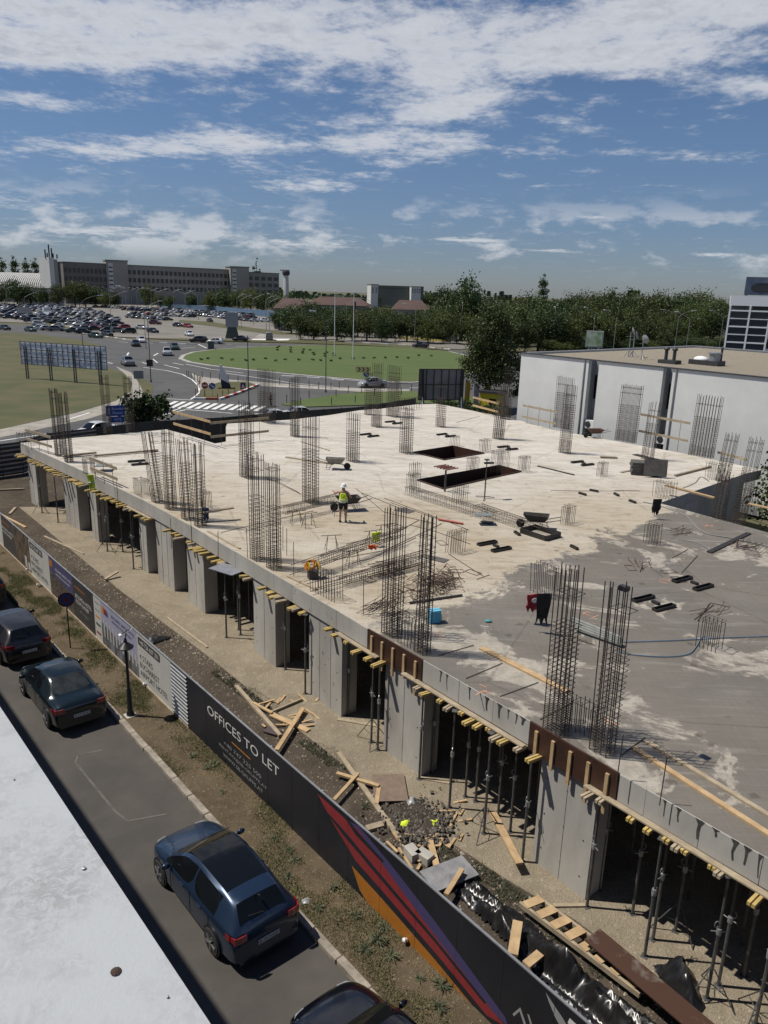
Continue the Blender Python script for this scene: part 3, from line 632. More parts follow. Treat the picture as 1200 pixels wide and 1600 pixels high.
props = [(66, 801, 1, 'prop with tripod in the bay beside the leftmost pier'), (91, 816, 0, 'thin prop standing just left of the second pier'), (168, 861, 1, 'prop with spread tripod legs in the wide bay after the third pier'), (160, 850, 0, 'plain prop behind the tripod prop in the wide left bay'), (192, 862, 1, 'tripod prop deep in the wide left bay'), (209, 889, 0, 'prop standing tight against the fourth pier'),
         (354, 996, 0, 'lone prop under the grey plywood offcut'), (373, 984, 0, 'prop behind the one under the grey plywood offcut'), (376, 992, 0, 'prop beside a pier right of the grey plywood offcut'), (477, 1084, 0, 'tall prop tight against the left edge of the eighth pier'), (446, 1046, 0, 'prop inside the dark bay left of the eighth pier'), (580, 1160, 1, 'tripod prop leaning inside the bay before the brown shutter'), (590, 1172, 0, 'tall prop in front of the ninth pier edge'), (544, 1118, 0, 'prop in the shade right of the eighth pier'),
         (655, 1217, 0, 'prop against the right edge of the ninth pier'), (702, 1262, 0, 'foremost prop in the middle bay of the near side'), (675, 1208, 0, 'prop set back in the middle near bay'), (727, 1245, 0, 'slim prop deep in the middle near bay'), (743, 1252, 0, 'second slim prop deep in the middle near bay'), (756, 1302, 1, 'tripod prop in front of the middle near bay'), (778, 1275, 0, 'prop behind the tripod prop of the middle near bay'), (797, 1300, 0, 'prop left of the widest pier'), (816, 1346, 0, 'prop tight against the left edge of the widest pier'),
         (917, 1417, 0, 'prop tight against the right edge of the widest pier'), (935, 1390, 0, 'prop in the shade just right of the widest pier'), (988, 1428, 0, 'prop at the mouth of the large right bay'), (1007, 1494, 0, 'foremost of the paired props in the large right bay'), (1020, 1468, 0, 'rear of the paired props in the large right bay'), (1055, 1455, 1, 'tripod prop in the large right bay'), (1104, 1560, 1, 'prop with splayed tripod near the black plastic heap'), (1122, 1540, 0, 'prop beside the tripod near the black plastic heap'), (1162, 1525, 0, 'prop in deep shade at the right frame edge'), (1180, 1600, 1, 'nearest prop at the lower right frame edge')]
for i, (x, y, tr, lab) in enumerate(props):
    o = instance(PP[bool(tr)], at(x, y, 0.036) + Vector((0, 0, 0.036 - 0.036)), rnd.uniform(0, 6), lab.replace('prop', 'steel prop', 1)); o.location.z = 0.036
for p in PP.values():
    for c in list(p.children): bpy.data.objects.remove(c)
    bpy.data.objects.remove(p)
# plain inner props: dim rows in the dark ground floor
inner_prop = MB().bar((0, 0, 0), (0, 0, 3.16), 0.034, 6).mesh('inner_prop', steel_prop)
for k in range(34):
    s_ = -40 + k * 1.45; p = W(s_, rnd.choice((15.4, 16.3, 17.2)) + rnd.uniform(-.2, .2)); p.z = 0.03
    tag(put('inner_prop', inner_prop, None, loc=p), 'slim steel prop standing in the dark behind the front props', 'prop', 'props deep under the slab')

# ------------------------------------------------------------------ rebar cages
bar_cache = {}
def bar_me(r, m_):
    k = ('bar', r, m_.name)
    if k not in bar_cache: bar_cache[k] = MB().bar((0, 0, 0), (0, 0, 1), r, 5).mesh('bar', m_)
    return bar_cache[k]
def tie_geo(mb, wx, wy, z, r, nx, cross=True, M=None):
    c = [(-wx / 2, -wy / 2, z), (wx / 2, -wy / 2, z), (wx / 2, wy / 2, z), (-wx / 2, wy / 2, z)]
    for a, b_ in zip(c, c[1:] + c[:1]): mb.bar(a, b_, r, 4, caps=False, M=M)
    if cross and nx > 2:
        for k in range(1, nx - 1, 2):
            x = -wx / 2 + wx * k / (nx - 1); mb.bar((x, -wy / 2, z), (x, wy / 2, z), r, 3, caps=False, M=M)
def perimeter(wx, wy, nx, ny):
    pts = []
    for i in range(nx):
        x = -wx / 2 + wx * i / (nx - 1); pts += [(x, -wy / 2), (x, wy / 2)]
    for j in range(1, ny - 1):
        y = -wy / 2 + wy * j / (ny - 1); pts += [(-wx / 2, y), (wx / 2, y)]
    return pts
def cage(label, px, py, ytop, wx, wy, nx, ny, tie_frac=0.68, pitch=0.14, lean=(0, 0), rz=SA, detail=True, z=S_TOP, h=None, top_ring=True, r=0.0135, rt=0.0085, cat='rebar cage', group='rebar column cages', name='rebar_column_cage'):
    p = at(px, py, z); h = h or tall(p, ytop)
    t = thing(name, label, cat, p, rz, group)
    dark = rebar_dark; pts = perimeter(wx, wy, nx, ny)
    sh = Matrix.Identity(4); sh[0][2] = lean[0]; sh[1][2] = lean[1]
    zs = []
    zz = 0.04
    while zz < h * tie_frac:
        zs.append(zz); zz += pitch * (0.55 if zz < h * 0.18 else 1.0) * rnd.uniform(0.9, 1.12)
    if top_ring: zs += [h * 0.84] + ([h * 0.93] if rnd.random() < 0.4 else [])
    if detail:
        ang = Vector((lean[0], lean[1], 1)).normalized().to_track_quat('Z', 'Y').to_euler()
        for (x, y) in pts:
            o = put('bar', bar_me(r, dark), t, loc=(x, y, -0.02)); o.scale = (1, 1, (h - rnd.uniform(0, 0.12)) * Vector((lean[0], lean[1], 1)).length); o.rotation_euler = (ang.x + rnd.uniform(-.006, .006), ang.y + rnd.uniform(-.006, .006), 0)
        mb = MB(); tie_geo(mb, wx + 0.03, wy + 0.03, 0, rt, nx); tm = mb.mesh('tie', dark)
        for q in zs: put('tie', tm, t, loc=(lean[0] * q, lean[1] * q, q), scale=(1, 1, 1)).rotation_euler = (rnd.uniform(-.02, .02), rnd.uniform(-.02, .02), rnd.uniform(-.02, .02))
    else:
        mb = MB()
        for (x, y) in pts: mb.bar((x, y, -0.02), (x + lean[0] * h, y + lean[1] * h, h - rnd.uniform(0, 0.15)), r * 1.05, 4)
        tag(mb.build('upright_steel', dark, t), kind='stuff')
        if zs:
            mb = MB()
            for q in zs: tie_geo(mb, wx + 0.03, wy + 0.03, q, rt * 1.1, nx, M=sh)
            tag(mb.build('tie_steel', dark, t), kind='stuff')
    return t
D = True
cage('tall dense rebar cage at the near edge, left of the standing plank', 868, 1141, 880, 0.50, 0.34, 5, 3, 0.66, 0.12, (0.012, 0.0))
cage('tall open rebar cage nearest the camera, carrying a small black collar', 940, 1173, 906, 0.44, 0.34, 4, 3, 0.60, 0.14, (0.02, 0.02))
cage('rebar cage at the slab edge beside the blue cooler box', 660, 1019, 803, 0.34, 0.30, 4, 3, 0.80, 0.17, (0.0, 0.0))
cage('dense rebar cage standing in the bundles of brown bars at the edge', 612, 990, 790, 0.50, 0.40, 5, 3, 0.55, 0.15, (0, 0))
cage('right one of the paired slim cages at the edge by the orange cable reel', 428, 888, 721, 0.46, 0.34, 4, 3, 0.62, 0.15, (-.004, 0))
cage('left one of the paired slim cages at the edge by the orange cable reel', 402, 874, 706, 0.46, 0.34, 4, 3, 0.62, 0.15)
cage('rebar cage just behind the lone worker, black ties halfway up', 485, 785, 646, 0.86, 0.36, 6, 3, 0.62, 0.15)
cage('wide rebar cage behind the notch in the slab back edge', 386, 746, 626, 0.95, 0.36, 6, 3, 0.62, 0.15)
cage('leaning slim rebar cage, leftmost of the row of four by the left edge', 246, 784, 671, 0.48, 0.36, 4, 3, 0.72, 0.13, (0.10, -0.02))
cage('second slim rebar cage of the row of four by the left edge', 267, 795, 669, 0.48, 0.36, 4, 3, 0.68, 0.13)
cage('third slim rebar cage of the row of four by the left edge', 293, 811, 684, 0.46, 0.34, 4, 3, 0.70, 0.14, (-0.02, 0.02))
cage('fourth slim rebar cage of the row, with a blue cloth at its foot', 313, 822, 690, 0.44, 0.34, 4, 3, 0.66, 0.15)
cage('rebar cage at the middle of the slab left of the square opening', 551, 721, 643, 0.82, 0.36, 5, 3, 0.62, 0.15)
cage('rebar cage beside the left corner of the square slab opening', 634, 708, 634, 0.82, 0.4, 5, 3, 0.80, 0.15)
cage('rebar cage with a dark rusty clump behind the square opening', 688, 667, 592, 0.70, 0.36, 5, 3, 0.62, 0.15, detail=False)
cage('tapering dark rebar cage beside the two loose boards at the back edge', 778, 686, 600, 0.72, 0.38, 5, 3, 0.74, 0.13, (0.03, 0.02), detail=False)
cage('tall dark rebar cage against the foliage at the back edge', 790, 655, 570, 0.75, 0.4, 5, 3, 0.5, 0.13, detail=False)
cage('rebar cage standing free in front of the first white wall bay', 882, 708, 600, 0.70, 0.36, 5, 3, 0.72, 0.14, (0.01, 0), detail=False)
cage('broad rebar cage close to the left end of the white wall', 877, 669, 588, 1.35, 0.4, 8, 3, 0.70, 0.14, detail=False)
cage('broad rebar cage in front of the middle of the white wall', 977, 690, 600, 1.50, 0.45, 9, 3, 0.66, 0.14, (0.01, 0.01), detail=False)
cage('slim rebar cage rising from the stacked dark panels', 1011, 718, 627, 0.66, 0.36, 4, 3, 0.62, 0.14, (0.02, 0.03), detail=False)
cage('broadest rebar cage before the white wall, furthest right', 1095, 713, 617, 1.55, 0.45, 9, 3, 0.66, 0.14, (0.015, 0.015), detail=False)
cage('slim pale rebar cage at the rim of the right-hand recess', 1128, 752, 676, 0.62, 0.34, 4, 3, 0.5, 0.14, (0.05, 0.05), detail=False)
cage('dark leaning rebar cage rising out of the right-hand recess', 1118, 826, 740, 0.62, 0.36, 4, 3, 0.9, 0.13, (0.03, 0.03), z=1.6, detail=False)
cage('tall leaning rebar cage at the far side of the right-hand recess', 1152, 820, 682, 0.66, 0.36, 4, 3, 0.66, 0.14, (0.04, 0.05), z=1.6, detail=False)
cage('slim rebar cage in front of the leftmost corner, left of a pair', 93, 712, 606, 0.46, 0.34, 4, 3, 0.62, 0.14, (-0.03, 0), detail=False)
cage('slim rebar cage in front of the leftmost corner, right of a pair', 108, 722, 612, 0.46, 0.34, 4, 3, 0.62, 0.14, (-0.03, 0), detail=False)
cage('dark rebar cage beside the blue direction sign', 169, 677, 585, 0.55, 0.4, 4, 3, 0.65, 0.14, (-0.02, 0), detail=False)
cage('thin rebar cage right of the blue direction sign', 204, 675, 585, 0.50, 0.4, 4, 3, 0.30, 0.14, detail=False)
cage('rebar cage at the back edge, before the lamp post', 461, 682, 588, 0.66, 0.36, 5, 3, 0.62, 0.15, detail=False)
cage('widest rebar cage at the back edge, before the walking man', 417, 660, 575, 1.75, 0.5, 10, 3, 0.55, 0.15, detail=False)
cage('rebar cage at the back edge below the silver saloon', 588, 667, 566, 0.76, 0.4, 5, 3, 0.74, 0.15, detail=False)
cage('broad dark rebar cage at the back edge right of the silver saloon', 614, 651, 570, 1.20, 0.45, 7, 3, 0.78, 0.15, detail=False)
cage('thin rebar cage at the back edge behind the silver saloon', 575, 648, 580, 0.5, 0.4, 4, 3, 0.6, 0.18, detail=False)
# starter bars: short upright bars of the walls to come
def starters(label, px, py, hh, wx, wy, nx, rz=SA, band=True, z=S_TOP):
    return cage(label, px, py, 0, wx, wy, nx, 2, 0.0, 0.3, (rnd.uniform(-.05, .05), rnd.uniform(-.05, .05)), rz, True, z, hh, band, 0.011, 0.007, 'starter bars', 'clusters of short starter bars', 'starter_bars')
starters('short starter bars tied to the blue hose on the damp slab', 1107, 1012, 1.0, 0.62, 0.4, 6)
starters('short starter bars on the damp slab below the stacked panels', 1018, 849, 0.95, 0.62, 0.3, 6)
starters('short starter bars with a cross tie near the scattered stirrups', 711, 862, 0.95, 0.8, 0.3, 7, SA + 1.57)
starters('low starter bars in front of the leftmost row of four cages', 222, 774, 0.95, 0.95, 0.4, 8)
starters('starter bars behind the blue cloth', 322, 793, 0.85, 0.6, 0.3, 5)
starters('short starter bars right of the red jack post', 718, 785, 0.95, 0.75, 0.3, 6, SA + 1.57)
starters('starter bars beside the small black wheelbarrow', 886, 818, 0.95, 0.62, 0.3, 6, SA + 1.57)
starters('starter bars behind the black box-outs near the white wall', 940, 744, 0.95, 0.62, 0.3, 6, SA + 1.57)
starters('starter bars at the rim of the recess holding a dark cloth', 1037, 778, 1.0, 1.1, 0.4, 8)
starters('dense starter bars beside the slim pale cage at the recess', 1118, 750, 1.1, 1.1, 0.4, 9)
starters('starter bars standing low inside the right-hand recess', 1135, 842, 1.1, 1.2, 0.4, 9, z=2.9)
starters('starter bars at the near left corner of the long opening', 645, 768, 1.1, 0.7, 0.3, 7, SA + 1.57)
starters('starter bars at the left end of the long opening', 648, 745, 0.9, 0.6, 0.3, 5, SA + 1.57)
starters('starter bars between the two slab openings', 738, 735, 0.9, 0.7, 0.3, 7, SA + 1.57)
starters('starter bars behind the right corner of the square opening', 757, 706, 0.9, 0.75, 0.3, 6, SA + 1.57)
starters('starter bars behind the far corner of the square opening', 710, 697, 0.75, 0.6, 0.3, 5, SA + 1.57)
starters('starter bars at the right end of the long opening', 818, 737, 1.0, 0.7, 0.3, 6, SA + 1.57)
starters('starter bars inside the long opening beside its red strip', 780, 738, 1.4, 1.0, 0.5, 9, SA + 1.57)
starters('starter bars at the foot of the tall dense near cage', 905, 1140, 0.9, 1.0, 0.3, 9)
starters('rusty starter bars at the slab edge by the orange cable reel', 510, 930, 0.95, 1.4, 0.35, 10)
starters('starter bars at the left corner beside the hi-vis vest', 140, 740, 0.9, 0.7, 0.4, 7)
starters('starter bars carrying the red shirt and black jacket', 852, 929, 1.2, 1.1, 0.3, 8)
starters('thin starter bars at the left corner of the slab', 45, 695, 0.9, 1.2, 0.4, 8, SA + 1.57)
starters('starter bars at the back edge left of the framed billboard', 641, 640, 1.2, 2.4, 0.3, 9, SA + 1.57)
starters('starter bars at the foot of the blue cooler cage', 640, 1008, 0.9, 0.7, 0.3, 6)
# ------------------------------------------------------------------ the office block we look down from: white roof ledge
ledge_mat = None
def make_ledge_mat():
    m = bpy.data.materials.new('white_roof_coating'); m.use_nodes = True; nt = m.node_tree; N = nt.nodes.new; L = nt.links.new; b = nt.nodes['Principled BSDF']
    b.inputs['Roughness'].default_value = 0.75; tc = N('ShaderNodeTexCoord')
    def noise(sc, det=9, rough=0.65, dist=0.0):
        t = N('ShaderNodeTexNoise'); t.inputs['Scale'].default_value = sc; t.inputs['Detail'].default_value = det; t.inputs['Roughness'].default_value = rough; t.inputs['Distortion'].default_value = dist; L(tc.outputs['Object'], t.inputs['Vector']); return t.outputs[0]
    def ramp(v, p0, p1, c0, c1):
        r = N('ShaderNodeValToRGB'); e = r.color_ramp.elements; e[0].position = p0; e[1].position = p1; e[0].color = (*c0, 1); e[1].color = (*c1, 1); L(v, r.inputs[0]); return r.outputs[0]
    a = ramp(noise(26, 8, 0.75, 1.2), 0.44, 0.60, (0.25, 0.26, 0.265), (0.375, 0.395, 0.41))
    c = ramp(noise(2.6, 6), 0.38, 0.62, (0, 0, 0), (1, 1, 1))
    x = N('ShaderNodeMix'); x.data_type = 'RGBA'; L(c, x.inputs[0]); x.inputs[6].default_value = (0.37, 0.39, 0.405, 1); L(a, x.inputs[7]); L(x.outputs[2], b.inputs['Base Color'])
    bp = N('ShaderNodeBump'); bp.inputs['Strength'].default_value = 0.5; bp.inputs['Distance'].default_value = 0.004; L(noise(60, 6, 0.75), bp.inputs['Height']); L(bp.outputs[0], b.inputs['Normal'])
    return m
ledge_mat = make_ledge_mat()
ob = thing('office_block', 'white speckled roof ledge of the block in the lower left corner', 'building', W(-10, -3, 0), 0, world=True)
LE = 0.562
MB().prism([W(-60, LE), W(-60, -12), W(25, -12), W(25, LE)], 12.22, 12.30).build('roof_ledge', ledge_mat, ob)
MB().prism([W(-60, LE - 0.04), W(-60, -11.9), W(25, -11.9), W(25, LE - 0.04)], -0.2, 12.217).build('wall', white_paint, ob)
p = at(181, 1518, 12.302); MB().lathe([(0.011, 0), (0.0125, 0.001), (0.006, 0.0045)], 9, c=p).build('rust_spot', mat('rusty_bolt', (0.05, 0.028, 0.018), 0.9, var=0.4, vscale=200), ob)
for (x, y, r_) in ((131, 1357, 0.006), (262, 1558, 0.003), (22, 1218, 0.003)):
    MB().lathe([(r_, 0), (r_, 0.003), (r_ * .4, 0.004)], 8, c=at(x, y, 12.302)).build('screw_head', galv, ob)

# ------------------------------------------------------------------ cars
def paint(name, c, rough=0.28, metal=0.35): return mat('paint_' + name, c, rough, metal, coat=0.6, var=0.06, vscale=1.5)
glass_m = mat('car_glass', (0.005, 0.006, 0.007), 0.04, spec=0.35, var=0.1)
glass_clear = mat('car_glass_dusty', (0.020, 0.024, 0.026), 0.08, spec=0.5, c2=(0.05, 0.055, 0.056), vscale=3)
tyre_m = mat('tyre_rubber', (0.016, 0.016, 0.016), 0.85, var=0.2); rim_m = mat('alloy_rim', (0.42, 0.43, 0.44), 0.3, 0.85, var=0.1); rim_dark = mat('dark_alloy_rim', (0.10, 0.10, 0.105), 0.3, 0.8, var=0.1)
tail_m = mat('tail_lamp', (0.22, 0.012, 0.014), 0.15, coat=1, var=0.1); head_m = mat('head_lamp', (0.25, 0.26, 0.27), 0.1, coat=1, var=0.1); plate_m = mat('number_plate', (0.50, 0.50, 0.48), 0.5, var=0.05); plate_ink = mat('plate_ink', (0.03, 0.03, 0.03), 0.6)
trim_m = mat('black_trim', (0.010, 0.010, 0.011), 0.45, var=0.1)
HATCH = dict(L=4.30, st=[(0.00, .50, .60, .56, .50), (0.02, .60, .72, .68, .60), (0.08, .70, .83, .80, .69), (0.17, .78, .87, .90, .72), (0.255, .86, .88, .985, .73), (0.35, .91, .885, 1.24, .66), (0.43, .94, .885, 1.42, .585), (0.55, .955, .885, 1.475, .585), (0.565, .957, .885, 1.475, .585), (0.70, .975, .88, 1.465, .575), (0.80, .99, .87, 1.435, .56), (0.885, 1.01, .85, 1.375, .545), (0.955, 1.0, .83, 1.09, .64), (0.985, .86, .80, .90, .70), (1.0, .60, .75, .64, .66)], ws=(4, 6), rw=(11, 12), side=(4, 10), pil=(7, 8), fa=.185, ra=.79)
SEDAN = dict(L=4.28, st=[(0.00, .52, .62, .58, .52), (0.02, .62, .73, .70, .60), (0.08, .72, .82, .82, .68), (0.17, .80, .855, .92, .71), (0.255, .88, .87, 1.0, .71), (0.34, .93, .872, 1.27, .65), (0.41, .96, .872, 1.45, .59), (0.53, .97, .872, 1.52, .585), (0.545, .97, .872, 1.52, .585), (0.64, .98, .87, 1.50, .58), (0.705, .99, .865, 1.46, .57), (0.83, 1.0, .85, 1.08, .64), (0.86, 1.0, .845, 1.045, .66), (0.97, .96, .82, 1.02, .66), (0.99, .82, .79, .88, .66), (1.0, .60, .75, .64, .64)], ws=(4, 6), rw=(10, 11), side=(4, 9), pil=(7, 8), fa=.19, ra=.80)
SUV = dict(L=4.45, st=[(0.00, .62, .66, .70, .56), (0.02, .74, .78, .84, .66), (0.07, .84, .87, .95, .72), (0.17, .92, .90, 1.04, .76), (0.245, .98, .91, 1.10, .76), (0.33, 1.03, .915, 1.38, .69), (0.40, 1.06, .915, 1.58, .62), (0.53, 1.08, .915, 1.66, .62), (0.545, 1.08, .915, 1.66, .62), (0.70, 1.10, .91, 1.66, .61), (0.82, 1.11, .90, 1.64, .60), (0.92, 1.12, .88, 1.58, .585), (0.975, 1.10, .86, 1.16, .68), (0.99, .92, .84, .98, .72), (1.0, .62, .80, .66, .7)], ws=(4, 6), rw=(11, 12), side=(4, 10), pil=(7, 8), fa=.185, ra=.79)
VAN = dict(L=5.2, st=[(0.00, .62, .70, .74, .62), (0.02, .80, .84, .92, .72), (0.08, .95, .93, 1.12, .80), (0.13, 1.05, .95, 1.25, .82), (0.16, 1.1, .955, 1.45, .80), (0.21, 1.15, .96, 1.85, .77), (0.25, 1.2, .96, 2.05, .76), (0.35, 1.22, .96, 2.15, .78), (0.36, 1.22, .96, 2.15, .78), (0.55, 1.22, .96, 2.18, .79), (0.75, 1.22, .96, 2.18, .79), (0.97, 1.22, .95, 2.16, .78), (0.99, 1.22, .94, 2.05, .78), (0.995, 1.0, .93, 1.1, .78), (1.0, .62, .9, .66, .78)], ws=(3, 6), rw=(12, 12), side=(4, 7), pil=(7, 8), fa=.17, ra=.78)
def car_loft(S, roof_glass=False):
    L_ = S['L']; rows = []
    for (f, sh, w, zt, wt) in S['st']:
        x = L_ / 2 - f * L_; zlo = 0.20 if 0.03 < f < 0.97 else 0.26
        half = [(0, zlo), (w * .9, zlo), (w * .985, zlo + .10), (w, zlo + (sh - zlo) * .55), (w * .99, sh - .05), (w * .955, sh), (wt + .035, zt - .055), (wt * .90, zt - .012), (wt * .45, zt + .004), (0, zt + .008)]
        rows.append([(x, y, z) for y, z in half])
    n = len(rows[0]); parts = {k: MB() for k in ('body', 'windscreen', 'rear_window', 'side_window', 'roof_panel', 'sill')}
    for i in range(len(rows) - 1):
        for j in range(n - 1):
            key = 'body'
            if j in (7, 8) and S['ws'][0] <= i < S['ws'][1]: key = 'windscreen'
            elif j in (7, 8) and S['rw'][0] <= i < S['rw'][1]: key = 'rear_window'
            elif j == 5 and S['side'][0] <= i < S['side'][1] + 0 and i != S['pil'][0]: key = 'side_window'
            elif roof_glass and j in (7, 8) and S['ws'][1] <= i < S['rw'][0] - 1: key = 'roof_panel'
            elif j <= 1: key = 'sill'
            a, b_, c, d = rows[i][j], rows[i][j + 1], rows[i + 1][j + 1], rows[i + 1][j]
            for sg in (1, -1):
                q = [(v[0], v[1] * sg, v[2]) for v in (a, b_, c, d)]
                parts[key].add(q, [(0, 1, 2, 3) if sg > 0 else (3, 2, 1, 0)], 0)
    for row in (rows[0], rows[-1]):
        k = len(row); q = [(v[0], v[1], v[2]) for v in row] + [(v[0], -v[1], v[2]) for v in row[1:-1]][::-1]
        parts['body'].add(q, [tuple(range(len(q))) if row is rows[0] else tuple(range(len(q)))[::-1]], 0)
    return parts
def weld(me, dist=0.0008, ang=32):
    bm = bmesh.new(); bm.from_mesh(me); bmesh.ops.remove_doubles(bm, verts=bm.verts, dist=dist); bmesh.ops.recalc_face_normals(bm, faces=bm.faces); bm.to_mesh(me); bm.free()
    me.polygons.foreach_set('use_smooth', [True] * len(me.polygons)); me.set_sharp_from_angle(angle=R(ang)); return me
def smoothed(me, name):
    o = bpy.data.objects.new(name, me); col.objects.link(o); ss = o.modifiers.new('s', 'SUBSURF'); ss.levels = ss.render_levels = 2; ss.boundary_smooth = 'PRESERVE_CORNERS'
    dg = bpy.context.evaluated_depsgraph_get(); m2 = bpy.data.meshes.new_from_object(o.evaluated_get(dg)); bpy.data.objects.remove(o); m2.name = name
    m2.polygons.foreach_set('use_smooth', [True] * len(m2.polygons)); return m2
def wheel_meshes(rim):
    T = Matrix.Rotation(R(90), 4, 'X')
    ty = weld(MB().lathe([(0.20, -.10), (0.29, -.10), (0.315, -.075), (0.318, 0), (0.315, .075), (0.29, .10), (0.20, .10)], 20, 0, T).mesh('tyre', tyre_m))
    m = MB(); m.lathe([(0.195, -.085), (0.215, -.09), (0.215, .06), (0.05, .06)], 20, 0, T)
    for k in range(5):
        for dk in (-.13, .13):
            a = k * 2 * math.pi / 5; m.plank((0.03 * math.cos(a), -.088, 0.03 * math.sin(a)), (0.20 * math.cos(a + dk), -.085, 0.20 * math.sin(a + dk)), 0.028, 0.02, up=(0, 1, 0))
    m.lathe([(0.05, .07), (0.055, .10), (0.02, .105)], 10, 0, T @ Matrix.Rotation(math.pi, 4, 'Y') @ Matrix.Rotation(math.pi, 4, 'X'))
    return ty, m.mesh('rim', rim)
def full_car(name, label, S, body_m, s, n, heading, z=-0.10, roof_glass=False, rim=rim_m, glass=glass_m, plate=None, hub=True):
    p = W(s, n, z); t = thing(name, label, 'car', p, heading, 'cars parked along the kerb'); L_ = S['L']
    P = car_loft(S, roof_glass)
    for k, m_ in (('body', body_m), ('windscreen', glass), ('rear_window', glass), ('side_window', glass_m), ('roof_panel', glass_m), ('sill', trim_m)):
        if P[k].f: put(k, smoothed(weld(P[k].mesh(k, m_)), k), t)
    ty, ri = wheel_meshes(rim); w = S['st'][7][2]
    for fx in (S['fa'], S['ra']):
        for sg in (1, -1):
            x = L_ / 2 - fx * L_
            a = weld(MB().lathe([(0.001, w - .06), (0.345, w - .06), (0.352, w + .001), (0.33, w + .002), (0.001, w + .001)], 22, 0, Matrix.Translation((x, 0, 0.34)) @ Matrix.Rotation(R(-90 * sg), 4, 'X')).mesh('wheel_arch', trim_m)); put('wheel_arch', a, t)
            wo = put('wheel', ty, t, loc=(x, sg * (w - .075), 0.318)); wo.rotation_euler = (0, rnd.uniform(0, 6), 0 if sg < 0 else math.pi); put('rim', ri, wo, loc=(0, -.024, 0))
    rs = S['st'][-3]; fs = S['st'][2]
    for sg in (1, -1):
        m = MB(); x = -L_ / 2
        m.prism([(x + .055, sg * .80), (x + .035, sg * .52), (x - .002 + .03, sg * .50), (x + .012, sg * .62), (x + .04, sg * .80)][::sg], rs[1] - .20, rs[1] - .04); m.prism([(x + .06, sg * .80), (x + .035, sg * .74), (x + .20, sg * .838), (x + .34, sg * .852), (x + .30, sg * .842)][::sg], rs[1] - .16, rs[1] - .03)
        m.build('tail_lamp', tail_m, t)
        m = MB(); x = L_ / 2; m.prism([(x - .085, sg * .40), (x - .12, sg * .60), (x - .27, sg * .735), (x - .31, sg * .66), (x - .2, sg * .40)][::-sg], fs[1] - .13, fs[1] - .03); m.build('head_lamp', head_m, t)
        m = MB(); m.ball((L_ / 2 - .33 * L_, sg * (w + .10), S['st'][5][1] + .06), (.06, .11, .075), 10, 6); m.bar((L_ / 2 - .33 * L_, sg * (w - .03), S['st'][5][1] + .02), (L_ / 2 - .33 * L_, sg * (w + .06), S['st'][5][1] + .04), .02, 6); m.build('wing_mirror', body_m, t, 1)
        for fx in (.47, .66): MB().box((L_ / 2 - fx * L_, sg * (w + .008), S['st'][8][1] - .09), (.17, .03, .022)).build('door_handle', body_m, t)
        for fx in (.325, .555, .755): MB().plank((L_ / 2 - fx * L_, sg * (w * 1.0 + .0015), .34), (L_ / 2 - fx * L_ + .01, sg * (w + .0015), .60), .009, .006, up=(0, 1, 0)).plank((L_ / 2 - fx * L_ + .01, sg * (w + .0015), .60), (L_ / 2 - fx * L_, sg * (w * .988 + .004), S['st'][8][1] - .05), .009, .006, up=(0, 1, 0)).build('door_gap', trim_m, t)
    zp = 0.62 if S is not SEDAN else 0.58
    pl = MB().box((-L_ / 2 - .004, 0, zp), (.014, .52, .11)).build('number_plate', plate_m, t)
    MB().box((-L_ / 2 + .06, 0, .37), (.10, 1.15, .15)).build('rear_bumper_trim', trim_m, t)
    MB().box((L_ / 2 - .02, 0, .42), (.06, .95, .16)).build('grille', trim_m, t)
    if plate: lettering(plate, Matrix.Translation((-L_ / 2 - .0125, 0, zp)) @ Matrix.Rotation(R(-90), 4, 'Z') @ Matrix.Rotation(R(90), 4, 'X'), 0.46, 0.075, plate_ink, pl)
    if S is HATCH:
        MB().add([(-L_ / 2 + .42, -.03, 1.415), (-L_ / 2 + .30, 0, 1.46), (-L_ / 2 + .27, 0, 1.40), (-L_ / 2 + .42, .03, 1.415)], [(0, 1, 2), (1, 3, 2), (0, 3, 1)]).build('aerial_fin', trim_m, t)
        MB().plank((-L_ / 2 + .20, 0, 1.13), (-L_ / 2 + .23, .36, 1.19), .02, .015).build('wiper', trim_m, t)
    for sg in (.25, -.35): MB().plank((L_ / 2 - .262 * L_, sg, 1.01), (L_ / 2 - .285 * L_, sg - .42, 1.06), .02, .014).build('wiper', trim_m, t)
    return t
_fc = {}
def lettering(txt, M, width, height, m_, parent, name='lettering', align='CENTER', keep=False):
    c = bpy.data.curves.new('lettering', 'FONT'); c.body = txt; c.align_x = 'LEFT'; c.size = 1.0; c.resolution_u = 3
    o = bpy.data.objects.new('lettering', c); col.objects.link(o)
    dg = bpy.context.evaluated_depsgraph_get(); me = bpy.data.meshes.new_from_object(o.evaluated_get(dg)); bpy.data.objects.remove(o)
    xs = [v.co.x for v in me.vertices]; ys = [v.co.y for v in me.vertices]; x0, x1, y0, y1 = min(xs), max(xs), min(ys), max(ys)
    kx = width / (x1 - x0); ky = height / (y1 - y0)
    if keep: kx = min(kx, ky * 1.05)
    wd = (x1 - x0) * kx
    for v in me.vertices:
        v.co = M @ Vector(((v.co.x - x0) * kx - (wd / 2 if align == 'CENTER' else 0), (v.co.y - y0) * ky - height / 2, 0))
    me.materials.clear(); me.materials.append(m_)
    me.name = name
    return put(name, me, parent)
HD = math.atan2(-SU.y, -SU.x)
full_car('parked_hatchback', 'metallic blue hatchback with dark glass roof parked at the kerb', HATCH, paint('blue', (0.018, 0.036, 0.072), 0.26, 0.45), -13.63, 6.90, HD, roof_glass=True, rim=rim_m, plate='B 19 NGP')
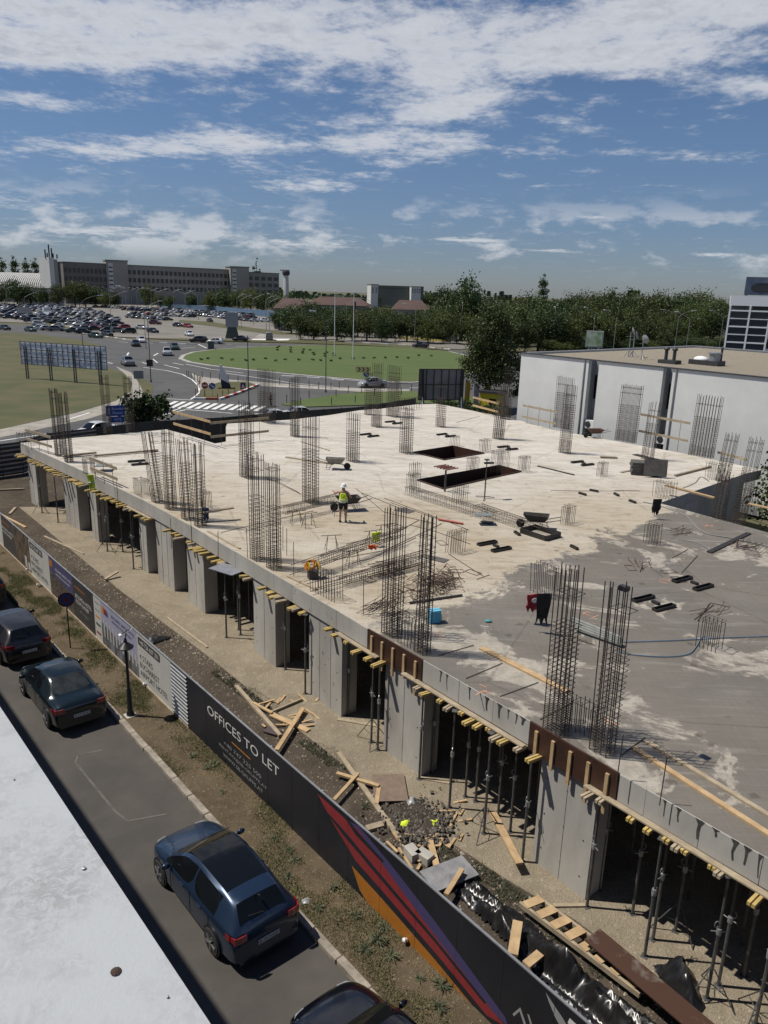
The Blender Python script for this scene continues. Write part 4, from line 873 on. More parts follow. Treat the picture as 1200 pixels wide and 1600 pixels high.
full_car('parked_saloon', 'dark green-black saloon parked between two dark hatchbacks', SEDAN, paint('dark_green', (0.006, 0.012, 0.014), 0.22, 0.2), -24.93, 6.92, HD, glass=glass_clear, plate='B 17 XYD')
full_car('parked_hatchback', 'dark grey hatchback parked in front of the green-black saloon', HATCH, paint('graphite', (0.014, 0.013, 0.014), 0.32, 0.3), -30.45, 6.90, HD + .01, plate='B 70 RLX')
full_car('parked_saloon', 'dark car cut by the left frame edge, foremost of the kerb row', SUV, paint('dark_navy', (0.012, 0.013, 0.024), 0.25, 0.3), -36.9, 6.95, HD, glass=glass_clear)
full_car('parked_saloon', 'glossy black car cut by the bottom frame edge, only bonnet showing', SEDAN, paint('black', (0.003, 0.0035, 0.006), 0.15, 0.1), -7.52, 6.88, HD, rim=rim_m)

# ------------------------------------------------------------------ printed hoarding along the street
fa_, fb_ = W(-44, 9.76), W(-4, 9.44); FD = (fb_ - fa_).normalized(); FN = Vector((-FD.y, FD.x, 0)); FA = math.atan2(FD.y, FD.x)
hoard = thing('site_hoarding', 'long printed site hoarding with hotel and office banners along the verge', 'hoarding', W(-20, 9.6, 0), 0, world=True)
def fpt(q, z, off=0.0): return fa_ + FD * q + Vector((0, 0, z)) - FN * off       # off towards the street
def fq(x, y):
    p = onplane(x, y, fa_, FN); return (p - fa_).dot(FD), p.z
ZB, ZT = 0.06, 1.90
navy = mat('navy_banner', (0.013, 0.015, 0.022), 0.45, var=0.25, vscale=0.8); anthracite = mat('anthracite_banner', (0.040, 0.039, 0.041), 0.5, var=0.2, vscale=0.8)
ban_white = mat('white_banner', (0.44, 0.44, 0.42), 0.55, var=0.07, vscale=1); ban_lilac = mat('lilac_banner', (0.30, 0.30, 0.40), 0.55, var=0.1); ban_purple = mat('purple_banner', (0.060, 0.055, 0.13), 0.55, var=0.1)
ban_photo = mat('brown_interior_print', (0.12, 0.085, 0.055), 0.55, c2=(0.030, 0.024, 0.020), vscale=3.2, stretch=(1, 1, 0.6), detail=2, contrast=(0.42, 0.58)); ban_sky = mat('grey_street_print', (0.17, 0.18, 0.21), 0.55, c2=(0.055, 0.05, 0.045), vscale=1.8, stretch=(1, 1, .4), detail=3, contrast=(0.4, 0.6))
ban_crowd = mat('crowd_print', (0.13, 0.10, 0.075), 0.55, c2=(0.028, 0.026, 0.028), vscale=9, detail=3, contrast=(0.4, 0.6)); ink_white = mat('white_ink', (0.62, 0.62, 0.60), 0.5); ink_dark = mat('dark_ink', (0.045, 0.047, 0.05), 0.5); ink_orange = mat('orange_ink', (0.50, 0.20, 0.03), 0.5); ink_red = mat('red_ink', (0.23, 0.026, 0.032), 0.5, var=0.1); ink_amber = mat('amber_ink', (0.36, 0.135, 0.018), 0.5, var=0.1); ink_purple = mat('purple_ink', (0.055, 0.045, 0.13), 0.5); ink_grey = mat('grey_ink', (0.27, 0.275, 0.28), 0.5)
def fpoly(name, pts, off, m_, parent, th=0.002):
    n = len(pts); P = [fpt(q, z, off) for q, z in pts] + [fpt(q, z, off - th) for q, z in pts]; m = MB()
    m.add(P, [tuple(range(n)), tuple(range(n, 2 * n))[::-1]] + [(k, (k + 1) % n, n + (k + 1) % n, n + k)[::-1] for k in range(n)])
    me = m.mesh(name, m_); bm = bmesh.new(); bm.from_mesh(me); bmesh.ops.recalc_face_normals(bm, faces=bm.faces); bm.to_mesh(me); bm.free()
    return put(name, me, parent)
def panel(x0, x1, m_, z0=ZB, z1=ZT, name='banner'):
    return fpoly(name, [(x0, z0), (x1, z0), (x1, z1), (x0, z1)], 0.0, m_, hoard, 0.018)
def ftext(txt, q0, zc, width, height, m_, parent, off=0.004, align='LEFT', keep=False):
    o = fpt(q0, zc, off + 0.001); M_ = Matrix(((FD.x, 0, -FN.x, o.x), (FD.y, 0, -FN.y, o.y), (0, 1, 0, o.z), (0, 0, 0, 1)))
    ob_ = lettering(txt, M_, width, height, m_, parent, align=align, keep=keep)
    root = hoard; ob_.location = (0, 0, 0) if parent is not hoard else -hoard.location
    return ob_
def sub(o): WORLD_P.discard(o.name); return o
B = [fq(x, y)[0] for x, y in ((-60, 748), (0, 800), (44, 842), (75, 867), (112, 898), (145, 930), (156, 938), (213, 986), (266, 1033), (292, 1060), (500, 1230), (905, 1578))]
BEND = (W(22, 9.3) - fa_).dot(FD)
def spoly(name, pts, off, m_, par): o = fpoly(name, pts, off, m_, par); o.location = (0, 0, 0); return o
# 1 dark banner with interior picture (left end)
b1 = panel(B[0], B[1], ban_white); b2 = panel(B[1], B[2], anthracite)
w = B[2] - B[1]; spoly('print', [(B[1] + w * .55, ZB + .02), (B[2] - .03, ZB + .02), (B[2] - .03, ZT - .03), (B[1] + w * .42, ZT - .03)], 0.003, ban_photo, b2)
ftext('BECOME A HOTEL', B[1] + .1, 1.22, w * .42, .14, ink_white, b2); ftext('ROOM OWNER', B[1] + .1, 1.0, w * .36, .14, ink_white, b2); ftext('INVESTMENT', B[1] + .15, 1.55, w * .30, .12, ink_orange, b2)
spoly('print', [(B[2] - .95, ZB + .1), (B[2] - .62, ZB + .1), (B[2] - .62, .75), (B[2] - .95, .75)], 0.006, ban_white, b2); spoly('print', [(B[2] - .42, ZB + .1), (B[2] - .08, ZB + .1), (B[2] - .08, .55), (B[2] - .42, .55)], 0.006, ban_white, b2)
def hotel_banner(q0, q1):
    b_ = panel(q0, q1, ban_white); w = q1 - q0
    spoly('print', [(q0 + .06 * w, 1.46), (q0 + .66 * w, 1.46), (q0 + .70 * w, 1.50), (q0 + .70 * w, 1.74), (q0 + .66 * w, 1.78), (q0 + .06 * w, 1.78), (q0 + .03 * w, 1.74), (q0 + .03 * w, 1.50)], 0.003, ink_dark, b_)
    ftext('+40 726 607 301', q0 + .08 * w, 1.62, w * .57, .17, ink_white, b_, 0.006)
    for k in range(4): spoly('star', [(q0 + w * (.08 + .07 * k) + .035 * math.cos(a), 1.30 + .035 * math.sin(a)) for a in [R(90 + 72 * i * 2) for i in range(5)]], 0.003, ink_orange, b_) if False else spoly('star', [(q0 + w * (.08 + .07 * k) + (.045 if i % 2 == 0 else .018) * math.cos(R(90 + 36 * i)), 1.30 + (.045 if i % 2 == 0 else .018) * math.sin(R(90 + 36 * i))) for i in range(10)], 0.003, ink_orange, b_)
    for txt, zc, k in (('4 STARS', 1.04, .40), ('BUCHAREST', .72, .58), ('AIRPORT HOTEL', .40, .82)): ftext(txt, q0 + .06 * w, zc, w * k, .215, ink_dark, b_)
hotel_banner(B[2], B[3])
b4 = panel(B[3], B[4], ban_purple); w = B[4] - B[3]
spoly('print', [(B[3], ZB), (B[4], ZB), (B[4], .95), (B[3] + w * .3, 1.12), (B[3], 1.25)], 0.003, ban_crowd, b4)
ftext('BUCHAREST AIRPORT HOTEL', B[3] + w * .28, 1.50, w * .66, .12, ink_white, b4); ftext('APARTMENTS FOR INVESTMENT', B[3] + w * .28, 1.28, w * .6, .09, ink_white, b4)
spoly('print', [(B[3] + .08, 1.45), (B[3] + .5, 1.45), (B[3] + .5, 1.75), (B[3] + .08, 1.75)], 0.004, ink_amber, b4)
b5 = panel(B[4], B[5], anthracite); w = B[5] - B[4]
ftext('INVESTMENT', B[4] + w * .1, 1.52, w * .5, .12, ink_orange, b5); ftext('BECOME A HOTEL', B[4] + w * .1, 1.12, w * .78, .17, ink_white, b5); ftext('ROOM OWNER', B[4] + w * .12, .88, w * .62, .17, ink_white, b5); ftext('& enjoy', B[4] + w * .3, .52, w * .4, .13, ink_grey, b5)
b6 = panel(B[5], B[6], ban_white)
for k, (zc, m_) in enumerate(((1.65, ink_grey), (1.35, ink_grey), (1.05, ink_orange), (.72, ink_dark), (.35, ink_red))): spoly('print', [(B[5] + .15, zc - .05), (B[6] - .15, zc - .05), (B[6] - .15, zc + .04), (B[5] + .15, zc + .04)], 0.003, m_, b6)
b7 = panel(B[6], B[7], ban_lilac); w = B[7] - B[6]
spoly('print', [(B[6], ZB), (B[7], ZB), (B[7], .62), (B[6] + w * .5, .85), (B[6], 1.0)], 0.003, ban_sky, b7)
for k in range(11): q = B[6] + .25 + k * (w - .5) / 10; spoly('print', [(q, .45), (q + .10, .45), (q + .10, 1.18 - .03 * k), (q, 1.20 - .03 * k)], 0.006, ban_white, b7)
for k, m_ in enumerate((ink_orange, ink_red, ink_purple)): spoly('print', [(B[6] + .12 + .22 * k, 1.42), (B[6] + .32 + .22 * k, 1.42), (B[6] + .32 + .22 * k, 1.75 - .08 * k), (B[6] + .12 + .22 * k, 1.7)], 0.004, m_, b7)
ftext('BUCHAREST AIRPORT HOTEL', B[6] + w * .32, 1.62, w * .62, .12, ink_purple, b7); ftext('APARTMENTS FOR INVESTMENT', B[6] + w * .32, 1.42, w * .55, .10, ink_purple, b7)
hotel_banner(B[7], B[8])
# bare corrugated sheet: every rib is a piece
cor = mat('corrugated_zinc', (0.50, 0.51, 0.52), 0.35, 0.7, var=0.15); bc = panel(B[8], B[9], dark_metal, ZB - .05, ZT - .04, 'corrugated_sheet')
rib = None
for k in range(13):
    z = .08 + k * .138; m = MB(); q0, q1 = B[8] + .02, B[9] - .02
    P = [fpt(q0, z, .003), fpt(q1, z, .003), fpt(q1, z + .028, .035), fpt(q0, z + .028, .035), fpt(q1, z + .062, .035), fpt(q0, z + .062, .035), fpt(q1, z + .09, .003), fpt(q0, z + .09, .003)]
    m.add(P, [(0, 1, 2, 3), (3, 2, 4, 5), (5, 4, 6, 7)]); o = m.build('rib', cor, bc); o.location = (0, 0, 0)
# OFFICES TO LET banner and the red and amber design
b9 = panel(B[9], B[10], navy, -.05); b10 = panel(B[10], BEND, navy, -.12)
q0, q1 = fq(324, 1104)[0], fq(436, 1192)[0]
ftext('OFFICES TO LET', q0, 1.38, q1 - q0, .30, ink_white, b9)
a, b_ = fq(362, 1153)[0], fq(391, 1181)[0]; spoly('print', [(a, .955), (b_, .955), (b_, .985), (a, .985)], 0.003, ink_orange, b9)
cx = (a + b_) / 2
for txt, zc, wd in (('+40 747 225 500', .72, 2.15), ('RENT.RO@SB-GRUPPE.AT', .50, 2.75), ('WWW.SB-GRUPPE.AT', .28, 2.3)): ftext(txt, cx + .05, zc, wd, .125, ink_grey, b9, align='CENTER')
def zpix(pts): return [(q, max(-.08, min(ZT - .01, z))) for q, z in (fq(x, y) for x, y in pts)]
spoly('print', zpix([(496, 1240), (543, 1283), (562, 1297), (610, 1365), (680, 1460), (770, 1580), (792, 1606), (760, 1586), (690, 1500), (600, 1395), (556, 1345), (520, 1285)]), 0.003, ink_red, b10)
spoly('print', zpix([(550, 1353), (600, 1408), (680, 1500), (752, 1588), (700, 1552), (640, 1490), (580, 1432), (562, 1390)]), 0.004, ink_amber, b10)
spoly('print', zpix([(546, 1284), (560, 1290), (610, 1350), (680, 1440), (790, 1590), (795, 1606), (770, 1580), (680, 1462), (610, 1367), (562, 1299)]), 0.005, ink_purple, b10)
spoly('print', zpix([(500, 1256), (540, 1300), (600, 1372), (680, 1466), (760, 1566), (757, 1568), (678, 1470), (597, 1376), (536, 1304)]), 0.006, navy, b10)
spoly('print', zpix([(530, 1262), (560, 1300), (600, 1345), (598, 1348), (556, 1304)]), 0.007, navy, b10)
spoly('print', zpix([(853, 1551), (862, 1565), (880, 1592), (890, 1610), (880, 1612), (868, 1590), (858, 1566)]), 0.003, ink_grey, b10)
spoly('print', zpix([(801, 1584), (813, 1574), (822, 1600), (819, 1602), (812, 1580), (803, 1588)]), 0.003, ink_grey, b10); spoly('print', zpix([(824, 1584), (827, 1586), (832, 1602), (829, 1602)]), 0.003, ink_grey, b10)
spoly('print', zpix([(890, 1591), (900, 1600), (896, 1606), (887, 1598)]), 0.003, ink_white, b10)
# frame: top rail, bottom rail, posts
MB().plank(fpt(B[0], ZT + .02, -.01), fpt(BEND, ZT + .02, -.01), .05, .03).build('top_rail', galv, hoard)
MB().plank(fpt(B[0], .03, .01), fpt(B[9], .03, .01), .05, .06).build('bottom_rail', timber_old, hoard)
for k in range(1, 14): MB().box(fpt(B[9] + k * 1.22, .93, .004), (.006, .004, 1.92), FA).build('seam', anthracite, hoard)
q = B[0]
while q < BEND: MB().box(fpt(q, .95, -.05), (.06, .06, 1.95), FA).build('post', galv, hoard); q += 2.4

# ------------------------------------------------------------------ street furniture on the verge
lp = W(-22.57, 8.40, 0)
t = thing('solar_street_lamp', 'black garden lamp post with small solar panel on the verge', 'street lamp', lp, SA)
m = MB(); m.lathe([(.13, 0), (.13, .10), (.085, .18), (.075, .95), (.05, 1.0), (.045, 2.62)], 10); m.build('post', black_metal, t, 1)
m = MB(); m.lathe([(.05, 2.52), (.24, 2.46), (.25, 2.50), (.06, 2.66)], 16); m.build('shade', black_metal, t, 1)
m = MB(); m.lathe([(.045, 2.62), (.06, 2.72), (.03, 2.80)], 8); m.bar((0, 0, 2.7), (-.06, 0.06, 2.94), .02, 6); m.build('bracket', black_metal, t)
Tm = Matrix.Translation((-.06, .06, 2.97)) @ Matrix.Rotation(R(-38), 4, 'Z') @ Matrix.Rotation(R(32), 4, 'X')
sp = MB().box((0, 0, 0), (.22, .42, .02), M=Tm).build('solar_panel', white_paint, t)
cellm = mat('solar_cell', (.012, .014, .022), .15, var=.1)
for i in range(2):
    for j in range(6): MB().box((-.05 + i * .1, -.165 + j * .066, .0125), (.09, .056, .006), M=Tm).build('cell', cellm, sp)
MB().ball((-.14, -.10, 2.88), (.08, .06, .05), 8, 6).build('lamp_head', white_paint, t)
MB().box((0, 0, .005), (.36, .36, .03)).build('foot_slab', concrete, t)
def round_sign(name, label, p, h, r, faces, rz, cat='road sign', pole=black_metal, group=None):
    t = thing(name, label, cat, p, rz, group); MB().bar((0, 0.03, 0), (0, .03, h), .025, 8).build('pole', pole, t)
    return t
blue_sign = mat('sign_blue', (.015, .03, .13), .45, var=.1); red_sign = mat('sign_red', (.16, .012, .014), .45, var=.1); white_sign = mat('sign_white', (.68, .68, .68), .5)
def disc(r, y, n=24, th=.012, z=0): return MB().lathe([(r, 0), (r, th)], n, 0, Matrix.Translation((0, y, z)) @ Matrix.Rotation(R(90), 4, 'X'))
to_cam = math.atan2(0 - W(-28.7, 8.5).y, 0 - W(-28.7, 8.5).x) + R(90)
t = round_sign('no_stopping_sign', 'round blue no-stopping sign with red rim on a thin black pole', W(-28.7, 8.5), 2.1, .3, None, to_cam)
disc(.30, 0, z=2.05).build('sign_rim', mat('faded_red_rim', (.05, .012, .014), .5), t); disc(.255, -.006, z=2.05).build('sign_face', blue_sign, t)
for sg in (1, -1): MB().plank((-.17 * sg, -.021, 1.88), (.17 * sg, -.021, 2.22), .05, .004, up=(0, 1, 0)).build('cross_bar', red_sign, t)
# ------------------------------------------------------------------ trees
leaf_a = mat('leaf_green', (0.058, 0.084, 0.018), 0.6, island=0.5, trans=0.25); leaf_b = mat('leaf_dark_green', (0.042, 0.072, 0.018), 0.6, island=0.5, trans=0.22)
leaf_c = mat('leaf_olive', (0.082, 0.104, 0.024), 0.6, island=0.5, trans=0.28); leaf_d = mat('leaf_far_green', (0.028, 0.050, 0.020), 0.65, island=0.45, trans=0.2)
bark = mat('bark', (0.075, 0.055, 0.038), 0.9, var=0.35, vscale=6, bump=0.4, bscale=20)
def crown_mesh(name, lobes, n, size, m_, seed, droop=0.0):
    r = random.Random(seed); vs = []; fs = []; vol = [l[3] * l[4] * l[5] for l in lobes]; tot = sum(vol)
    for l, v in zip(lobes, vol):
        # each lobe is broken into clumps so that gaps and uneven outlines appear
        k = max(1, int(n * v / tot)); nc = max(5, k // 26); cl = []
        for _ in range(nc):
            d = Vector((r.gauss(0, 1), r.gauss(0, 1), r.gauss(0, 1))).normalized() * (r.random() ** 0.45) * r.uniform(0.85, 1.12); cl.append(Vector((l[0] + d.x * l[3], l[1] + d.y * l[4], l[2] + d.z * l[5])))
        cr = (l[3] * l[4] * l[5]) ** (1 / 3) * 0.30
        for _ in range(k):
            c = r.choice(cl); p = c + Vector((r.gauss(0, 1), r.gauss(0, 1), r.gauss(0, 0.8))) * cr * 0.62
            a = Vector((r.gauss(0, 1), r.gauss(0, 1), r.gauss(0, 0.7))).normalized(); b_ = a.orthogonal().normalized(); c2 = a.cross(b_); s_ = size * r.uniform(0.6, 1.35)
            i = len(vs); vs += [tuple(p + b_ * s_ * .62), tuple(p + c2 * s_ * .42 + b_ * .1 * s_), tuple(p - b_ * s_ * .55), tuple(p - c2 * s_ * .40 + b_ * .05 * s_)]; fs.append((i, i + 1, i + 2, i + 3))
    me = bpy.data.meshes.new(name); me.from_pydata(vs, [], fs); me.materials.append(m_); return me
def trunk_mesh(h, r0, seed, limbs=5, spread=0.3):
    r = random.Random(seed); m = MB(); m.path([(0, 0, -.1), (r.uniform(-.02, .02) * h, r.uniform(-.02, .02) * h, h * .3), (r.uniform(-.03, .03) * h, r.uniform(-.03, .03) * h, h * .62), (0, 0, h * .9)], [r0, r0 * .75, r0 * .45, r0 * .12], 7)
    for k in range(limbs):
        a = k * 2.4 + r.random(); z = h * r.uniform(.25, .55); q = spread * h * r.uniform(.6, 1.1)
        m.path([(0, 0, z), (q * .5 * math.cos(a), q * .5 * math.sin(a), z + h * .12), (q * math.cos(a), q * math.sin(a), z + h * .28)], [r0 * .38, r0 * .25, r0 * .07], 5)
    return m.mesh('trunk', bark, 60)
def lobes_round(seed, n=7, w=.36, zc=.58, h=.40):
    r = random.Random(seed); L_ = [(0, 0, zc, w * .8, w * .8, h * .85)]
    for k in range(n):
        a = k * 6.283 / n + r.random() * .6; L_.append((math.cos(a) * w * .58, math.sin(a) * w * .58, zc + r.uniform(-.6, .55) * h * .7, w * r.uniform(.38, .56), w * r.uniform(.38, .56), h * r.uniform(.28, .42)))
    return L_
# unit trees (height 1), scaled when placed
UT = []
for k in range(6):
    UT.append((trunk_mesh(1.0, .028, 40 + k), crown_mesh('crown', lobes_round(60 + k, 6 + k % 3, .36 + .03 * (k % 3), .50, .50), 5200, .030, (leaf_a, leaf_b, leaf_c, leaf_b, leaf_a, leaf_c)[k], 80 + k)))
POPLAR = (trunk_mesh(1.0, .022, 90, 3, .08), crown_mesh('crown', [(0, 0, .56, .115, .115, .44), (.03, 0, .40, .12, .12, .3), (-.02, .02, .75, .085, .085, .22)], 1500, .032, leaf_b, 91))
CONIFER = (trunk_mesh(1.0, .02, 92, 0), crown_mesh('crown', [(0, 0, .30, .20, .20, .20), (0, 0, .50, .16, .16, .20), (0, 0, .70, .11, .11, .18), (0, 0, .88, .05, .05, .12)], 1500, .034, leaf_b, 93))
def tree(label, p, h, kind=0, wide=1.0, name='tree', group=None, rz=None):
    tm, cm = UT[kind] if isinstance(kind, int) else kind
    t = thing(name, label, 'tree', p, rnd.uniform(0, 6.28) if rz is None else rz, group); t.scale = (h * wide, h * wide, h)
    put('trunk', tm, t, loc=(0, 0, 0)); put('crown', cm, t, loc=(0, 0, 0)); return t
def tree_px(label, x, ybase, ytop, kind=0, wide=1.0, name='tree', group=None):
    p = at(x, ybase, 0); return tree(label, p, tall(p, ytop), kind, wide, name, group)
BELT = 'trees of the dense belt beyond the roundabout'
for row, (yb0, yb1, ytop, step) in enumerate(((548, 545, 487, 24), (541, 538, 472, 20), (533, 529, 462, 17), (524, 520, 455, 15))):
    x = 795 + row * 5
    while x < (1128 if row else 1100):
        f = (x - 795) / 350; yb = yb0 + (yb1 - yb0) * f + rnd.uniform(-1.5, 1.5); yt = ytop + rnd.uniform(-11, 10) + f * 2
        tree_px('leafy green tree in the dense belt right of the roundabout', x, yb, yt, rnd.randrange(6), rnd.uniform(.85, 1.1), 'broadleaf_tree', BELT); x += step * rnd.uniform(.8, 1.25)
for row, (yb, ytop, step) in enumerate(((530, 487, 20), (524, 472, 17), (515, 463, 16))):
    x = 470 + row * 6
    while x < 800:
        f = (x - 470) / 330; b = yb + f * 10 + rnd.uniform(-1.5, 1.5)
        tp = ytop + rnd.uniform(-6, 7) + (5 if 560 < x < 690 and row == 2 else 0)
        if row == 2 and 440 < x < 690: tp = 474 + rnd.uniform(-3, 3)
        if row == 1 and 470 < x < 690: tp = 482 + rnd.uniform(-4, 3)
        tree_px('leafy green tree behind the far side of the roundabout', x, b, tp, rnd.randrange(6), rnd.uniform(.9, 1.2), 'broadleaf_tree', 'trees beyond the far roundabout edge'); x += step * rnd.uniform(.8, 1.25)
tree_px('tall round-topped tree rising above the belt near the frame middle', 722, 530, 423, 1, .85, 'broadleaf_tree')
tree_px('second tall tree at the left shoulder of the round-topped one', 690, 520, 440, 3, .8, 'broadleaf_tree')
tree_px('slender poplar standing alone above the right tree belt', 846, 500, 427, POPLAR, 1.0, 'poplar_tree')
for x, yt, lab in ((7, 401, 'leftmost poplar behind the arched hall'), (27, 399, 'second poplar from the left behind the arched hall'), (46, 402, 'thin poplar behind the arched hall near the white tower'), (60, 402, 'poplar just left of the white tower')):
    tree_px(lab, x, 462, yt, POPLAR, 1.0, 'poplar_tree')
tree_px('dark conifer rising behind the right end of the long block', 402, 474, 400, CONIFER, .8, 'conifer_tree')
k = 0
for (x, yb, yt, w) in [(8, 477, 437, 1.2), (28, 478, 432, 1.2), (48, 478, 441, 1.1), (68, 479, 445, 1.0), (92, 480, 440, 1.0), (118, 480, 434, 1.1), (134, 480, 436, 1.1), (150, 480, 444, 1.1), (165, 481, 452, 1.1), (180, 481, 452, 1.1), (232, 482, 440, .8), (248, 483, 455, 1), (265, 484, 458, 1), (300, 485, 455, 1), (330, 487, 449, 1), (350, 488, 446, 1.1), (372, 489, 448, 1.1), (392, 490, 445, 1.1), (412, 492, 450, 1.1), (430, 494, 452, 1.1), (446, 500, 455, 1.1)]:
    tree_px('dark leafy tree along the far edge of the car park', x, yb, yt, k % 6, w, 'broadleaf_tree', 'trees along the far car park edge'); k += 1
for (x, yb, yt) in [(455, 521, 471), (480, 523, 466), (512, 524, 475), (436, 516, 478), (496, 520, 480)]:
    tree_px('dark tree shading the parked cars below the brown roof', x, yb, yt, 1 + k % 2 * 2, 1.15, 'broadleaf_tree', 'trees shading the cars below the brown roof'); k += 1
for i in range(46):
    x = 850 + i * 6.4 + rnd.uniform(-3, 3); tree_px('low shrub at the foot of the tree belt', x, 551 - (x - 790) * .012 + rnd.uniform(-1, 1), 527 + rnd.uniform(-5, 6), i % 6, 1.7, 'shrub', 'shrubs at the foot of the tree belt')
for i in range(14): tree_px('dark tree hiding the foot of the distant apartment block', 588 + i * 6.5 + rnd.uniform(-2, 2), 480, 455 + rnd.uniform(-2, 4), i % 6, 1.2, 'broadleaf_tree', 'trees before the distant apartment block')
# tree line on the horizon: one mass
def tree_line():
    r = random.Random(5); vs = []; fs = []
    for k in range(5200):
        x = r.uniform(-1250, 1250); y = r.uniform(900, 1150); hh = 9 + 6 * math.sin(x * .021) * math.sin(x * .0057 + 1) + r.gauss(0, 1.8); z = hh * math.sqrt(r.random()); s_ = r.uniform(2.5, 5)
        a = Vector((r.gauss(0, 1), -abs(r.gauss(0, 1)), r.gauss(0, .6))).normalized(); b_ = a.orthogonal().normalized(); c2 = a.cross(b_); p = Vector((x, y, z)); i = len(vs)
        vs += [tuple(p + b_ * s_), tuple(p + c2 * s_ * .8), tuple(p - b_ * s_), tuple(p - c2 * s_ * .8)]; fs.append((i, i + 1, i + 2, i + 3))
    me = bpy.data.meshes.new('horizon_wood'); me.from_pydata(vs, [], fs); me.materials.append(leaf_d); return tag(put('horizon_wood', me), 'low dark woodland along the horizon', kind='stuff')
tree_line()
# large near tree beside the white building, small tree and shrubs
def big_tree(name, label, p, h, lobes, n, size, m_, seed, r0):
    t = thing(name, label, 'tree', p, 0); tm = trunk_mesh(h, r0, seed, 6, .22); put('trunk', tm, t, loc=(0, 0, 0)); put('crown', crown_mesh('crown', lobes, n, size, m_, seed), t, loc=(0, 0, 0)); return t
p = at(764, 640, 0); h = tall(p, 478) * 1.07
big_tree('broadleaf_tree', 'large dense tree beside the left corner of the white building', p, h, [(-.3, 0, h * .55, 2.7, 2.7, h * .32), (-2.0, 0, h * .40, 2.1, 2.2, h * .18), (1.8, .5, h * .44, 2.1, 2.1, h * .20), (-.2, 0, h * .82, 2.0, 1.9, h * .17), (.2, -1.0, h * .34, 2.6, 2.0, h * .15), (-1.2, -.8, h * .62, 1.9, 1.8, h * .16), (1.0, -.5, h * .70, 1.6, 1.6, h * .15)], 19000, .21, leaf_a, 301, .26)
p = at(822, 640, 0); h = tall(p, 555)
big_tree('broadleaf_tree', 'smaller tree squeezed between the large tree and white building', p, h, [(0, 0, h * .6, 1.7, 1.7, h * .35), (-.6, 0, h * .35, 1.5, 1.5, h * .25)], 2600, .26, leaf_b, 302, .14)
p = at(227, 688, 0); h = tall(p, 606)
big_tree('broadleaf_tree', 'small leafy tree beside the blue direction sign', p, h, [(-.8, 0, h * .58, 1.5, 1.5, h * .26), (.9, 0, h * .6, 1.3, 1.3, h * .26), (2.0, .2, h * .70, .8, .9, h * .22), (0, 0, h * .8, .9, .9, h * .16), (-1.2, .6, h * .68, .8, .8, h * .2), (.3, 0, h * .42, 1.4, 1.2, h * .16)], 3600, .24, leaf_b, 303, .10)
for (px_, py_, yt, lab, n_) in ((1195, 855, 700, 'leafy tree at the right frame edge behind the recess', 5000), (1168, 800, 690, 'small tree peeking over the right corner of the slab', 2200), (1215, 900, 800, 'shrub below the right corner of the slab', 2600)):
    p = at(px_, py_, 0); p = p + Vector((2.5, 3, 0)); h = tall(p, yt); big_tree('broadleaf_tree', lab, p, h, [(0, 0, h * .65, 1.8, 1.8, h * .3), (-.5, -.5, h * .4, 1.8, 1.6, h * .25), (.6, .2, h * .5, 1.7, 1.7, h * .3)], n_, .20, leaf_a, 304 + n_, .12)
# hedge behind the back edge of the slab
hd = crown_mesh('hedge', [(x_, 0, .8, 1.3, .9, .75) for x_ in (-5, -3.5, -2, -.5, 1, 2.5, 4)], 5200, .17, leaf_b, 320)
p = at(742, 655, 0); o = put('hedge', hd, None, loc=p + Vector((0, 3.5, 0)), rz=R(-40)); tag(o, 'dark green hedge behind the far corner of the slab', 'hedge')

# ------------------------------------------------------------------ cars further away
far_paints = {n_: paint(n_ + '_car', c, .3, .3) for n_, c in dict(white=(.62, .62, .61), silver=(.36, .37, .38), grey=(.14, .145, .15), black=(.012, .012, .014), navy=(.016, .022, .045), red=(.22, .014, .018), green=(.03, .055, .045), beige=(.30, .27, .22), maroon=(.07, .012, .018)).items()}
def far_mesh(S, name):
    P = car_loft(S); m = MB(); gi = {'body': 0, 'roof_panel': 0, 'windscreen': 1, 'rear_window': 1, 'side_window': 1, 'sill': 2}
    for k, q in P.items():
        b_ = len(m.v); m.v += q.v; m.f += [tuple(b_ + i for i in f) for f in q.f]; m.m += [gi[k]] * len(q.f)
    w = S['st'][7][2]
    for fx in (S['fa'], S['ra']):
        for sg in (1, -1): m.lathe([(.001, w - .2), (.33, w - .2), (.33, w + .01), (.001, w + .012)], 12, 2, Matrix.Translation((S['L'] / 2 - fx * S['L'], 0, .33)) @ Matrix.Rotation(R(-90 * sg), 4, 'X'))
    for sg in (1, -1):
        m.box((-S['L'] / 2 + .03, sg * .62, S['st'][-3][1] - .14), (.09, .28, .12), mi=3); m.box((S['L'] / 2 - .07, sg * .62, S['st'][2][1] - .06), (.12, .26, .10), mi=4)
    me = m.mesh(name, [far_paints['white'], glass_m, tyre_m, tail_m, head_m]); return weld(me)
FM = {'hatch': far_mesh(HATCH, 'car'), 'sedan': far_mesh(SEDAN, 'car'), 'suv': far_mesh(SUV, 'car'), 'van': far_mesh(VAN, 'van')}
def far_car(label, p, rz, shape, colour, group=None, cat='car', name='car'):
    o = put(name, FM[shape], None, loc=p, rz=rz); o.material_slots[0].link = 'OBJECT'; o.material_slots[0].material = far_paints[colour]; return tag(o, label, cat, group)
def road_car(label, x, y, x2, y2, shape, colour, name='car', cat='car'):
    a, b_ = at(x, y), at(x2, y2); d = b_ - a; return far_car(label, Vector((a.x, a.y, 0)), math.atan2(d.y, d.x), shape, colour, 'cars on the roads round the roundabout', cat, name)
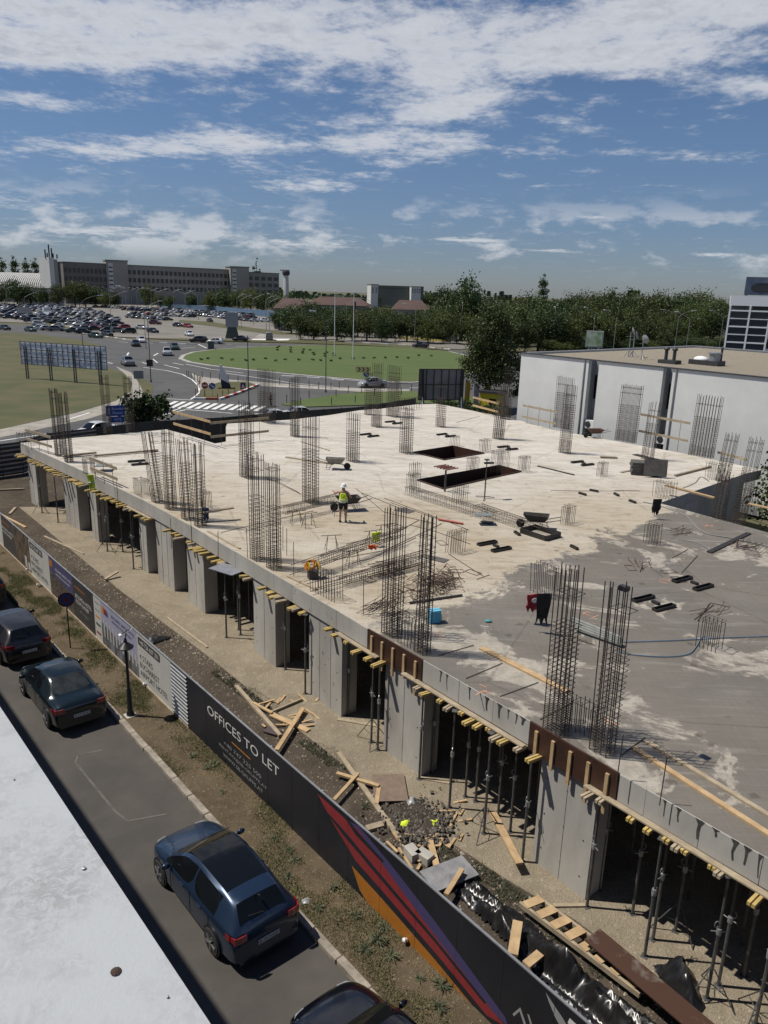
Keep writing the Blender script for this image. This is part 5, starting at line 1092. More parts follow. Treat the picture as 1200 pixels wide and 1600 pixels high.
for q in (('grey off-roader entering the roundabout beside the billboard', 200, 571, 208, 575, 'suv', 'grey'), ('black hatchback side by side with a white car on the roundabout', 212, 541, 217, 545, 'hatch', 'black'), ('white saloon behind the black hatchback on the roundabout', 221, 535, 232, 539, 'sedan', 'white'), ('silver off-roader circling at the left tip of the lawn', 261, 555, 264, 560, 'suv', 'silver'), ('dark estate following the silver off-roader', 273, 546, 277, 550, 'hatch', 'green'),
          ('white and green patrol car waiting at the roundabout entry', 150, 528, 158, 528.6, 'sedan', 'green'), ('dark saloon beside the white and green patrol car', 168, 525, 176, 526, 'sedan', 'black'), ('dark green saloon on the road left of the billboard', 48, 518, 58, 519, 'sedan', 'green'), ('black saloon at the far left end of the road', 8, 515.5, 18, 516.5, 'sedan', 'black'), ('dark hatchback above the left part of the lawn', 310, 535, 300, 534.6, 'suv', 'black'), ('pale small car above the lawn beside the grey bin', 337, 537, 327, 536.6, 'hatch', 'white'), ('long black saloon above the lawn near the zebra crossing', 376, 533, 366, 532.6, 'sedan', 'black'),
          ('silver saloon passing under the chevron sign', 581, 605, 567, 605.5, 'sedan', 'silver'), ('black saloon on the far road below a lamp post', 657, 543, 640, 542, 'sedan', 'black'), ('dark blue hatchback turning at the far crossing', 512, 524, 502, 523.6, 'hatch', 'navy'), ('white car behind the back hoarding near the blue sign', 150, 684, 120, 689, 'sedan', 'white'), ('white car roof behind the hoarding right of the lamp', 470, 656, 490, 655, 'sedan', 'white'), ('white car roof behind the hoarding near the walking man', 431, 661, 451, 660, 'sedan', 'white'),
          ('white car on the right road behind the white stair tower', 1128, 544, 1138, 550, 'suv', 'white'), ('maroon van standing apart in the car park', 243, 507, 255, 507.5, 'suv', 'maroon'), ('black saloon in the car park in front of the maroon van', 239, 520, 250, 521, 'sedan', 'black'), ('pale blue hatchback left of the maroon van', 222, 514.5, 230, 515, 'hatch', 'silver'), ('black coupe at the right of the car park', 278, 510.5, 290, 511.5, 'sedan', 'black'), ('bright red car at the right of the car park', 294, 512, 305, 513, 'hatch', 'red'), ('white saloon nosing out at the car park exit', 296, 525, 306, 527, 'sedan', 'white'),
          ('black saloon alone on the pale car park beyond the verge', 328, 503, 340, 505, 'sedan', 'black'), ('dark car parked under trees left of the white ones', 446, 517, 458, 518, 'suv', 'black'), ('white car parked below the brown roof', 474, 518, 486, 519, 'sedan', 'silver'), ('black car parked below the brown roof', 494, 519, 506, 520, 'sedan', 'black'), ('white off-roader at the edge of the belt', 592, 527, 600, 526, 'suv', 'silver'), ('grey saloon beside the white off-roader', 604, 528, 614, 529, 'sedan', 'grey'), ('red car in the left crowd near the patrol car', 150, 514, 162, 514.8, 'hatch', 'red')): road_car(*q)
road_car('flatbed truck seen from behind on the far zebra crossing', 421, 531, 421.5, 521, 'van', 'beige', 'truck', 'truck')
road_car('cream minibus standing high in the far car park', 76, 488, 80, 488, 'van', 'white', 'minibus', 'van'); road_car('white box van near the left car rows', 78, 496, 86, 496.5, 'van', 'white', 'delivery_van', 'van')
rows = [(62, 509.5, 200, 521, 10), (48, 503, 195, 514, 12), (36, 498, 185, 507, 14), (14, 493.5, 180, 501, 16), (0, 489, 170, 495.5, 17), (0, 485, 158, 490, 18), (0, 481.5, 140, 485.5, 18), (0, 478.5, 120, 481.5, 17), (150, 480.5, 300, 487, 26), (196, 485, 300, 490, 16), (306, 493, 398, 503, 20), (296, 490, 395, 497.5, 22), (300, 487.5, 392, 494, 22), (400, 501, 440, 507, 6), (200, 491, 300, 496, 15), (205, 497, 262, 501, 8), (60, 515, 130, 521, 6), (4, 497, 40, 500, 5)]
cols_ = ['white'] * 7 + ['silver'] * 6 + ['grey'] * 5 + ['black'] * 6 + ['navy'] * 2 + ['red', 'beige', 'green']
nick = dict(white='white', silver='silver', grey='grey', black='black', navy='dark blue', red='red', beige='beige', green='dark green')
for ri_, (x0, y0, x1, y1, n_) in enumerate(rows):
    a, b_ = at(x0, y0), at(x1, y1); d = (b_ - a); base = math.atan2(d.y, d.x)
    for k in range(n_):
        if rnd.random() < 0.10: continue
        p = a + d * ((k + rnd.uniform(-.12, .12)) / max(1, n_ - 1)); c = rnd.choice(cols_); sh = rnd.choice(('hatch', 'sedan', 'suv', 'hatch', 'sedan'))
        far_car(f'{nick[c]} car in the ranks of the {"left" if x0 < 140 else "right"} far car park', Vector((p.x, p.y, 0)), base + R(rnd.choice((52, 56, 60, 232, 236))) + rnd.uniform(-.08, .08), sh, c, f'{nick[c]} cars in the {"left" if x0 < 140 else "right"} far car park')

# ------------------------------------------------------------------ lamp posts, poles, signs
pole_grey = mat('lamp_pole_grey', (.27, .28, .28), .6, .2, var=.15); pole_dark = mat('lamp_pole_dark', (.075, .078, .08), .6, .2, var=.15)
def lamp_post(label, x, yb, yt, arms, m_=pole_grey, reach=1.8, group='tall road lamps', rz=None, curve=True):
    p = at(x, yb); h = tall(p, yt); t = thing('lamp_post', label, 'lamp post', p, 0, group)
    r_ = max(.075, .00035 * p.y); MB().bar((0, 0, 0), (0, 0, h * .86), r_, 7, r2=r_ * .65).build('pole', m_, t)
    MB().lathe([(r_ * 2.1, 0), (r_ * 2.1, .12), (r_ * 1.3, .35)], 8).build('base_flange', m_, t)
    for a in arms:
        c, s_ = math.cos(R(a)), math.sin(R(a)); pts = [(0, 0, h * .85), (c * reach * .25, s_ * reach * .25, h * .93), (c * reach * .7, s_ * reach * .7, h * .985), (c * reach, s_ * reach, h)] if curve else [(0, 0, h * .85), (c * reach * .5, s_ * reach * .5, h * .93), (c * reach, s_ * reach, h)]
        ar = MB().path(pts, r_ * .55, 5).build('arm', m_, t)
        MB().plank((c * reach * .95, s_ * reach * .95, h + .02), (c * (reach + .85), s_ * (reach + .85), h + .10), .32 * max(1, r_ / .09), .14 * max(1, r_ / .09)).build('lamp_head', lamp_glass, ar)
    return t
lamp_post('single-arm lamp on the near rim of the roundabout lawn', 509, 613, 487, (180,), pole_dark, 1.5)
lamp_post('tall dark lamp pole with a hoop near the walking man', 389, 640, 505, (), pole_dark, 1.2)
lamp_post('dark lamp post with small sign box at the roundabout entry', 236, 597, 480, (15,), pole_dark, 2.0)
lamp_post('lamp post behind the left billboard', 131, 560, 461, (15,), pole_dark, 3.4)
lamp_post('grey lamp post beside the far crossing', 541, 527, 469, (10,), pole_grey, 2.8)
for i, (x, yb, yt, arms, reach) in enumerate([(98, 474, 445, (0, 180), 4), (139, 477, 447, (0, 180), 4), (173, 480, 449, (0, 180), 4), (192, 479, 447, (150,), 4), (197, 480, 447, (150,), 4), (206, 480, 449, (0, 180), 4), (215, 482, 450, (0, 180), 4), (237, 483, 450, (0, 180), 4), (248, 485, 451, (0, 180), 5), (272, 485, 452, (0, 180), 4), (290, 490, 454, (10, 170), 4), (338, 487, 456, (0, 180), 4), (371, 505, 460, (10,), 3), (377, 512, 461, (10,), 3), (396, 507, 460, (0, 180), 3.5), (416, 516, 462, (0,), 3), (421, 518, 465, (0,), 3), (430, 500, 459, (160,), 3), (439, 520, 468, (12,), 3.4), (175, 522, 455, (25,), 4), (228, 545, 470, (20,), 3.2), (582, 525, 467, (170,), 3.4), (647, 546, 475, (170,), 2.5), (720, 532, 473, (90,), 1), (863, 545, 480, (90,), 1), (923, 560, 481, (200,), 2.2), (957, 558, 485, (200,), 3), (1052, 560, 485, (10, 170), 3.5), (1070, 560, 488, (160,), 3), (1122, 555, 486, (10, 170), 3), (465, 510, 475, (160,), 3), (310, 500, 455, (170,), 3), (42, 506, 457, (10,), 3), (12, 480, 448, (0, 180), 3)]):
    lamp_post('slim grey lamp post in the ranks of the far car park and roads' if x < 460 else ('grey lamp post against the trees right of the roundabout' if x > 700 else 'grey lamp post against the trees behind the roundabout'), x, yb, yt, arms, pole_grey, reach, 'far car park lamps' if x < 460 else ('right road lamps' if x > 700 else 'far roundabout lamps'), curve=i % 3 == 0)
for x, yb, yt, lab in ((522.5, 558, 455, 'left bare white flagpole on the lawn'), (551.5, 563, 456, 'right white flagpole on the lawn with a furled flag')):
    p = at(x, yb); h = tall(p, yt); t = thing('flagpole', lab, 'flagpole', p); MB().bar((0, 0, 0), (0, 0, h), .10, 8, r2=.06).build('pole', white_paint, t); MB().ball((0, 0, h), .12, 8, 6).build('finial', galv, t)
    if x > 540: MB().add([(.05, 0, h * .88), (.45, .02, h * .84), (.28, .1, h * .68), (.05, 0, h * .66)], [(0, 1, 2, 3), (3, 2, 1, 0)]).build('flag', mat('furled_flag', (.16, .04, .05), .8, var=.4, vscale=2), t)
# bollards
bol = MB().lathe([(.05, 0), (.05, .85), (.055, .88), (.055, 1.0), (.02, 1.04)], 8).mesh('bollard', dark_metal); bol_r = MB().lathe([(.05, 0), (.05, .85), (.055, .88), (.055, 1.0), (.02, 1.04)], 8).mesh('bollard', mat('bollard_red', (.20, .03, .025), .6, var=.2))
for (x, y, g) in [(292, 589, 0), (295, 590, 0), (299, 592, 0), (304, 593, 0), (309, 597, 0), (312, 600, 0), (316, 591, 0), (329, 592, 0), (343, 594, 0), (357, 596, 0), (372, 597, 0), (386, 598, 0), (437, 601, 0), (452, 607, 0), (483, 606, 0), (498, 608, 0), (517, 608, 0), (530, 607, 0), (570, 609, 0), (600, 610, 0), (620, 610, 0), (643, 611, 0), (483, 622, 0), (525, 620, 0), (544, 614, 0), (565, 615, 0), (585, 619, 0), (627, 618, 0), (448, 629, 0), (470, 634, 0), (518, 634, 0), (555, 630, 0), (306, 620, 1), (309, 612, 1), (311, 606, 1), (314, 599, 1), (320, 622, 1), (340, 628, 1), (348, 622, 1), (367, 616, 1), (357, 620, 1), (376, 613, 1), (388, 609, 1)]:
    tag(put('bollard', bol_r if g else bol, None, loc=at(x, y)), 'reddish bollard round the splitter island' if g else 'dark steel bollard along the roundabout edge', 'bollard', 'reddish bollards of the splitter island' if g else 'dark bollards along the roundabout')
def face_cam(p): return math.atan2(-p.y, -p.x) + R(90)
def sign_post(name, label, x, yb, yt, r_, draw, cat='road sign'):
    p = at(x, yb); h = tall(p, yt); t = thing(name, label, cat, p, face_cam(p)); MB().bar((0, .05, 0), (0, .05, h), .035, 6).build('pole', galv, t); draw(t, h - r_, r_); return t
def d_noentry(t, z, r_): disc(r_, 0, z=z).build('sign_face', mat('noentry_red', (.26, .016, .018), .5), t); MB().box((0, -.016, z), (r_ * 1.4, .006, r_ * .32)).build('white_bar', white_sign, t)
def d_keep(t, z, r_):
    disc(r_, 0, z=z).build('sign_face', mat('keep_blue', (.02, .06, .25), .5), t); m = MB(); m.plank((-r_ * .5, -.018, z + r_ * .45), (r_ * .3, -.018, z - r_ * .3), .01, r_ * .22, up=(0, 1, 0)); m.plank((-r_ * .5, -.018, z + r_ * .45), (r_ * .3, -.018, z - r_ * .3), r_ * .22, .008, up=(0, 1, 0)); m.add([(r_ * .6, -.019, z - r_ * .55), (r_ * .02, -.019, z - r_ * .45), (r_ * .5, -.019, z + r_ * .05)], [(0, 1, 2)]); m.build('arrow', white_sign, t)
def d_ped(t, z, r_): MB().box((0, 0, z), (r_ * 1.7, .012, r_ * 2)).build('sign_face', blue_sign, t); MB().add([(-r_ * .6, -.012, z - r_ * .6), (r_ * .6, -.012, z - r_ * .6), (0, -.012, z + r_ * .6)], [(0, 1, 2)]).build('white_triangle', white_sign, t)
def d_chev(t, z, r_):
    bd = MB().box((0, 0, z), (2.2, .03, .85)).build('board', mat('chevron_yellow', (.50, .46, .18), .5), t)
    for k in range(3):
        x = -.62 + k * .62; MB().add([(x - .2, -.018, z + .33), (x, -.018, z + .33), (x + .25, -.018, z), (x, -.018, z - .33), (x - .2, -.018, z - .33), (x + .05, -.018, z)], [(0, 5, 2, 1), (5, 4, 3, 2)]).build('chevron', ink_dark, bd)
sign_post('no_entry_sign', 'round red no-entry sign on the splitter island', 320.5, 621, 597, .42, d_noentry); sign_post('keep_right_sign', 'round blue keep-right arrow sign on the splitter island', 332, 621, 598, .42, d_keep)
sign_post('pedestrian_sign', 'square blue pedestrian crossing sign on the splitter island', 380, 612, 598, .42, d_ped)
sign_post('chevron_sign', 'yellow chevron board above the silver saloon', 567, 606, 573, .42, d_chev); sign_post('keep_right_sign', 'round blue arrow sign under the yellow chevron board', 572, 606, 580, .42, d_keep)
sign_post('pedestrian_sign', 'tilted blue square sign behind the hoarding by the small tree', 234, 672, 650, .3, d_ped)
# road name sign: two blue panels
p = at(184, 700); t = thing('direction_sign', 'blue direction sign with white town names and arrows', 'road sign', p, face_cam(p) + R(6)); h = tall(p, 633)
for sx in (-.5, .5): MB().bar((sx, .06, 0), (sx, .06, h), .04, 6).build('post', galv, t)
sb = mat('direction_blue', (.018, .065, .30), .5, var=.08); f1 = MB().box((0, 0, h - .48), (1.55, .03, .90)).build('upper_panel', sb, t)
Ms = lambda x, z: Matrix(((1, 0, 0, x), (0, 0, -1, -.018), (0, 1, 0, z), (0, 0, 0, 1)))
lettering('Bucuresti', Ms(.22, h - .30), .92, .22, white_sign, f1); lettering('Ploiesti', Ms(.18, h - .66), .80, .22, white_sign, f1)
MB().add([(-.56, -.018, h - .78), (-.48, -.018, h - .78), (-.48, -.018, h - .42), (-.40, -.018, h - .42), (-.52, -.018, h - .20), (-.64, -.018, h - .42), (-.56, -.018, h - .42)], [(0, 1, 2, 3, 4, 5, 6)]).build('arrow', white_sign, f1)
f2 = MB().prism([(-.78, -.25), (.62, -.25), (.62, .25), (-.45, .25), (-.72, 0), (-.45, -.25)][1:], -.015, .015, M=Matrix.Translation((.08, 0, h - 1.25)) @ Matrix.Rotation(R(90), 4, 'X')).build('lower_panel', sb, t); lettering('HOTEL', Ms(.20, h - 1.25), .62, .24, white_sign, f2)
# fin-shaped pylon on the splitter island
p = at(353, 608); h = tall(p, 570); t = thing('pylon_sign', 'white and blue fin-shaped pylon on the splitter island', 'pylon sign', p, R(8))
MB().prism([(-.7, h * .42), (.55, h * .24), (.15, h * .62), (-.55, h * 1.0), (-.78, h)], -.12, .12, M=Matrix.Rotation(R(90), 4, 'X')).build('upper_fin', white_paint, t); MB().prism([(-.55, 0), (.75, 0), (.56, h * .235), (-.7, h * .415)], -.121, .121, M=Matrix.Rotation(R(90), 4, 'X')).build('lower_fin', mat('pylon_navy', (.012, .014, .05), .4), t); MB().box((0.1, 0, .06), (2.4, 1.2, .12)).build('plinth', concrete, t)
p = at(363, 529); t = thing('advertising_totem', 'grey advertising totem beyond the lawn', 'pylon sign', p, R(5)); h = tall(p, 488); MB().box((0, 0, h * .72), (3.4, .7, h * .56)).build('panel', grey_paint, t); MB().prism([(-1.9, 0), (1.9, 0), (1.2, h * .44), (-1.2, h * .44)], -.3, .3, M=Matrix.Rotation(R(90), 4, 'X')).build('foot', mat('totem_green', (.06, .08, .075), .6), t)
p = at(330, 546); o = MB().box((0, 0, .9), (1.3, .5, 1.8)).box((0, 0, .1), (2.2, .9, .2)).build('advertising_totem', mat('totem_slate', (.06, .075, .075), .6)); o.location = p; tag(o, 'small slate box sign at the far tip of the lawn', 'sign box')
p = at(218, 612); t = thing('road_sign_back', 'grey rectangular road sign seen from behind beside the path', 'road sign', p, face_cam(p)); h = tall(p, 579); MB().bar((0, -.05, 0), (0, -.05, h), .04, 6).build('pole', galv, t); MB().box((0, 0, h - .55), (1.25, .02, 1.05)).build('panel', mat('sign_back_grey', (.16, .17, .19), .5), t)
p = at(236, 597); t = thing('traffic_sign_box', 'black square sign fixed to the entry lamp post', 'road sign', p, face_cam(p)); MB().box((-.05, -.2, tall(p, 567)), (.9, .08, .95)).build('panel', black_metal, t); MB().box((-.05, -.12, tall(p, 567)), (.3, .12, .1)).build('clamp', galv, t)
p = at(155, 500); t = thing('grid_sign', 'pale lattice sign board among the parked cars', 'sign board', at(38, 500), R(10)); h = tall(at(38, 505), 483); MB().box((0, 0, h * .75), (4.5, .2, h * .5)).build('panel', grey_paint, t); MB().bar((-1.5, 0, 0), (-1.5, 0, h * .5), .12).build('leg', galv, t); MB().bar((1.5, 0, 0), (1.5, 0, h * .5), .12).build('leg', galv, t)

# ------------------------------------------------------------------ billboards
bb_face = mat('billboard_back', (.86, .88, .92), .7, c2=(.66, .69, .76), vscale=.6, detail=3, trans=.6)
A_, B_ = at(44, 592), at(158, 601.5); d = (B_ - A_).normalized(); ang = math.atan2(d.y, d.x)
bb = thing('billboard', 'wide billboard seen from behind with grid frame on four double posts', 'billboard', A_, ang); Ltot = (B_ - A_).length; z1 = tall(A_, 534); z0 = tall(A_, 569)
MB().box((Ltot / 2, .25, (z0 + z1) / 2), (Ltot + 2.2, .06, z1 - z0)).build('panel', bb_face, bb)
for k in range(17): x = -1.1 + k * (Ltot + 2.2) / 16; MB().box((x, .18, (z0 + z1) / 2), (.055, .06, z1 - z0 + .1)).build('frame_upright', dark_metal, bb)
for k in range(4): MB().box((Ltot / 2, .14, z0 + (z1 - z0) * k / 3), (Ltot + 2.2, .06, .08)).build('frame_rail', dark_metal, bb)
for k in range(4):
    x = Ltot * k / 3
    for dx in (-.14, .14): MB().box((x + dx * 1.3, -.05, z0 * .5 + (z1 - z0) * .40), (.12, .12, z0 + (z1 - z0) * .8)).build('post', dark_metal, bb)
    for q in range(9): MB().box((x, -.05, .3 + q * (z1 - .8) / 9), (.28, .05, .05)).build('lacing', dark_metal, bb)
# framed billboard at the back of the slab
A_, B_ = at(664, 655), at(712, 655); d = (B_ - A_).normalized(); ang = math.atan2(d.y, d.x) + R(4); bb = thing('billboard', 'framed grey billboard seen from behind at the far slab corner', 'billboard', A_, ang); z1, z0 = tall(A_, 577), tall(A_, 625); w = (B_ - A_).length * 1.46
MB().box((w * .34, .2, (z0 + z1) / 2), (w, .05, z1 - z0)).build('panel', mat('billboard_grey', (.20, .20, .205), .7, var=.25, vscale=.5), bb)
for k in range(7): MB().box((w * .34 - w / 2 + w * k / 6, .13, (z0 + z1) / 2), (.10, .08, z1 - z0)).build('frame_upright', black_metal, bb)
for k in range(3): MB().box((w * .34, .09, z0 + (z1 - z0) * k / 2), (w + .1, .06, .10)).build('frame_rail', black_metal, bb)
for x in (-.1 * w, .78 * w):
    for dx in (0, .35): MB().bar((x + dx, -.1, 0), (x + dx * .3, .05, z1), .07, 6).build('post', black_metal, bb)
    MB().bar((x + .1, -.5, 0), (x + .1, 0, z0 + .3), .09, 6).build('brace', white_paint, bb)

# ------------------------------------------------------------------ hoarding at the back of the site
sheet_m = mat('grey_steel_sheet', (.060, .060, .060), .55, .3, var=.25, vscale=1.2, island=.1); sheet_g = mat('green_steel_sheet', (.030, .042, .038), .55, .3, var=.25, vscale=1.2)
hb = thing('site_fence', 'dark corrugated steel site fence behind the slab', 'fence', at(300, 690), 0, world=True)
tops = [(-80, 702), (0, 694), (32, 690), (75, 677), (150, 668), (240, 658), (349, 652), (450, 643), (560, 636), (650, 622)]; tp = [at(x, y, 2.4) for x, y in tops]
for a, b_ in zip(tp, tp[1:]):
    n_ = max(1, round((b_ - a).length / 2.0))
    for k in range(n_):
        p0 = a + (b_ - a) * (k / n_); p1 = a + (b_ - a) * ((k + .985) / n_); p0 = Vector((p0.x, p0.y, 1.22)); p1 = Vector((p1.x, p1.y, 1.22)); MB().plank(p0, p1, .03, 2.36).build('sheet', sheet_g if -15.5 < p0.x < -13 else sheet_m, hb)
        dd = (p1 - p0).normalized(); nn_ = Vector((dd.y, -dd.x, 0))
        if p0.x < -24:
            for q in range(7): MB().plank(p0 + nn_ * .03 + Vector((0, 0, -1.0 + q * .33)), p1 + nn_ * .03 + Vector((0, 0, -1.0 + q * .33)), .04, .12).build('rib', galv, hb)
        MB().bar((p1.x, p1.y, 0), (p1.x, p1.y, 2.5), .035, 5).build('post', dark_metal, hb)
# ------------------------------------------------------------------ flags, kiosk
yel = mat('flag_yellow', (.42, .29, .03), .7, var=.1); vio = mat('flag_lilac', (.42, .42, .58), .7, var=.15)
for x, yb, yt, m_, lab, txt in ((729, 640, 593, yel, 'tall yellow feather flag beside the framed billboard', 'AUTO'), (743, 640, 600, vio, 'pale lilac feather flag between two yellow ones', 'RENT'), (759, 640, 597, yel, 'yellow feather flag in front of the yellow kiosk', 'AUTO')):
    p = at(x, yb); h = tall(p, yt); t = thing('feather_flag', lab, 'flag', p, face_cam(p) + R(12)); MB().bar((-.3, 0, 0), (-.3, 0, h), .025, 6).build('pole', dark_metal, t)
    f_ = MB().prism([(-.28, h * .18), (.26, h * .12), (.34, h * .80), (.1, h * .97), (-.28, h)], -.01, .01, M=Matrix.Rotation(R(90), 4, 'X')).build('sail', m_, t); lettering(txt, Matrix(((0, 0, 0, .03), (0, 0, -1, -.014), (0, 0, 0, h * .5), (0, 0, 0, 1))) if False else Matrix.Translation((.03, -.014, h * .5)) @ Matrix.Rotation(R(90), 4, 'X') @ Matrix.Rotation(R(90), 4, 'Z'), h * .5, .3, ink_dark if m_ is yel else ink_purple, f_)
p = at(768, 645); h = tall(p, 610); t = thing('kiosk', 'bright yellow kiosk with dark roof behind the large tree', 'kiosk', p, R(-25)); MB().box((0, 0, h * .45), (2.6, 2.0, h * .9)).build('wall', mat('kiosk_yellow', (.60, .46, .02), .55, var=.08), t); MB().box((0, 0, h * .95), (2.9, 2.3, h * .1)).build('roof', dark_metal, t); MB().box((.35, -1.01, h * .5), (.9, .03, h * .35)).build('window', glass_m, t)

# ------------------------------------------------------------------ white neighbouring building
e = at(862, 671, S_TOP); PW0 = Vector((e.x, e.y, 0)) + Vector((.766, .643, 0)) * 3.0; WA = R(-50); WU = Vector((math.cos(WA), math.sin(WA), 0)); WNn = Vector((-WU.y, WU.x, 0))
HW = 9.1; wl = onplane(815, 551, PW0, WNn); s0 = (wl - PW0).dot(WU)
white_wall = mat('white_render', (.60, .61, .60), .85, var=.07, vscale=.5, bump=.08, bscale=20); recess_m = mat('grey_render', (.22, .235, .25), .85, var=.08); gravel = soil('roof_gravel', (.34, .30, .235), (.26, .23, .185), (.40, .36, .29), 3.0)
nb = thing('white_building', 'long white rendered building with gravel roof and two grey window recesses', 'building', PW0, WA)
def ws(x, y): q = onplane(x, y, PW0, WNn); return (q - PW0).dot(WU)
recs = [(ws(917, 600), ws(933, 600)), (ws(1034, 600), ws(1049, 600))]
edges = [s0, recs[0][0], recs[0][1], recs[1][0], recs[1][1], 34]; DEP = 27
for a, b_ in ((edges[0], edges[1]), (edges[2], edges[3]), (edges[4], edges[5])): MB().box(((a + b_) / 2, .2, HW / 2), (b_ - a, .4, HW)).build('wall', white_wall, nb)
MB().box((s0 + .15, DEP / 2 + .41, HW / 2), (.3, DEP - .02, HW)).build('side_wall', white_wall, nb); MB().box(((s0 + 34) / 2, DEP + .6, HW / 2), (34 - s0, .35, HW)).build('rear_wall', white_wall, nb)
MB().box(((s0 + 34) / 2 + .01, DEP / 2 + .8, HW - .25), (34 - s0 - .65, DEP - .9, .3)).build('roof', gravel, nb)
for (a, b_) in recs:
    MB().box(((a + b_) / 2, 1.05, HW / 2), (b_ - a + .4, .2, HW - .02)).build('recess_wall', recess_m, nb)
    for sg, xx in ((1, a - .06), (-1, b_ + .06)): MB().box((xx, .68, HW / 2), (.1, .56, HW - .04)).build('recess_cheek', recess_m, nb)
    for z in (7.0, 3.2):
        for xx in (a + .22, b_ - .22):
            wn = MB().box((xx, .93, z), (.34, .05, 1.9)).build('window', dark_metal, nb); MB().box((xx, .90, z), (.26, .03, 1.78)).build('pane', glass_m, wn)
MB().box((s0 + (34 - s0) / 2, .12, HW + .03), (34 - s0 + .1, .44, .07)).build('coping', dark_metal, nb); MB().box(((s0 + 34) / 2, DEP + .6, HW + .04), (34 - s0, .45, .09)).build('coping', galv, nb); MB().box((s0 + .15, DEP / 2 + .4, HW + .035), (.42, DEP - .3, .06)).build('coping', galv, nb)
for x in (recs[0][0] - .35, recs[1][1] + .3): MB().bar((x, -.06, 0), (x, -.06, HW), .05, 8).build('downpipe', galv, nb)
def on_roof(x, y): q = at(x, y, HW); return Vector((q.x, q.y, HW - .1))
def acbox(label, x, y, z, px_):
    p = px_; t = thing('air_conditioner', label, 'air conditioner', p, WA); MB().box((0, 0, .35), (.85, .32, .65)).build('case', white_paint, t); MB().lathe([(.24, 0), (.25, .02), (.05, .03)], 14, 0, Matrix.Translation((-.1, -.165, .35)) @ Matrix.Rotation(R(90), 4, 'X')).build('fan_grille', dark_metal, t); MB().box((-.3, 0, .02), (.06, .4, .04)).build('bracket', galv, t); MB().box((.3, 0, .02), (.06, .4, .04)).build('bracket', galv, t)
acbox('white air conditioner at the foot of the left grey recess', 0, 0, 0, PW0 + WU * ((recs[0][0] + recs[0][1]) / 2) + WNn * .3 + Vector((0, 0, 3.75))); acbox('white air conditioner at the foot of the right grey recess', 0, 0, 0, PW0 + WU * (recs[1][0] + .5) + WNn * .2 + Vector((0, 0, 3.6)))
def flue(lab, x, y, h, m_=dark_metal):
    p = on_roof(x, y); t = thing('roof_flue', lab, 'flue', p, WA); MB().box((0, 0, .14), (1.5, .9, .28)).build('curb', dark_metal, t)
    for dx in (-.35, .35): MB().lathe([(.13, .2), (.13, h), (.22, h + .02), (.22, h + .14), (.10, h + .25)], 10, c=(dx, 0, 0)).build('pipe', m_, t)
flue('pair of dark flue pipes on the gravel roof', 1046, 566, 1.0)
p = on_roof(1104, 568); t = thing('roof_vent', 'white domed vent and grey drum on the gravel roof', 'roof vent', p, WA); MB().box((0, 0, .18), (2.4, 1.2, .36)).build('curb', dark_metal, t); MB().ball((-.5, 0, .36), (.6, .4, .28), 14, 8).build('dome', white_paint, t, 1); MB().lathe([(.42, .3), (.42, .85), (.5, .88), (.5, .98), (.1, 1.05)], 14, c=(.6, 0, 0)).build('drum', galv, t); MB().lathe([(.09, .3), (.09, 1.3), (.14, 1.32), (.05, 1.45)], 8, c=(.95, .3, 0)).build('pipe', dark_metal, t)
for (x, y, hh, lab) in ((982, 556, 2.1, 'satellite dish mast left of the tangle on the gravel roof'), (988, 556, 1.8, 'second satellite dish mast on the gravel roof'), (1002, 560, 1.6, 'small antenna tripod on the gravel roof')):
    p = on_roof(x, y); t = thing('antenna_mast', lab, 'antenna', p, rnd.uniform(-.5, .5)); MB().bar((0, 0, 0), (0, 0, hh), .035, 6).build('mast', galv, t)
    for k in range(3): MB().bar((0, 0, hh * .3), (.5 * math.cos(k * 2.1), .5 * math.sin(k * 2.1), 0), .02, 5).build('stay', galv, t)
    MB().lathe([(.02, 0), (.22, .03), (.38, .12), (.37, .13), (.2, .05)], 14, 0, Matrix.Translation((.1, 0, hh)) @ Matrix.Rotation(R(70), 4, 'Y')).build('dish', galv, t)
    MB().bar((-.4, 0, hh * .8), (.5, .1, hh * .85), .015, 5).build('boom', galv, t)
p = atd(929, 530, 118); zc = p.z; t = thing('lit_poster_box', 'poster box with green and white advert beyond the gravel roof', 'billboard', Vector((p.x, p.y, 0)), R(-18)); MB().box((0, 0, zc), (2.5, .7, 2.4)).build('case', grey_paint, t); MB().box((0, -.36, zc), (2.2, .02, 2.1)).build('poster', mat('green_white_poster', (.45, .50, .40), .5, c2=(.08, .20, .03), vscale=.7, detail=1), t); MB().bar((-.7, 0, 0), (-.7, 0, zc - 1.1), .15).build('leg', galv, t); MB().bar((.7, 0, 0), (.7, 0, zc - 1.1), .15).build('leg', galv, t)

# ------------------------------------------------------------------ car-park building with glazed stair tower
p = atd(1128, 560, 150); p.z = 0; u = R(-22); t = thing('parking_building', 'white parking building with glazed stair tower at the right edge', 'building', p, u); fr = mat('white_cladding', (.80, .81, .81), .6, var=.04)
Hh = 14.9; Wd = 7.2
MB().box((Wd / 2, 2.5, Hh - .9), (Wd, 5, 1.8)).build('tower_head', fr, t); MB().box((Wd / 2, 4.9, (Hh - 1.8) / 2), (Wd - .2, .2, Hh - 1.8)).build('tower_back', grey_paint, t); MB().box((Wd / 2, 2.6, (Hh - 1.8) / 2), (1.0, 1.0, Hh - 1.9)).build('stair_core', grey_paint, t)
for x in (.15, Wd / 2, Wd - .15): MB().box((x, .1, (Hh - 1.8) / 2), (.3, .3, Hh - 1.8)).build('mullion', fr, t)
for k in range(9): MB().box((Wd / 2, .05, .6 + k * 1.45), (Wd - .1, .16, .14 if k % 2 else .26)).build('transom', fr, t)
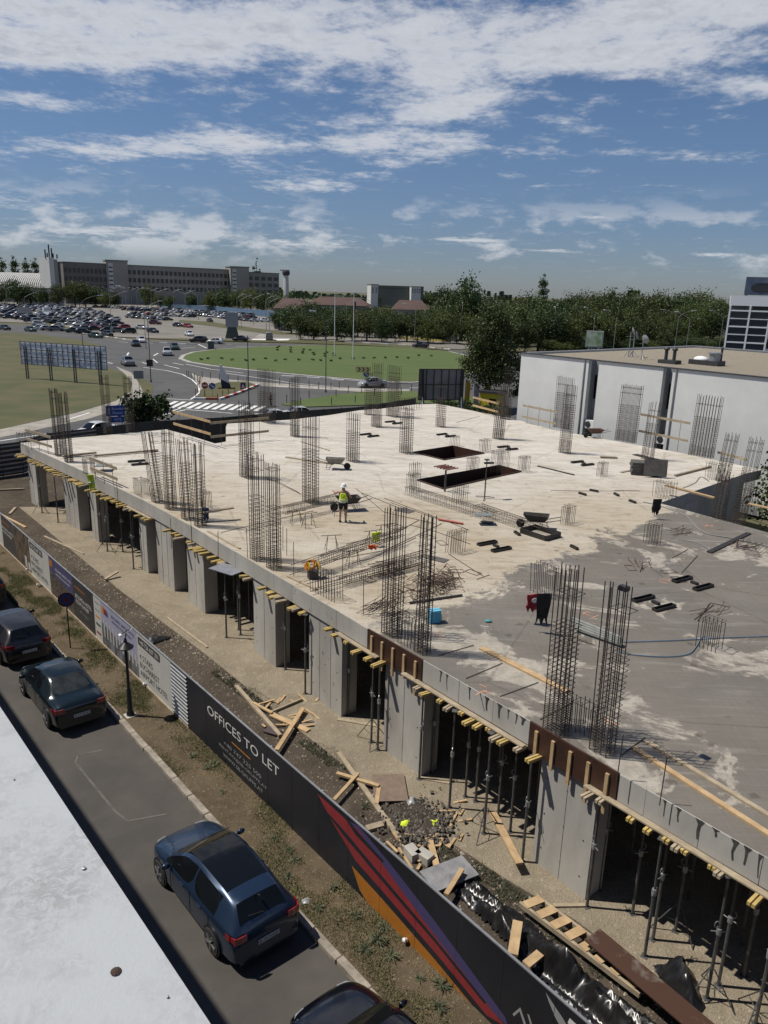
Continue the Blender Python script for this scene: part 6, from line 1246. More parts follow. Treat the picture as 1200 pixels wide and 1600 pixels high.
for k in range(8):
    for x in (Wd * .25, Wd * .75): MB().box((x, .2, 1.33 + k * 1.45), (Wd / 2 - .32, .03, 1.2)).build('pane', mat('stair_glass', (.03, .035, .04), .1, spec=.8) if k == 0 and x < Wd / 2 else MATS['stair_glass'], t)
for k in range(4): MB().box((Wd + 12, .6, 1.6 + k * 3.15), (24, .4, 1.45)).build('parapet_band', fr, t)
for k in range(4): MB().box((Wd + 12, 7, .55 + k * 3.15), (23.8, 12.4, .25)).build('deck', concrete, t)
for k in range(5): MB().box((Wd + 1.2 + k * 5, 1.2, 5.6), (.5, .5, 11)).build('column', fr, t)
MB().box((Wd + 12, 13, 5.5), (23.8, .3, 11)).build('rear_wall', dark_metal, t); MB().box((Wd + 1.6, 2.5, 12.4), (3.0, 4, 2.6)).build('roof_room', grey_paint, t)
p = atd(1195, 470, 160); t = thing('billboard', 'blue grey rooftop billboard with an oval emblem at the right edge', 'billboard', Vector((p.x + 1.2, p.y + 6, -1.6)), R(-14)); bf = MB().box((.6, 0, 18.6), (6.6, .3, 3.6)).build('panel', mat('steel_blue_print', (.075, .11, .17), .5, c2=(.16, .19, .24), vscale=.3, detail=2), t); MB().lathe([(1.0, 0), (1.0, .02), (.78, .03), (.78, .01)], 24, 0, Matrix.Translation((.6, -.16, 18.3)) @ Matrix.Rotation(R(90), 4, 'X') @ Matrix.Diagonal((2.2, 1, 1, 1))).build('oval_emblem', ink_dark, bf); MB().box((.6, 0, 16.5), (6.2, .2, .3)).build('frame_rail', galv, t)
for x in (-2.2, 3.4): MB().bar((x, .2, 0), (x, .2, 18), .2).build('leg', galv, t)
p = atd(990, 460, 320); t = thing('billboard', 'small dark billboard above the right tree belt', 'billboard', Vector((p.x, p.y, 0)), R(0)); MB().box((0, 0, p.z + .3), (4.8, .6, 2.4)).build('panel', black_metal, t); MB().bar((0, .2, 0), (0, .2, p.z), .5).build('leg', dark_metal, t)

# ------------------------------------------------------------------ far buildings
panel_grey = mat('grey_panel_facade', (.32, .30, .27), .9, var=.15, vscale=.1); panel_dark = mat('dark_panel_facade', (.19, .175, .16), .9, var=.15, vscale=.1); win_m = mat('far_window', (.022, .026, .03), .15, spec=.7, var=.3, vscale=.5); far_white = mat('far_white_wall', (.60, .60, .58), .8, var=.06, vscale=.1)
def facade_block(name, label, x0, x1, dist0, dist1, ytop0, ytop1, rows_, bays, m_, depth=25, cat='building', top=1.5, fill=.62, zb=0.0, winh=.55):
    a = atd(x0, ytop0, dist0); b_ = atd(x1, ytop1, dist1); H0 = (a.z + b_.z) / 2; d = Vector((b_.x - a.x, b_.y - a.y, 0)); L_ = d.length; t = thing(name, label, cat, Vector((a.x, a.y, 0)), math.atan2(d.y, d.x))
    MB().box((L_ / 2, depth / 2, H0 / 2), (L_, depth, H0)).build('wall', m_, t); MB().box((L_ / 2, depth / 2, H0 + .25), (L_ + .6, depth + .6, .5)).build('roof', panel_dark, t)
    fh = (H0 - top - zb) / rows_
    for r_ in range(rows_):
        for c in range(bays):
            x = L_ * (c + .5) / bays; z = zb + fh * (r_ + .55); wn = MB().box((x, -.06, z), (L_ / bays * fill, .1, fh * winh)).build('window', win_m, t)
    return t, L_, H0
D0 = 520
t, L_, H0 = facade_block('office_block_far', 'long grey panel office block with rows of windows, left wing', 98, 172, D0, D0 + 25, 411, 412, 3, 11, panel_dark, top=2.5, zb=8)
t, L_, H0 = facade_block('office_block_far', 'long grey panel office block with rows of windows, right wing', 198, 361, D0 + 35, D0 + 95, 416, 421, 3, 24, panel_grey, top=2, zb=8)
facade_block('office_block_far', 'grey block end wing right of the stair tower', 386, 436, D0 + 105, D0 + 125, 426, 427.5, 3, 5, panel_grey, top=2, zb=8)
for x0, x1, y, lab, m_, dd in ((165, 199, 407, 'blank concrete stair tower between the two office wings', panel_grey, 22), (360, 389, 417, 'concrete stair tower with a pale slotted strip at the block end', panel_grey, 88)):
    a = atd(x0, y, D0 + dd); b_ = atd(x1, y, D0 + dd + 6); t = thing('stair_tower', lab, 'tower', Vector((a.x, a.y, 0)), math.atan2(b_.y - a.y, b_.x - a.x)); w = (b_ - a).length; MB().box((w / 2, 8, a.z / 2), (w, 16, a.z)).build('wall', m_, t); MB().box((w / 2, 8, a.z + .3), (w + .8, 16.8, .6)).build('roof', panel_dark, t); MB().box((w * .2, -.15, a.z * .5), (w * .22, .3, a.z * .9)).build('pale_strip', far_white, t)
    for k in range(8): MB().box((w * .2, -.35, a.z * (.15 + .1 * k)), (w * .18, .12, a.z * .03)).build('slot', win_m, t)
a = atd(76, 403, D0 - 20); b_ = atd(96, 403, D0 - 12); t = thing('white_tower', 'white stair tower crowned with antennas beside the arched hall', 'tower', Vector((a.x, a.y, 0)), math.atan2(b_.y - a.y, b_.x - a.x)); w = (b_ - a).length
MB().box((w * .18, 5, a.z / 2), (w * .36, 10, a.z + 1)).build('white_shaft', far_white, t); MB().box((w * .55, 5.5, a.z / 2 - .3), (w * .36, 9, a.z - .5)).build('grey_shaft', panel_grey, t); MB().box((w * .86, 5.6, a.z / 2 - 1), (w * .25, 8, a.z - 2)).build('window_shaft', win_m, t)
for k, (x, hh) in enumerate(((.0, 5), (.15, 3), (.3, 8), (.5, 6), (.6, 3), (.9, 2.5))): MB().bar((w * x, 3, a.z), (w * x, 3, a.z + hh), .45, 6).build('antenna', dark_metal, t)
a = atd(-30, 424, D0 + 10); b_ = atd(76, 428, D0 + 2); d = Vector((b_.x - a.x, b_.y - a.y, 0)); L_ = d.length; t = thing('arched_hall', 'long hall with ribbed metal barrel roof at the far left', 'hall', Vector((a.x, a.y, 0)), math.atan2(d.y, d.x)); zt = a.z
N_ = 34; rib_me = None
prof = [(-1, zt - 12)] + [(-1 + 14 * (1 - math.cos(R(k * 15))), zt - 12 + 12 * math.sin(R(k * 15))) for k in range(1, 7)] + [(26, zt - 12)]
rm = MB(); pr = [(y_, z_) for y_, z_ in prof]; Tz = Matrix(((0, 0, 1, 0), (1, 0, 0, 0), (0, 1, 0, 0), (0, 0, 0, 1)))
MB().prism([(y_ + .5, z_ - .5) for y_, z_ in pr], 0, L_, M=Tz).build('vault', mat('hall_glazing', (.10, .11, .12), .4, var=.2, vscale=.1), t)
rme = MB().prism(pr, -.35, .35, M=Tz).mesh('roof_rib', far_white)
for k in range(N_): put('roof_rib', rme, t, loc=(L_ * k / (N_ - 1), 0, 0))
MB().box((L_ / 2, 10, (zt - 12) / 2), (L_, 20, zt - 12)).build('wall', panel_grey, t)
facade_block('low_building', 'low pale building with dark windows below the arched hall', 25, 92, D0 - 60, D0 - 55, 450, 452, 2, 8, far_white, 14, top=1.2, zb=1, fill=.6)
facade_block('white_block', 'distant pale apartment block above the brown roofs', 585, 662, 700, 705, 446, 449, 3, 18, mat('far_grey_wall', (.15, .16, .145), .9, var=.1, vscale=.1), 16, top=1.5, zb=16, fill=.5)
facade_block('white_block', 'bright white end bay of the distant apartment block', 643, 658, 697, 699, 448, 448.6, 3, 4, far_white, 12, top=1.5, zb=13, fill=.5)
facade_block('white_tower', 'slim white tower building left of the distant block', 580, 591, 640, 642, 445, 445, 4, 2, far_white, 10, top=2, zb=12, fill=.35)
# control tower / crane mast on the skyline
p = atd(447, 425, 600); t = thing('skyline_mast', 'pale mast tower with dark cabin on the skyline', 'tower', Vector((p.x, p.y, 0))); MB().bar((0, 0, 0), (0, 0, p.z - 2), 2.2, 8, r2=1.8).build('mast', far_white, t); MB().lathe([(2.0, p.z - 2.5), (2.8, p.z - 1.5), (2.8, p.z + .5), (2, p.z + 1)], 12).build('cabin', dark_metal, t); MB().box((-1, 0, p.z + 1.2), (7, 1.0, .6)).build('boom', dark_metal, t)
# brown-roofed restaurant
roof_brown = mat('brown_roof', (.080, .046, .038), .85, var=.15, vscale=.3)
for (x0, x1, yr, ye, dist, lab) in ((426, 480, 466, 482, 275, 'brown hipped roof house, left one behind the dark trees'), (476, 580, 464, 477, 285, 'brown hipped roof house with long ridge behind the trees'), (612, 672, 469, 484, 262, 'brown hipped roof building behind the round trees')):
    a = atd(x0, ye, dist); b_ = atd(x1, ye, dist); w = (b_ - a).length; zr = atd((x0 + x1) / 2, yr, dist + 8).z; t = thing('brown_roofed_house', lab, 'house', Vector(((a.x + b_.x) / 2, dist, 0)), math.atan2(b_.y - a.y, b_.x - a.x))
    ze = (a.z + b_.z) / 2; MB().box((0, 8, ze / 2), (w * .92, 15, ze)).build('wall', panel_grey, t); MB().add([(-w / 2, 0, ze), (w / 2, 0, ze), (w / 2, 16, ze), (-w / 2, 16, ze), (-w * .30, 8, zr), (w * .30, 8, zr)], [(0, 1, 5, 4), (1, 2, 5), (2, 3, 4, 5), (3, 0, 4), (3, 2, 1, 0)]).build('roof', roof_brown, t)
# long fences at the back of the car park
for pts, hh, m_, lab in (([(560, 517), (640, 525), (712, 534)], 3.0, mat('slate_fence', (.05, .055, .06), .7, var=.1), 'dark slate fence below the trees right of the lawn'), ([(250, 482.5), (330, 487), (440, 497)], 3.0, mat('pale_blue_fence', (.10, .17, .26), .7, var=.15), 'pale blue fence behind the car park'), ([(492, 512), (530, 517)], 4.0, MATS['pale_blue_fence'], 'short blue fence under the dark trees')):
    P = pix(pts); t = thing('site_screen', lab, 'fence', P[0], 0, world=True)
    for a, b_ in zip(P, P[1:]):
        n_ = max(2, int((b_ - a).length / 4))
        for k in range(n_): MB().plank(a + (b_ - a) * (k / n_) + Vector((0, 0, hh / 2)), a + (b_ - a) * ((k + .97) / n_) + Vector((0, 0, hh / 2)), .08, hh).build('fence_panel', m_, t)
for (x, yb) in ((612, 530),): MB()
b0 = pix([(622, 529), (704, 536)]); o = MB().plank(b0[0] + Vector((0, 0, .45)), b0[1] + Vector((0, 0, .45)), .3, .5).build('crash_barrier', mat('yellow_barrier', (.45, .38, .10), .6, var=.15)); tag(o, 'low yellow barrier in front of the dark slate fence', 'barrier')
# flower clumps on the lawn
fl = crown_mesh('planting', [(0, 0, .16, .8, .5, .16)], 60, .20, leaf_a, 400)
for k in range(0, 78, 2):
    if k < 34: x = 435 + (k % 12) * 9 + rnd.uniform(-3, 3); y = 543 + (k % 12) * 1.1 + (k // 12) * 3.2 + rnd.uniform(-.6, .6)
    else: x = 312 + (k - 34) * 8.6 + rnd.uniform(-3, 3); y = 564 + rnd.uniform(-2, 2) - (0 if x < 560 else (x - 560) * .05)
    o = put('planting', fl, None, loc=at(x, y) + Vector((0, 0, .15)), rz=rnd.uniform(0, 6)); tag(o, 'dark green planting clump dotted on the roundabout lawn', 'plant', 'planting clumps on the roundabout lawn')
# ------------------------------------------------------------------ things lying and standing on the slab
def sp(x, y, dz=0.0): return at(x, y, S_TOP + dz)
def board(label, x0, y0, x1, y1, w, t_, m_=timber, dz=None, z=S_TOP, dz1=None, cat='plank', name='plank'):
    dz = t_ / 2 + .003 if dz is None else dz; dz1 = dz if dz1 is None else dz1; a = at(x0, y0, z + dz); b_ = at(x1, y1, z + dz1); c = (a + b_) / 2
    m = MB(); m.plank(a - c, b_ - c, w, t_); o = m.build(name, m_); o.location = c; return tag(o, label, cat)
board('long pale plank lying on the damp slab behind the near cages', 752, 1012, 888, 1081, .20, .05)
board('pale plank along the slab edge, outer of two at the right', 990, 1168, 1215, 1312, .14, .05, timber); board('pale plank along the slab edge, inner of two at the right', 1010, 1158, 1215, 1282, .12, .05, timber_old)
board('dark board lying on the wet patch near the recess', 1108, 863, 1170, 833, .22, .05, ply_black); board('dark long timber lying across the left end of the slab', 97, 713, 150, 707, .2, .1, timber_old, .12); board('long thin timber lying beside the leaning cage', 147, 712, 247, 703, .14, .1, timber_old, .1)
board('dark plank propped on the fourth cage foot', 305, 803, 365, 793, .2, .06, timber_old, .4, dz1=.55); board('weathered board left of the wheelbarrow', 447, 714, 520, 725, .24, .06, timber_old); board('pale timber pole near the worker cage', 470, 690, 515, 704, .06, .06, timber_old)
board('brown timber across the recess rim', 1040, 758, 1116, 778, .24, .08, timber, .55, dz1=.3); board('pale board beyond the recess at the right edge', 1170, 787, 1215, 797, .24, .06, timber, .2); board('grey beam lying behind the recess starter bars', 1055, 743, 1110, 729, .14, .12, timber_old)
board('dark board beside the stacked panels', 992, 710, 1040, 722, .45, .05, ply_black); board('thin steel rail on the slab behind the black wheelbarrow', 840, 728, 897, 742, .1, .06, dark_metal); board('grey squared timber near the white wall', 938, 714, 964, 715, .3, .12, timber_old); board('short grey plank by the stacked panels', 970, 738, 990, 734, .16, .05, timber_old)
board('dark steel bar beside the rusty stirrup heap', 640, 942, 722, 930, .07, .07, dark_metal); board('thin timber strip along the left slab edge', 325, 830, 375, 857, .10, .04, timber_old); board('flat timber lath at the edge near the orange reel', 450, 900, 495, 921, .12, .05, timber_old)
# guard rails: two boards on thin posts
def rail(label, x0, y0, x1, y1, hs, zb=S_TOP, m_=timber_old, posts=3, z0=None):
    a, b_ = at(x0, y0, zb), at(x1, y1, zb); t = thing('guard_rail', label, 'guard rail', a, 0, world=True)
    for h_ in hs: MB().plank(a + Vector((0, 0, h_)), b_ + Vector((0, 0, h_)), .04, .16).build('rail_board', m_, t)
    for k in range(posts): q = a + (b_ - a) * ((k + .5) / posts) + Vector((0, .05, 0)); MB().bar(q - Vector((0, 0, .1)), q + Vector((0, 0, max(hs) + .15)), .014, 5).build('rail_post', rebar_dark, t)
rail('guard boards at the leftmost slab corner', 42, 699, 82, 712, (.55, 1.1)); rail('guard boards on the edge beside the hi-vis vest', 142, 744, 184, 762, (.45, 1.0)); rail('guard boards on the left side of the slab notch', 272, 682, 330, 700, (.9, 1.7), m_=timber); rail('guard boards across the right side of the slab notch', 330, 697, 420, 687, (.6, 1.5))
rail('two loose guard boards beside the dark rear cage', 738, 642, 778, 653, (.5, 1.2), m_=timber); rail('thin guard boards in front of the white wall left bay', 815, 660, 868, 672, (.5, 1.4)); rail('guard boards in front of the right grey recess', 996, 690, 1072, 707, (.8, 2.0), m_=timber_old); rail('guard boards near the right corner of the slab', 1120, 716, 1165, 728, (.4,), m_=timber_old)
for (x, y, h_) in ((268, 855, 1.2), (341, 872, 1.1), (387, 872, 1.2), (459, 900, 1.3), (535, 910, 1.2), (568, 960, 1.2), (185, 790, 1.2), (1031, 1255, 1.1), (964, 1218, 1.1), (442, 860, 1.0), (448, 868, 1.1), (300, 850, 1.1)):
    q = sp(x, y); o = MB().bar((0, 0, -.05), (rnd.uniform(-.03, .03), 0, h_), .012, 5).build('edge_rod', rebar_dark); o.location = q; tag(o, 'thin upright steel rod at the near slab edge', 'rod', 'rods along the near slab edge')
# horizontal beam cages
def beam_cage(label, x0, y0, x1, y1, w, h_, pitch, z=.0, m_=None, cat='rebar cage', extra=0.0):
    a, b_ = sp(x0, y0, z), sp(x1, y1, z); d = b_ - a; L_ = d.length; t = thing('rebar_beam_cage', label, cat, a, math.atan2(d.y, d.x), 'rebar beam cages lying on the slab'); m_ = m_ or rebar
    for y_ in (-w / 2, 0, w / 2):
        for z_ in (0.02, h_):
            o = put('bar', bar_me(.012, m_), t, loc=(-extra * rnd.random(), y_, z_)); o.rotation_euler = (0, R(90), 0); o.scale = (1, 1, L_ + extra * rnd.random())
    mb = MB(); c = [(0, -w / 2, 0), (0, w / 2, 0), (0, w / 2, h_), (0, -w / 2, h_)]
    for p_, q_ in zip(c, c[1:] + c[:1]): mb.bar(p_, q_, .008, 4, caps=False)
    st = mb.mesh('stirrup', m_); k = .1
    while k < L_: put('stirrup', st, t, loc=(k, 0, 0)).rotation_euler = (0, rnd.uniform(-.1, .1), rnd.uniform(-.06, .06)); k += pitch * rnd.uniform(.85, 1.15)
beam_cage('beam cage of dense stirrups on trestles behind the worker', 443, 803, 528, 783, .30, .34, .10, .35, rebar_dark, extra=.8); beam_cage('beam cage on trestles in front of the worker', 500, 882, 622, 838, .30, .30, .12, .35, rebar_dark, extra=1.6); beam_cage('beam cage lying near the rusty starter bars', 535, 912, 640, 885, .28, .26, .10, .12, rebar_dark, extra=1.4)
beam_cage('row of stirrups embedded along the slab from the long opening', 636, 772, 772, 815, .45, .42, .16, -.02, rebar_dark); beam_cage('row of stirrups ending at the black box frame', 745, 800, 850, 838, .55, .40, .14, -.02, rebar_dark)
beam_cage('rusty stirrup beam cage beside the edge cage', 585, 900, 655, 880, .4, .4, .09, .05, rebar, extra=.6)
# loose bars
def loose(label, pts, r_=.011, dz=.02, m_=None, name='rebar_bar', cat='rebar', group='loose reinforcing bars on the slab', z=S_TOP):
    P = [at(x, y, z + dz) for x, y in pts]; c = P[0]; o = MB().path([p - c for p in P], r_, 5).build(name, m_ or rebar_dark); o.location = c; return tag(o, label, cat, group)
for i, q in enumerate([[(556, 763), (600, 800), (680, 818)], [(565, 770), (640, 800)], [(600, 778), (700, 815), (733, 828)], [(610, 785), (690, 813)], [(520, 875), (600, 860), (690, 818)], [(500, 868), (560, 852), (630, 835)], [(540, 850), (620, 832), (655, 812)], [(345, 832), (430, 812), (490, 798)], [(383, 830), (440, 815)], [(470, 690), (512, 703)], [(415, 745), (470, 772)], [(430, 750), (468, 770)], [(640, 820), (680, 830), (735, 850)], [(528, 905), (600, 880), (650, 870)], [(550, 880), (580, 872), (650, 840)],
           [(728, 1060), (785, 1036)], [(781, 1088), (841, 1066)], [(685, 1024), (740, 1008)], [(700, 865), (755, 900)], [(745, 905), (765, 898)], [(844, 1124), (895, 1097)], [(970, 1180), (1008, 1152)], [(960, 766), (975, 766), (1000, 767)], [(860, 766), (900, 767), (975, 767)], [(905, 1000), (930, 1008)], [(713, 660), (750, 650)], [(1085, 968), (1115, 945)], [(1090, 970), (1110, 942), (1140, 948)], [(1065, 895), (1090, 868)], [(1050, 872), (1075, 858)]]):
    loose(f'{("long thin", "slightly bent", "straight dark", "rusty")[i % 4]} reinforcing bar lying loose on the slab', q)
heap = thing('stirrup_heap', 'rusty heap of bent stirrups beside the edge cage', 'rebar heap', sp(680, 912), 0, world=True)
ring_m = MB()
for a_, b_ in (((-.18, -.12), (.18, -.12)), ((.18, -.12), (.18, .12)), ((.18, .12), (-.18, .12)), ((-.18, .12), (-.18, -.12))): ring_m.bar((*a_, 0), (*b_, 0), .009, 4)
ring_me = ring_m.mesh('stirrup', rebar)
def scatter_rings(t, x, y, sx, sy, n_, hz):
    for _ in range(n_):
        q = sp(x + rnd.gauss(0, sx), y + rnd.gauss(0, sy)); o = put('stirrup', ring_me, t, loc=q - t.location + Vector((0, 0, .02 + abs(rnd.gauss(0, hz))))); o.rotation_euler = (rnd.uniform(-.7, .7), rnd.uniform(-.7, .7), rnd.uniform(0, 6)); o.scale = (rnd.uniform(.8, 1.9), rnd.uniform(.7, 1.3), 1)
scatter_rings(heap, 685, 912, 17, 9, 60, .12); scatter_rings(heap, 655, 928, 12, 10, 30, .12)
for (x, y, lab) in ((712, 892, 'stray stirrup lying apart above the rusty heap'), (739, 894, 'stray stirrup right of the rusty heap'), (690, 848, 'stray stirrup below the wheelbarrow with cables'), (575, 905, 'stray stirrup near the beam cage end'), (622, 900, 'stray bent stirrup by the edge cage'), (1045, 893, 'stray bent stirrup on the wet patch'), (985, 887, 'stray stirrup on the damp slab'), (1060, 905, 'stray stirrup beside an orange mark')):
    o = put('stirrup', ring_me, None, loc=sp(x, y, .02), rz=rnd.uniform(0, 3)); o.scale = (1.6, 1.3, 1); tag(o, lab, 'stirrup')
for (x, y, n_, lab, ang) in ((590, 950, 16, 'bundle of short rusty bars at the slab edge', 0.9), (1000, 888, 9, 'fan of bent bars on the damp slab', 1.1), (1062, 832, 9, 'fan of rusty bars by the wet patch', .6), (1175, 858, 12, 'tangle of rusty bars at the right frame edge', .4), (1155, 852, 8, 'small tangle of bars beside the reflection', .8), (1112, 958, 5, 'bent bar bundle near the blue hose', .9), (620, 965, 12, 'rusty short bars lying against the edge cage', .5)):
    t = thing('bar_bundle', lab, 'rebar bundle', sp(x, y), 0, 'small bundles of bars on the slab')
    for _ in range(n_):
        a_ = ang + rnd.gauss(0, .35); L_ = rnd.uniform(.5, 1.3); c = Vector((rnd.gauss(0, .22), rnd.gauss(0, .22), .02 + rnd.random() * .1)); d = Vector((math.cos(a_), math.sin(a_), 0)) * L_ / 2
        MB().path([c - d, c + d * .8, c + d + Vector((0.05, .1, .05))], .011, 4).build('bar', rebar, t)
# trestles of welded bars
tr = thing('rebar_trestle', 'x', 'trestle', (0, 0, 0), 0, 'welded bar trestles'); m = None
for sg in (-1, 1):
    for q in (-1, 1): MB().bar((.25 * sg, .2 * q, 0), (.25 * sg * .6, 0, .62), .012, 4).build('leg', rebar_dark, tr)
    MB().bar((.25 * sg, -.13, .25), (.25 * sg, .13, .25), .010, 4).build('cross_tie', rebar_dark, tr)
MB().bar((-.42, 0, .63), (.42, 0, .63), .014, 4).build('top_bar', rebar_dark, tr)
for i, (x, y, lab) in enumerate(((463, 820, 'bar trestle under the dense beam cage behind the worker'), (482, 824, 'second bar trestle behind the worker, left of the first wheelbarrow shadow'), (529, 805, 'bar trestle hidden at the feet of the worker'), (518, 860, 'left bar trestle in front of the worker'), (552, 885, 'lowest bar trestle near the rusty bars'), (582, 852, 'bar trestle carrying orange gloves'), (600, 842, 'bar trestle at the right end of the front beam cage'))): instance(tr, sp(x, y), rnd.uniform(-.6, .6), lab)
for c in list(tr.children): bpy.data.objects.remove(c)
bpy.data.objects.remove(tr)
# wheelbarrows
def wheelbarrow(label, x, y, rz, tray, dirty=None):
    t = thing('wheelbarrow', label, 'wheelbarrow', sp(x, y), rz)
    m = MB(); o_ = [(-.34, -.20), (.38, -.16), (.38, .16), (-.34, .20)]; u_ = [(-.52, -.34), (.62, -.26), (.62, .26), (-.52, .34)]
    m.add([(*p, .36) for p in o_] + [(*p, .66) for p in u_] + [(p[0] * .96, p[1] * .94, .65) for p in u_] + [(p[0] * .96, p[1] * .94, .385) for p in o_], [(0, 3, 2, 1), (0, 1, 5, 4), (1, 2, 6, 5), (2, 3, 7, 6), (3, 0, 4, 7), (4, 5, 9, 8), (5, 6, 10, 9), (6, 7, 11, 10), (7, 4, 8, 11), (8, 9, 13, 12), (9, 10, 14, 13), (10, 11, 15, 14), (11, 8, 12, 15), (12, 13, 14, 15)]); m.build('tray', tray, t)
    for sg in (-1, 1):
        MB().path([(.72, .05 * sg, .20), (.30, .16 * sg, .34), (-.40, .24 * sg, .40), (-1.05, .30 * sg, .58)], .018, 6).build('handle', dark_metal, t); MB().path([(-.15, .2 * sg, .37), (-.30, .24 * sg, .02), (-.50, .24 * sg, .02), (-.42, .22 * sg, .38)], .014, 5).build('stand', dark_metal, t)
    wo = MB().lathe([(.10, -.05), (.17, -.055), (.20, 0), (.17, .055), (.10, .05)], 16, 0, Matrix.Translation((.72, 0, .20)) @ Matrix.Rotation(R(90), 4, 'X')).build('wheel', tyre_m, t, 1); MB().lathe([(.10, -.03), (.10, .03)], 10, 0, Matrix.Translation((.72, 0, .20)) @ Matrix.Rotation(R(90), 4, 'X')).build('hub', galv, wo)
    return t
tray_grey = mat('dusty_tray', (.22, .20, .175), .8, var=.3, vscale=6); tray_dark = mat('dark_tray', (.05, .045, .04), .8, var=.4, vscale=6); tray_rust = mat('rusty_tray', (.12, .06, .045), .8, var=.3, vscale=6)
wheelbarrow('grey wheelbarrow standing free in the middle of the slab', 523, 733, R(0), tray_grey); wheelbarrow('black mesh-filled wheelbarrow beside the embedded stirrups', 838, 826, R(165), tray_dark); wheelbarrow('small rusty wheelbarrow at the foot of the white wall', 930, 684, R(185), tray_rust); wheelbarrow('dark wheelbarrow at the right hand of the worker', 545, 797, R(200), tray_dark)
# black box-out frames left from service openings
def boxout(label, x, y, rz, two=True, sc=1.0):
    t = thing('box_out_mould', label, 'box-out', sp(x, y), rz); m_ = ply_black
    for k in ((-1, 1) if two else (0,)):
        c = k * .45 * sc; L_, W_, H_ = .95 * sc, .20 * sc, .10
        for (cx_, cy_, sx_, sy_) in ((c, W_ / 2, .02, L_), (c - 0, 0, 0, 0)): pass
        for q in (MB().box((c - W_ / 2, 0, H_ / 2 + .004), (.02, L_, H_)), MB().box((c + W_ / 2, 0, H_ / 2 + .004), (.02, L_, H_)), MB().box((c, L_ / 2, H_ / 2 + .004), (W_ - .022, .02, H_)), MB().box((c, -L_ / 2, H_ / 2 + .004), (W_ - .022, .02, H_))): q.build('side_board', m_, t)
        MB().box((c, 0, .012), (W_ - .03, L_ - .03, .008)).build('base_board', m_, t)
    if two: MB().box((.0, .1 * sc, .05), (.28 * sc, .14 * sc, .07)).build('spacer_block', m_, t)
for q in (('pair of black box-outs on the damp slab nearer the hose', 1021, 944, SA - R(10)), ('pair of black box-outs on the damp slab by the orange mark', 1082, 913, SA - R(8)), ('pair of black box-outs on the pale slab near starter bars', 772, 855, SA - R(8)), ('pair of black box-outs behind the square opening', 793, 701, SA - R(10)), ('pair of black box-outs left of the broad white wall cage', 910, 725, SA - R(10)), ('pair of black box-outs behind the leaning left cage', 216, 724, SA - R(10)), ('pair of black box-outs behind the middle cage', 577, 681, SA), ('small black box-outs near the back edge', 615, 661, SA), ('pair of black box-outs beside the rear cage row', 697, 681, SA)): boxout(*q)
for q in (('single dark block lying near the wheelbarrow', 808, 835, .3), ('single dark block beside two others right of the starters', 963, 774, .2), ('single dark block left of the recess', 928, 768, .9), ('single dark block at the middle right of the slab', 910, 773, .6), ('single dark block by the recess edge', 988, 785, .4), ('single dark block at the joint of the two pours', 897, 857, .4)): boxout(q[0], q[1], q[2], q[3], False, .5)
# box frame at the end of the stirrup row
t = thing('open_black_box', 'black open timber box at the end of the stirrup row', 'box', sp(844, 836), SA)
for q in (MB().box((-.7, 0, .12), (.05, 1.0, .22)), MB().box((.7, 0, .12), (.05, 1.0, .22)), MB().box((0, -.5, .12), (1.34, .05, .22)), MB().box((0, .5, .12), (1.34, .05, .22))): q.build('side_board', ply_black, t)
# stack of dark panels
t = thing('panel_stack', 'stack of dark grey shuttering panels with one leaning on it', 'panel stack', sp(1006, 741), SA + R(40)); slate = mat('slate_panel', (.085, .080, .074), .8, var=.3, vscale=3)
for k in range(5): MB().box((rnd.uniform(-.04, .04), rnd.uniform(-.04, .04), .075 + k * .155), (1.55, 1.0, .13), rnd.uniform(-.04, .04)).build('panel', slate, t)
MB().box((.5, -.80, .42), (1.3, .08, .95), 0, M=Matrix.Rotation(R(-12), 4, 'X')).build('leaning_panel', slate, t)
# red jack table and prop posts
red_ox = mat('red_oxide', (.19, .05, .035), .7, var=.25)
t = thing('jack_post', 'black post with a red oxide frame head at the long opening', 'prop', sp(695, 768), SA); MB().bar((0, 0, 0), (0, 0, 1.15), .05, 8).build('post', dark_metal, t); hd_ = MB().box((0, 0, 1.3), (.04, .9, .06)).build('head_frame', red_ox, t)
for k in range(5): MB().box((-.45 + k * .225, 0, 1.3), (.05, .86, .05)).build('slat', red_ox, hd_)
t = thing('jack_post', 'free-standing adjustable prop with black head on the slab', 'prop', sp(757, 779), .3); MB().bar((0, 0, 0), (0, 0, 1.5), .035, 8).build('post', dark_metal, t); MB().bar((0, 0, 1.4), (0, 0, 2.0), .026, 8).build('inner_tube', dark_metal, t); MB().box((.12, 0, 1.85), (.5, .16, .08)).build('head_fork', dark_metal, t); MB().box((0, 0, 2.02), (.22, .22, .05)).build('head_plate', dark_metal, t)
for k in range(3): MB().bar((0, 0, .12), (.55 * math.cos(k * 2.1), .55 * math.sin(k * 2.1), .03), .02, 5).build('foot', dark_metal, t)
o = MB().bar((-.6, 0, .06), (.6, .12, .06), .055, 10).build('red_tube', mat('red_pvc', (.32, .055, .03), .5, var=.15)); o.location = sp(703, 817); o.rotation_euler = (0, 0, SA + R(15)); tag(o, 'short red tube lying beside the long loose bars', 'tube')
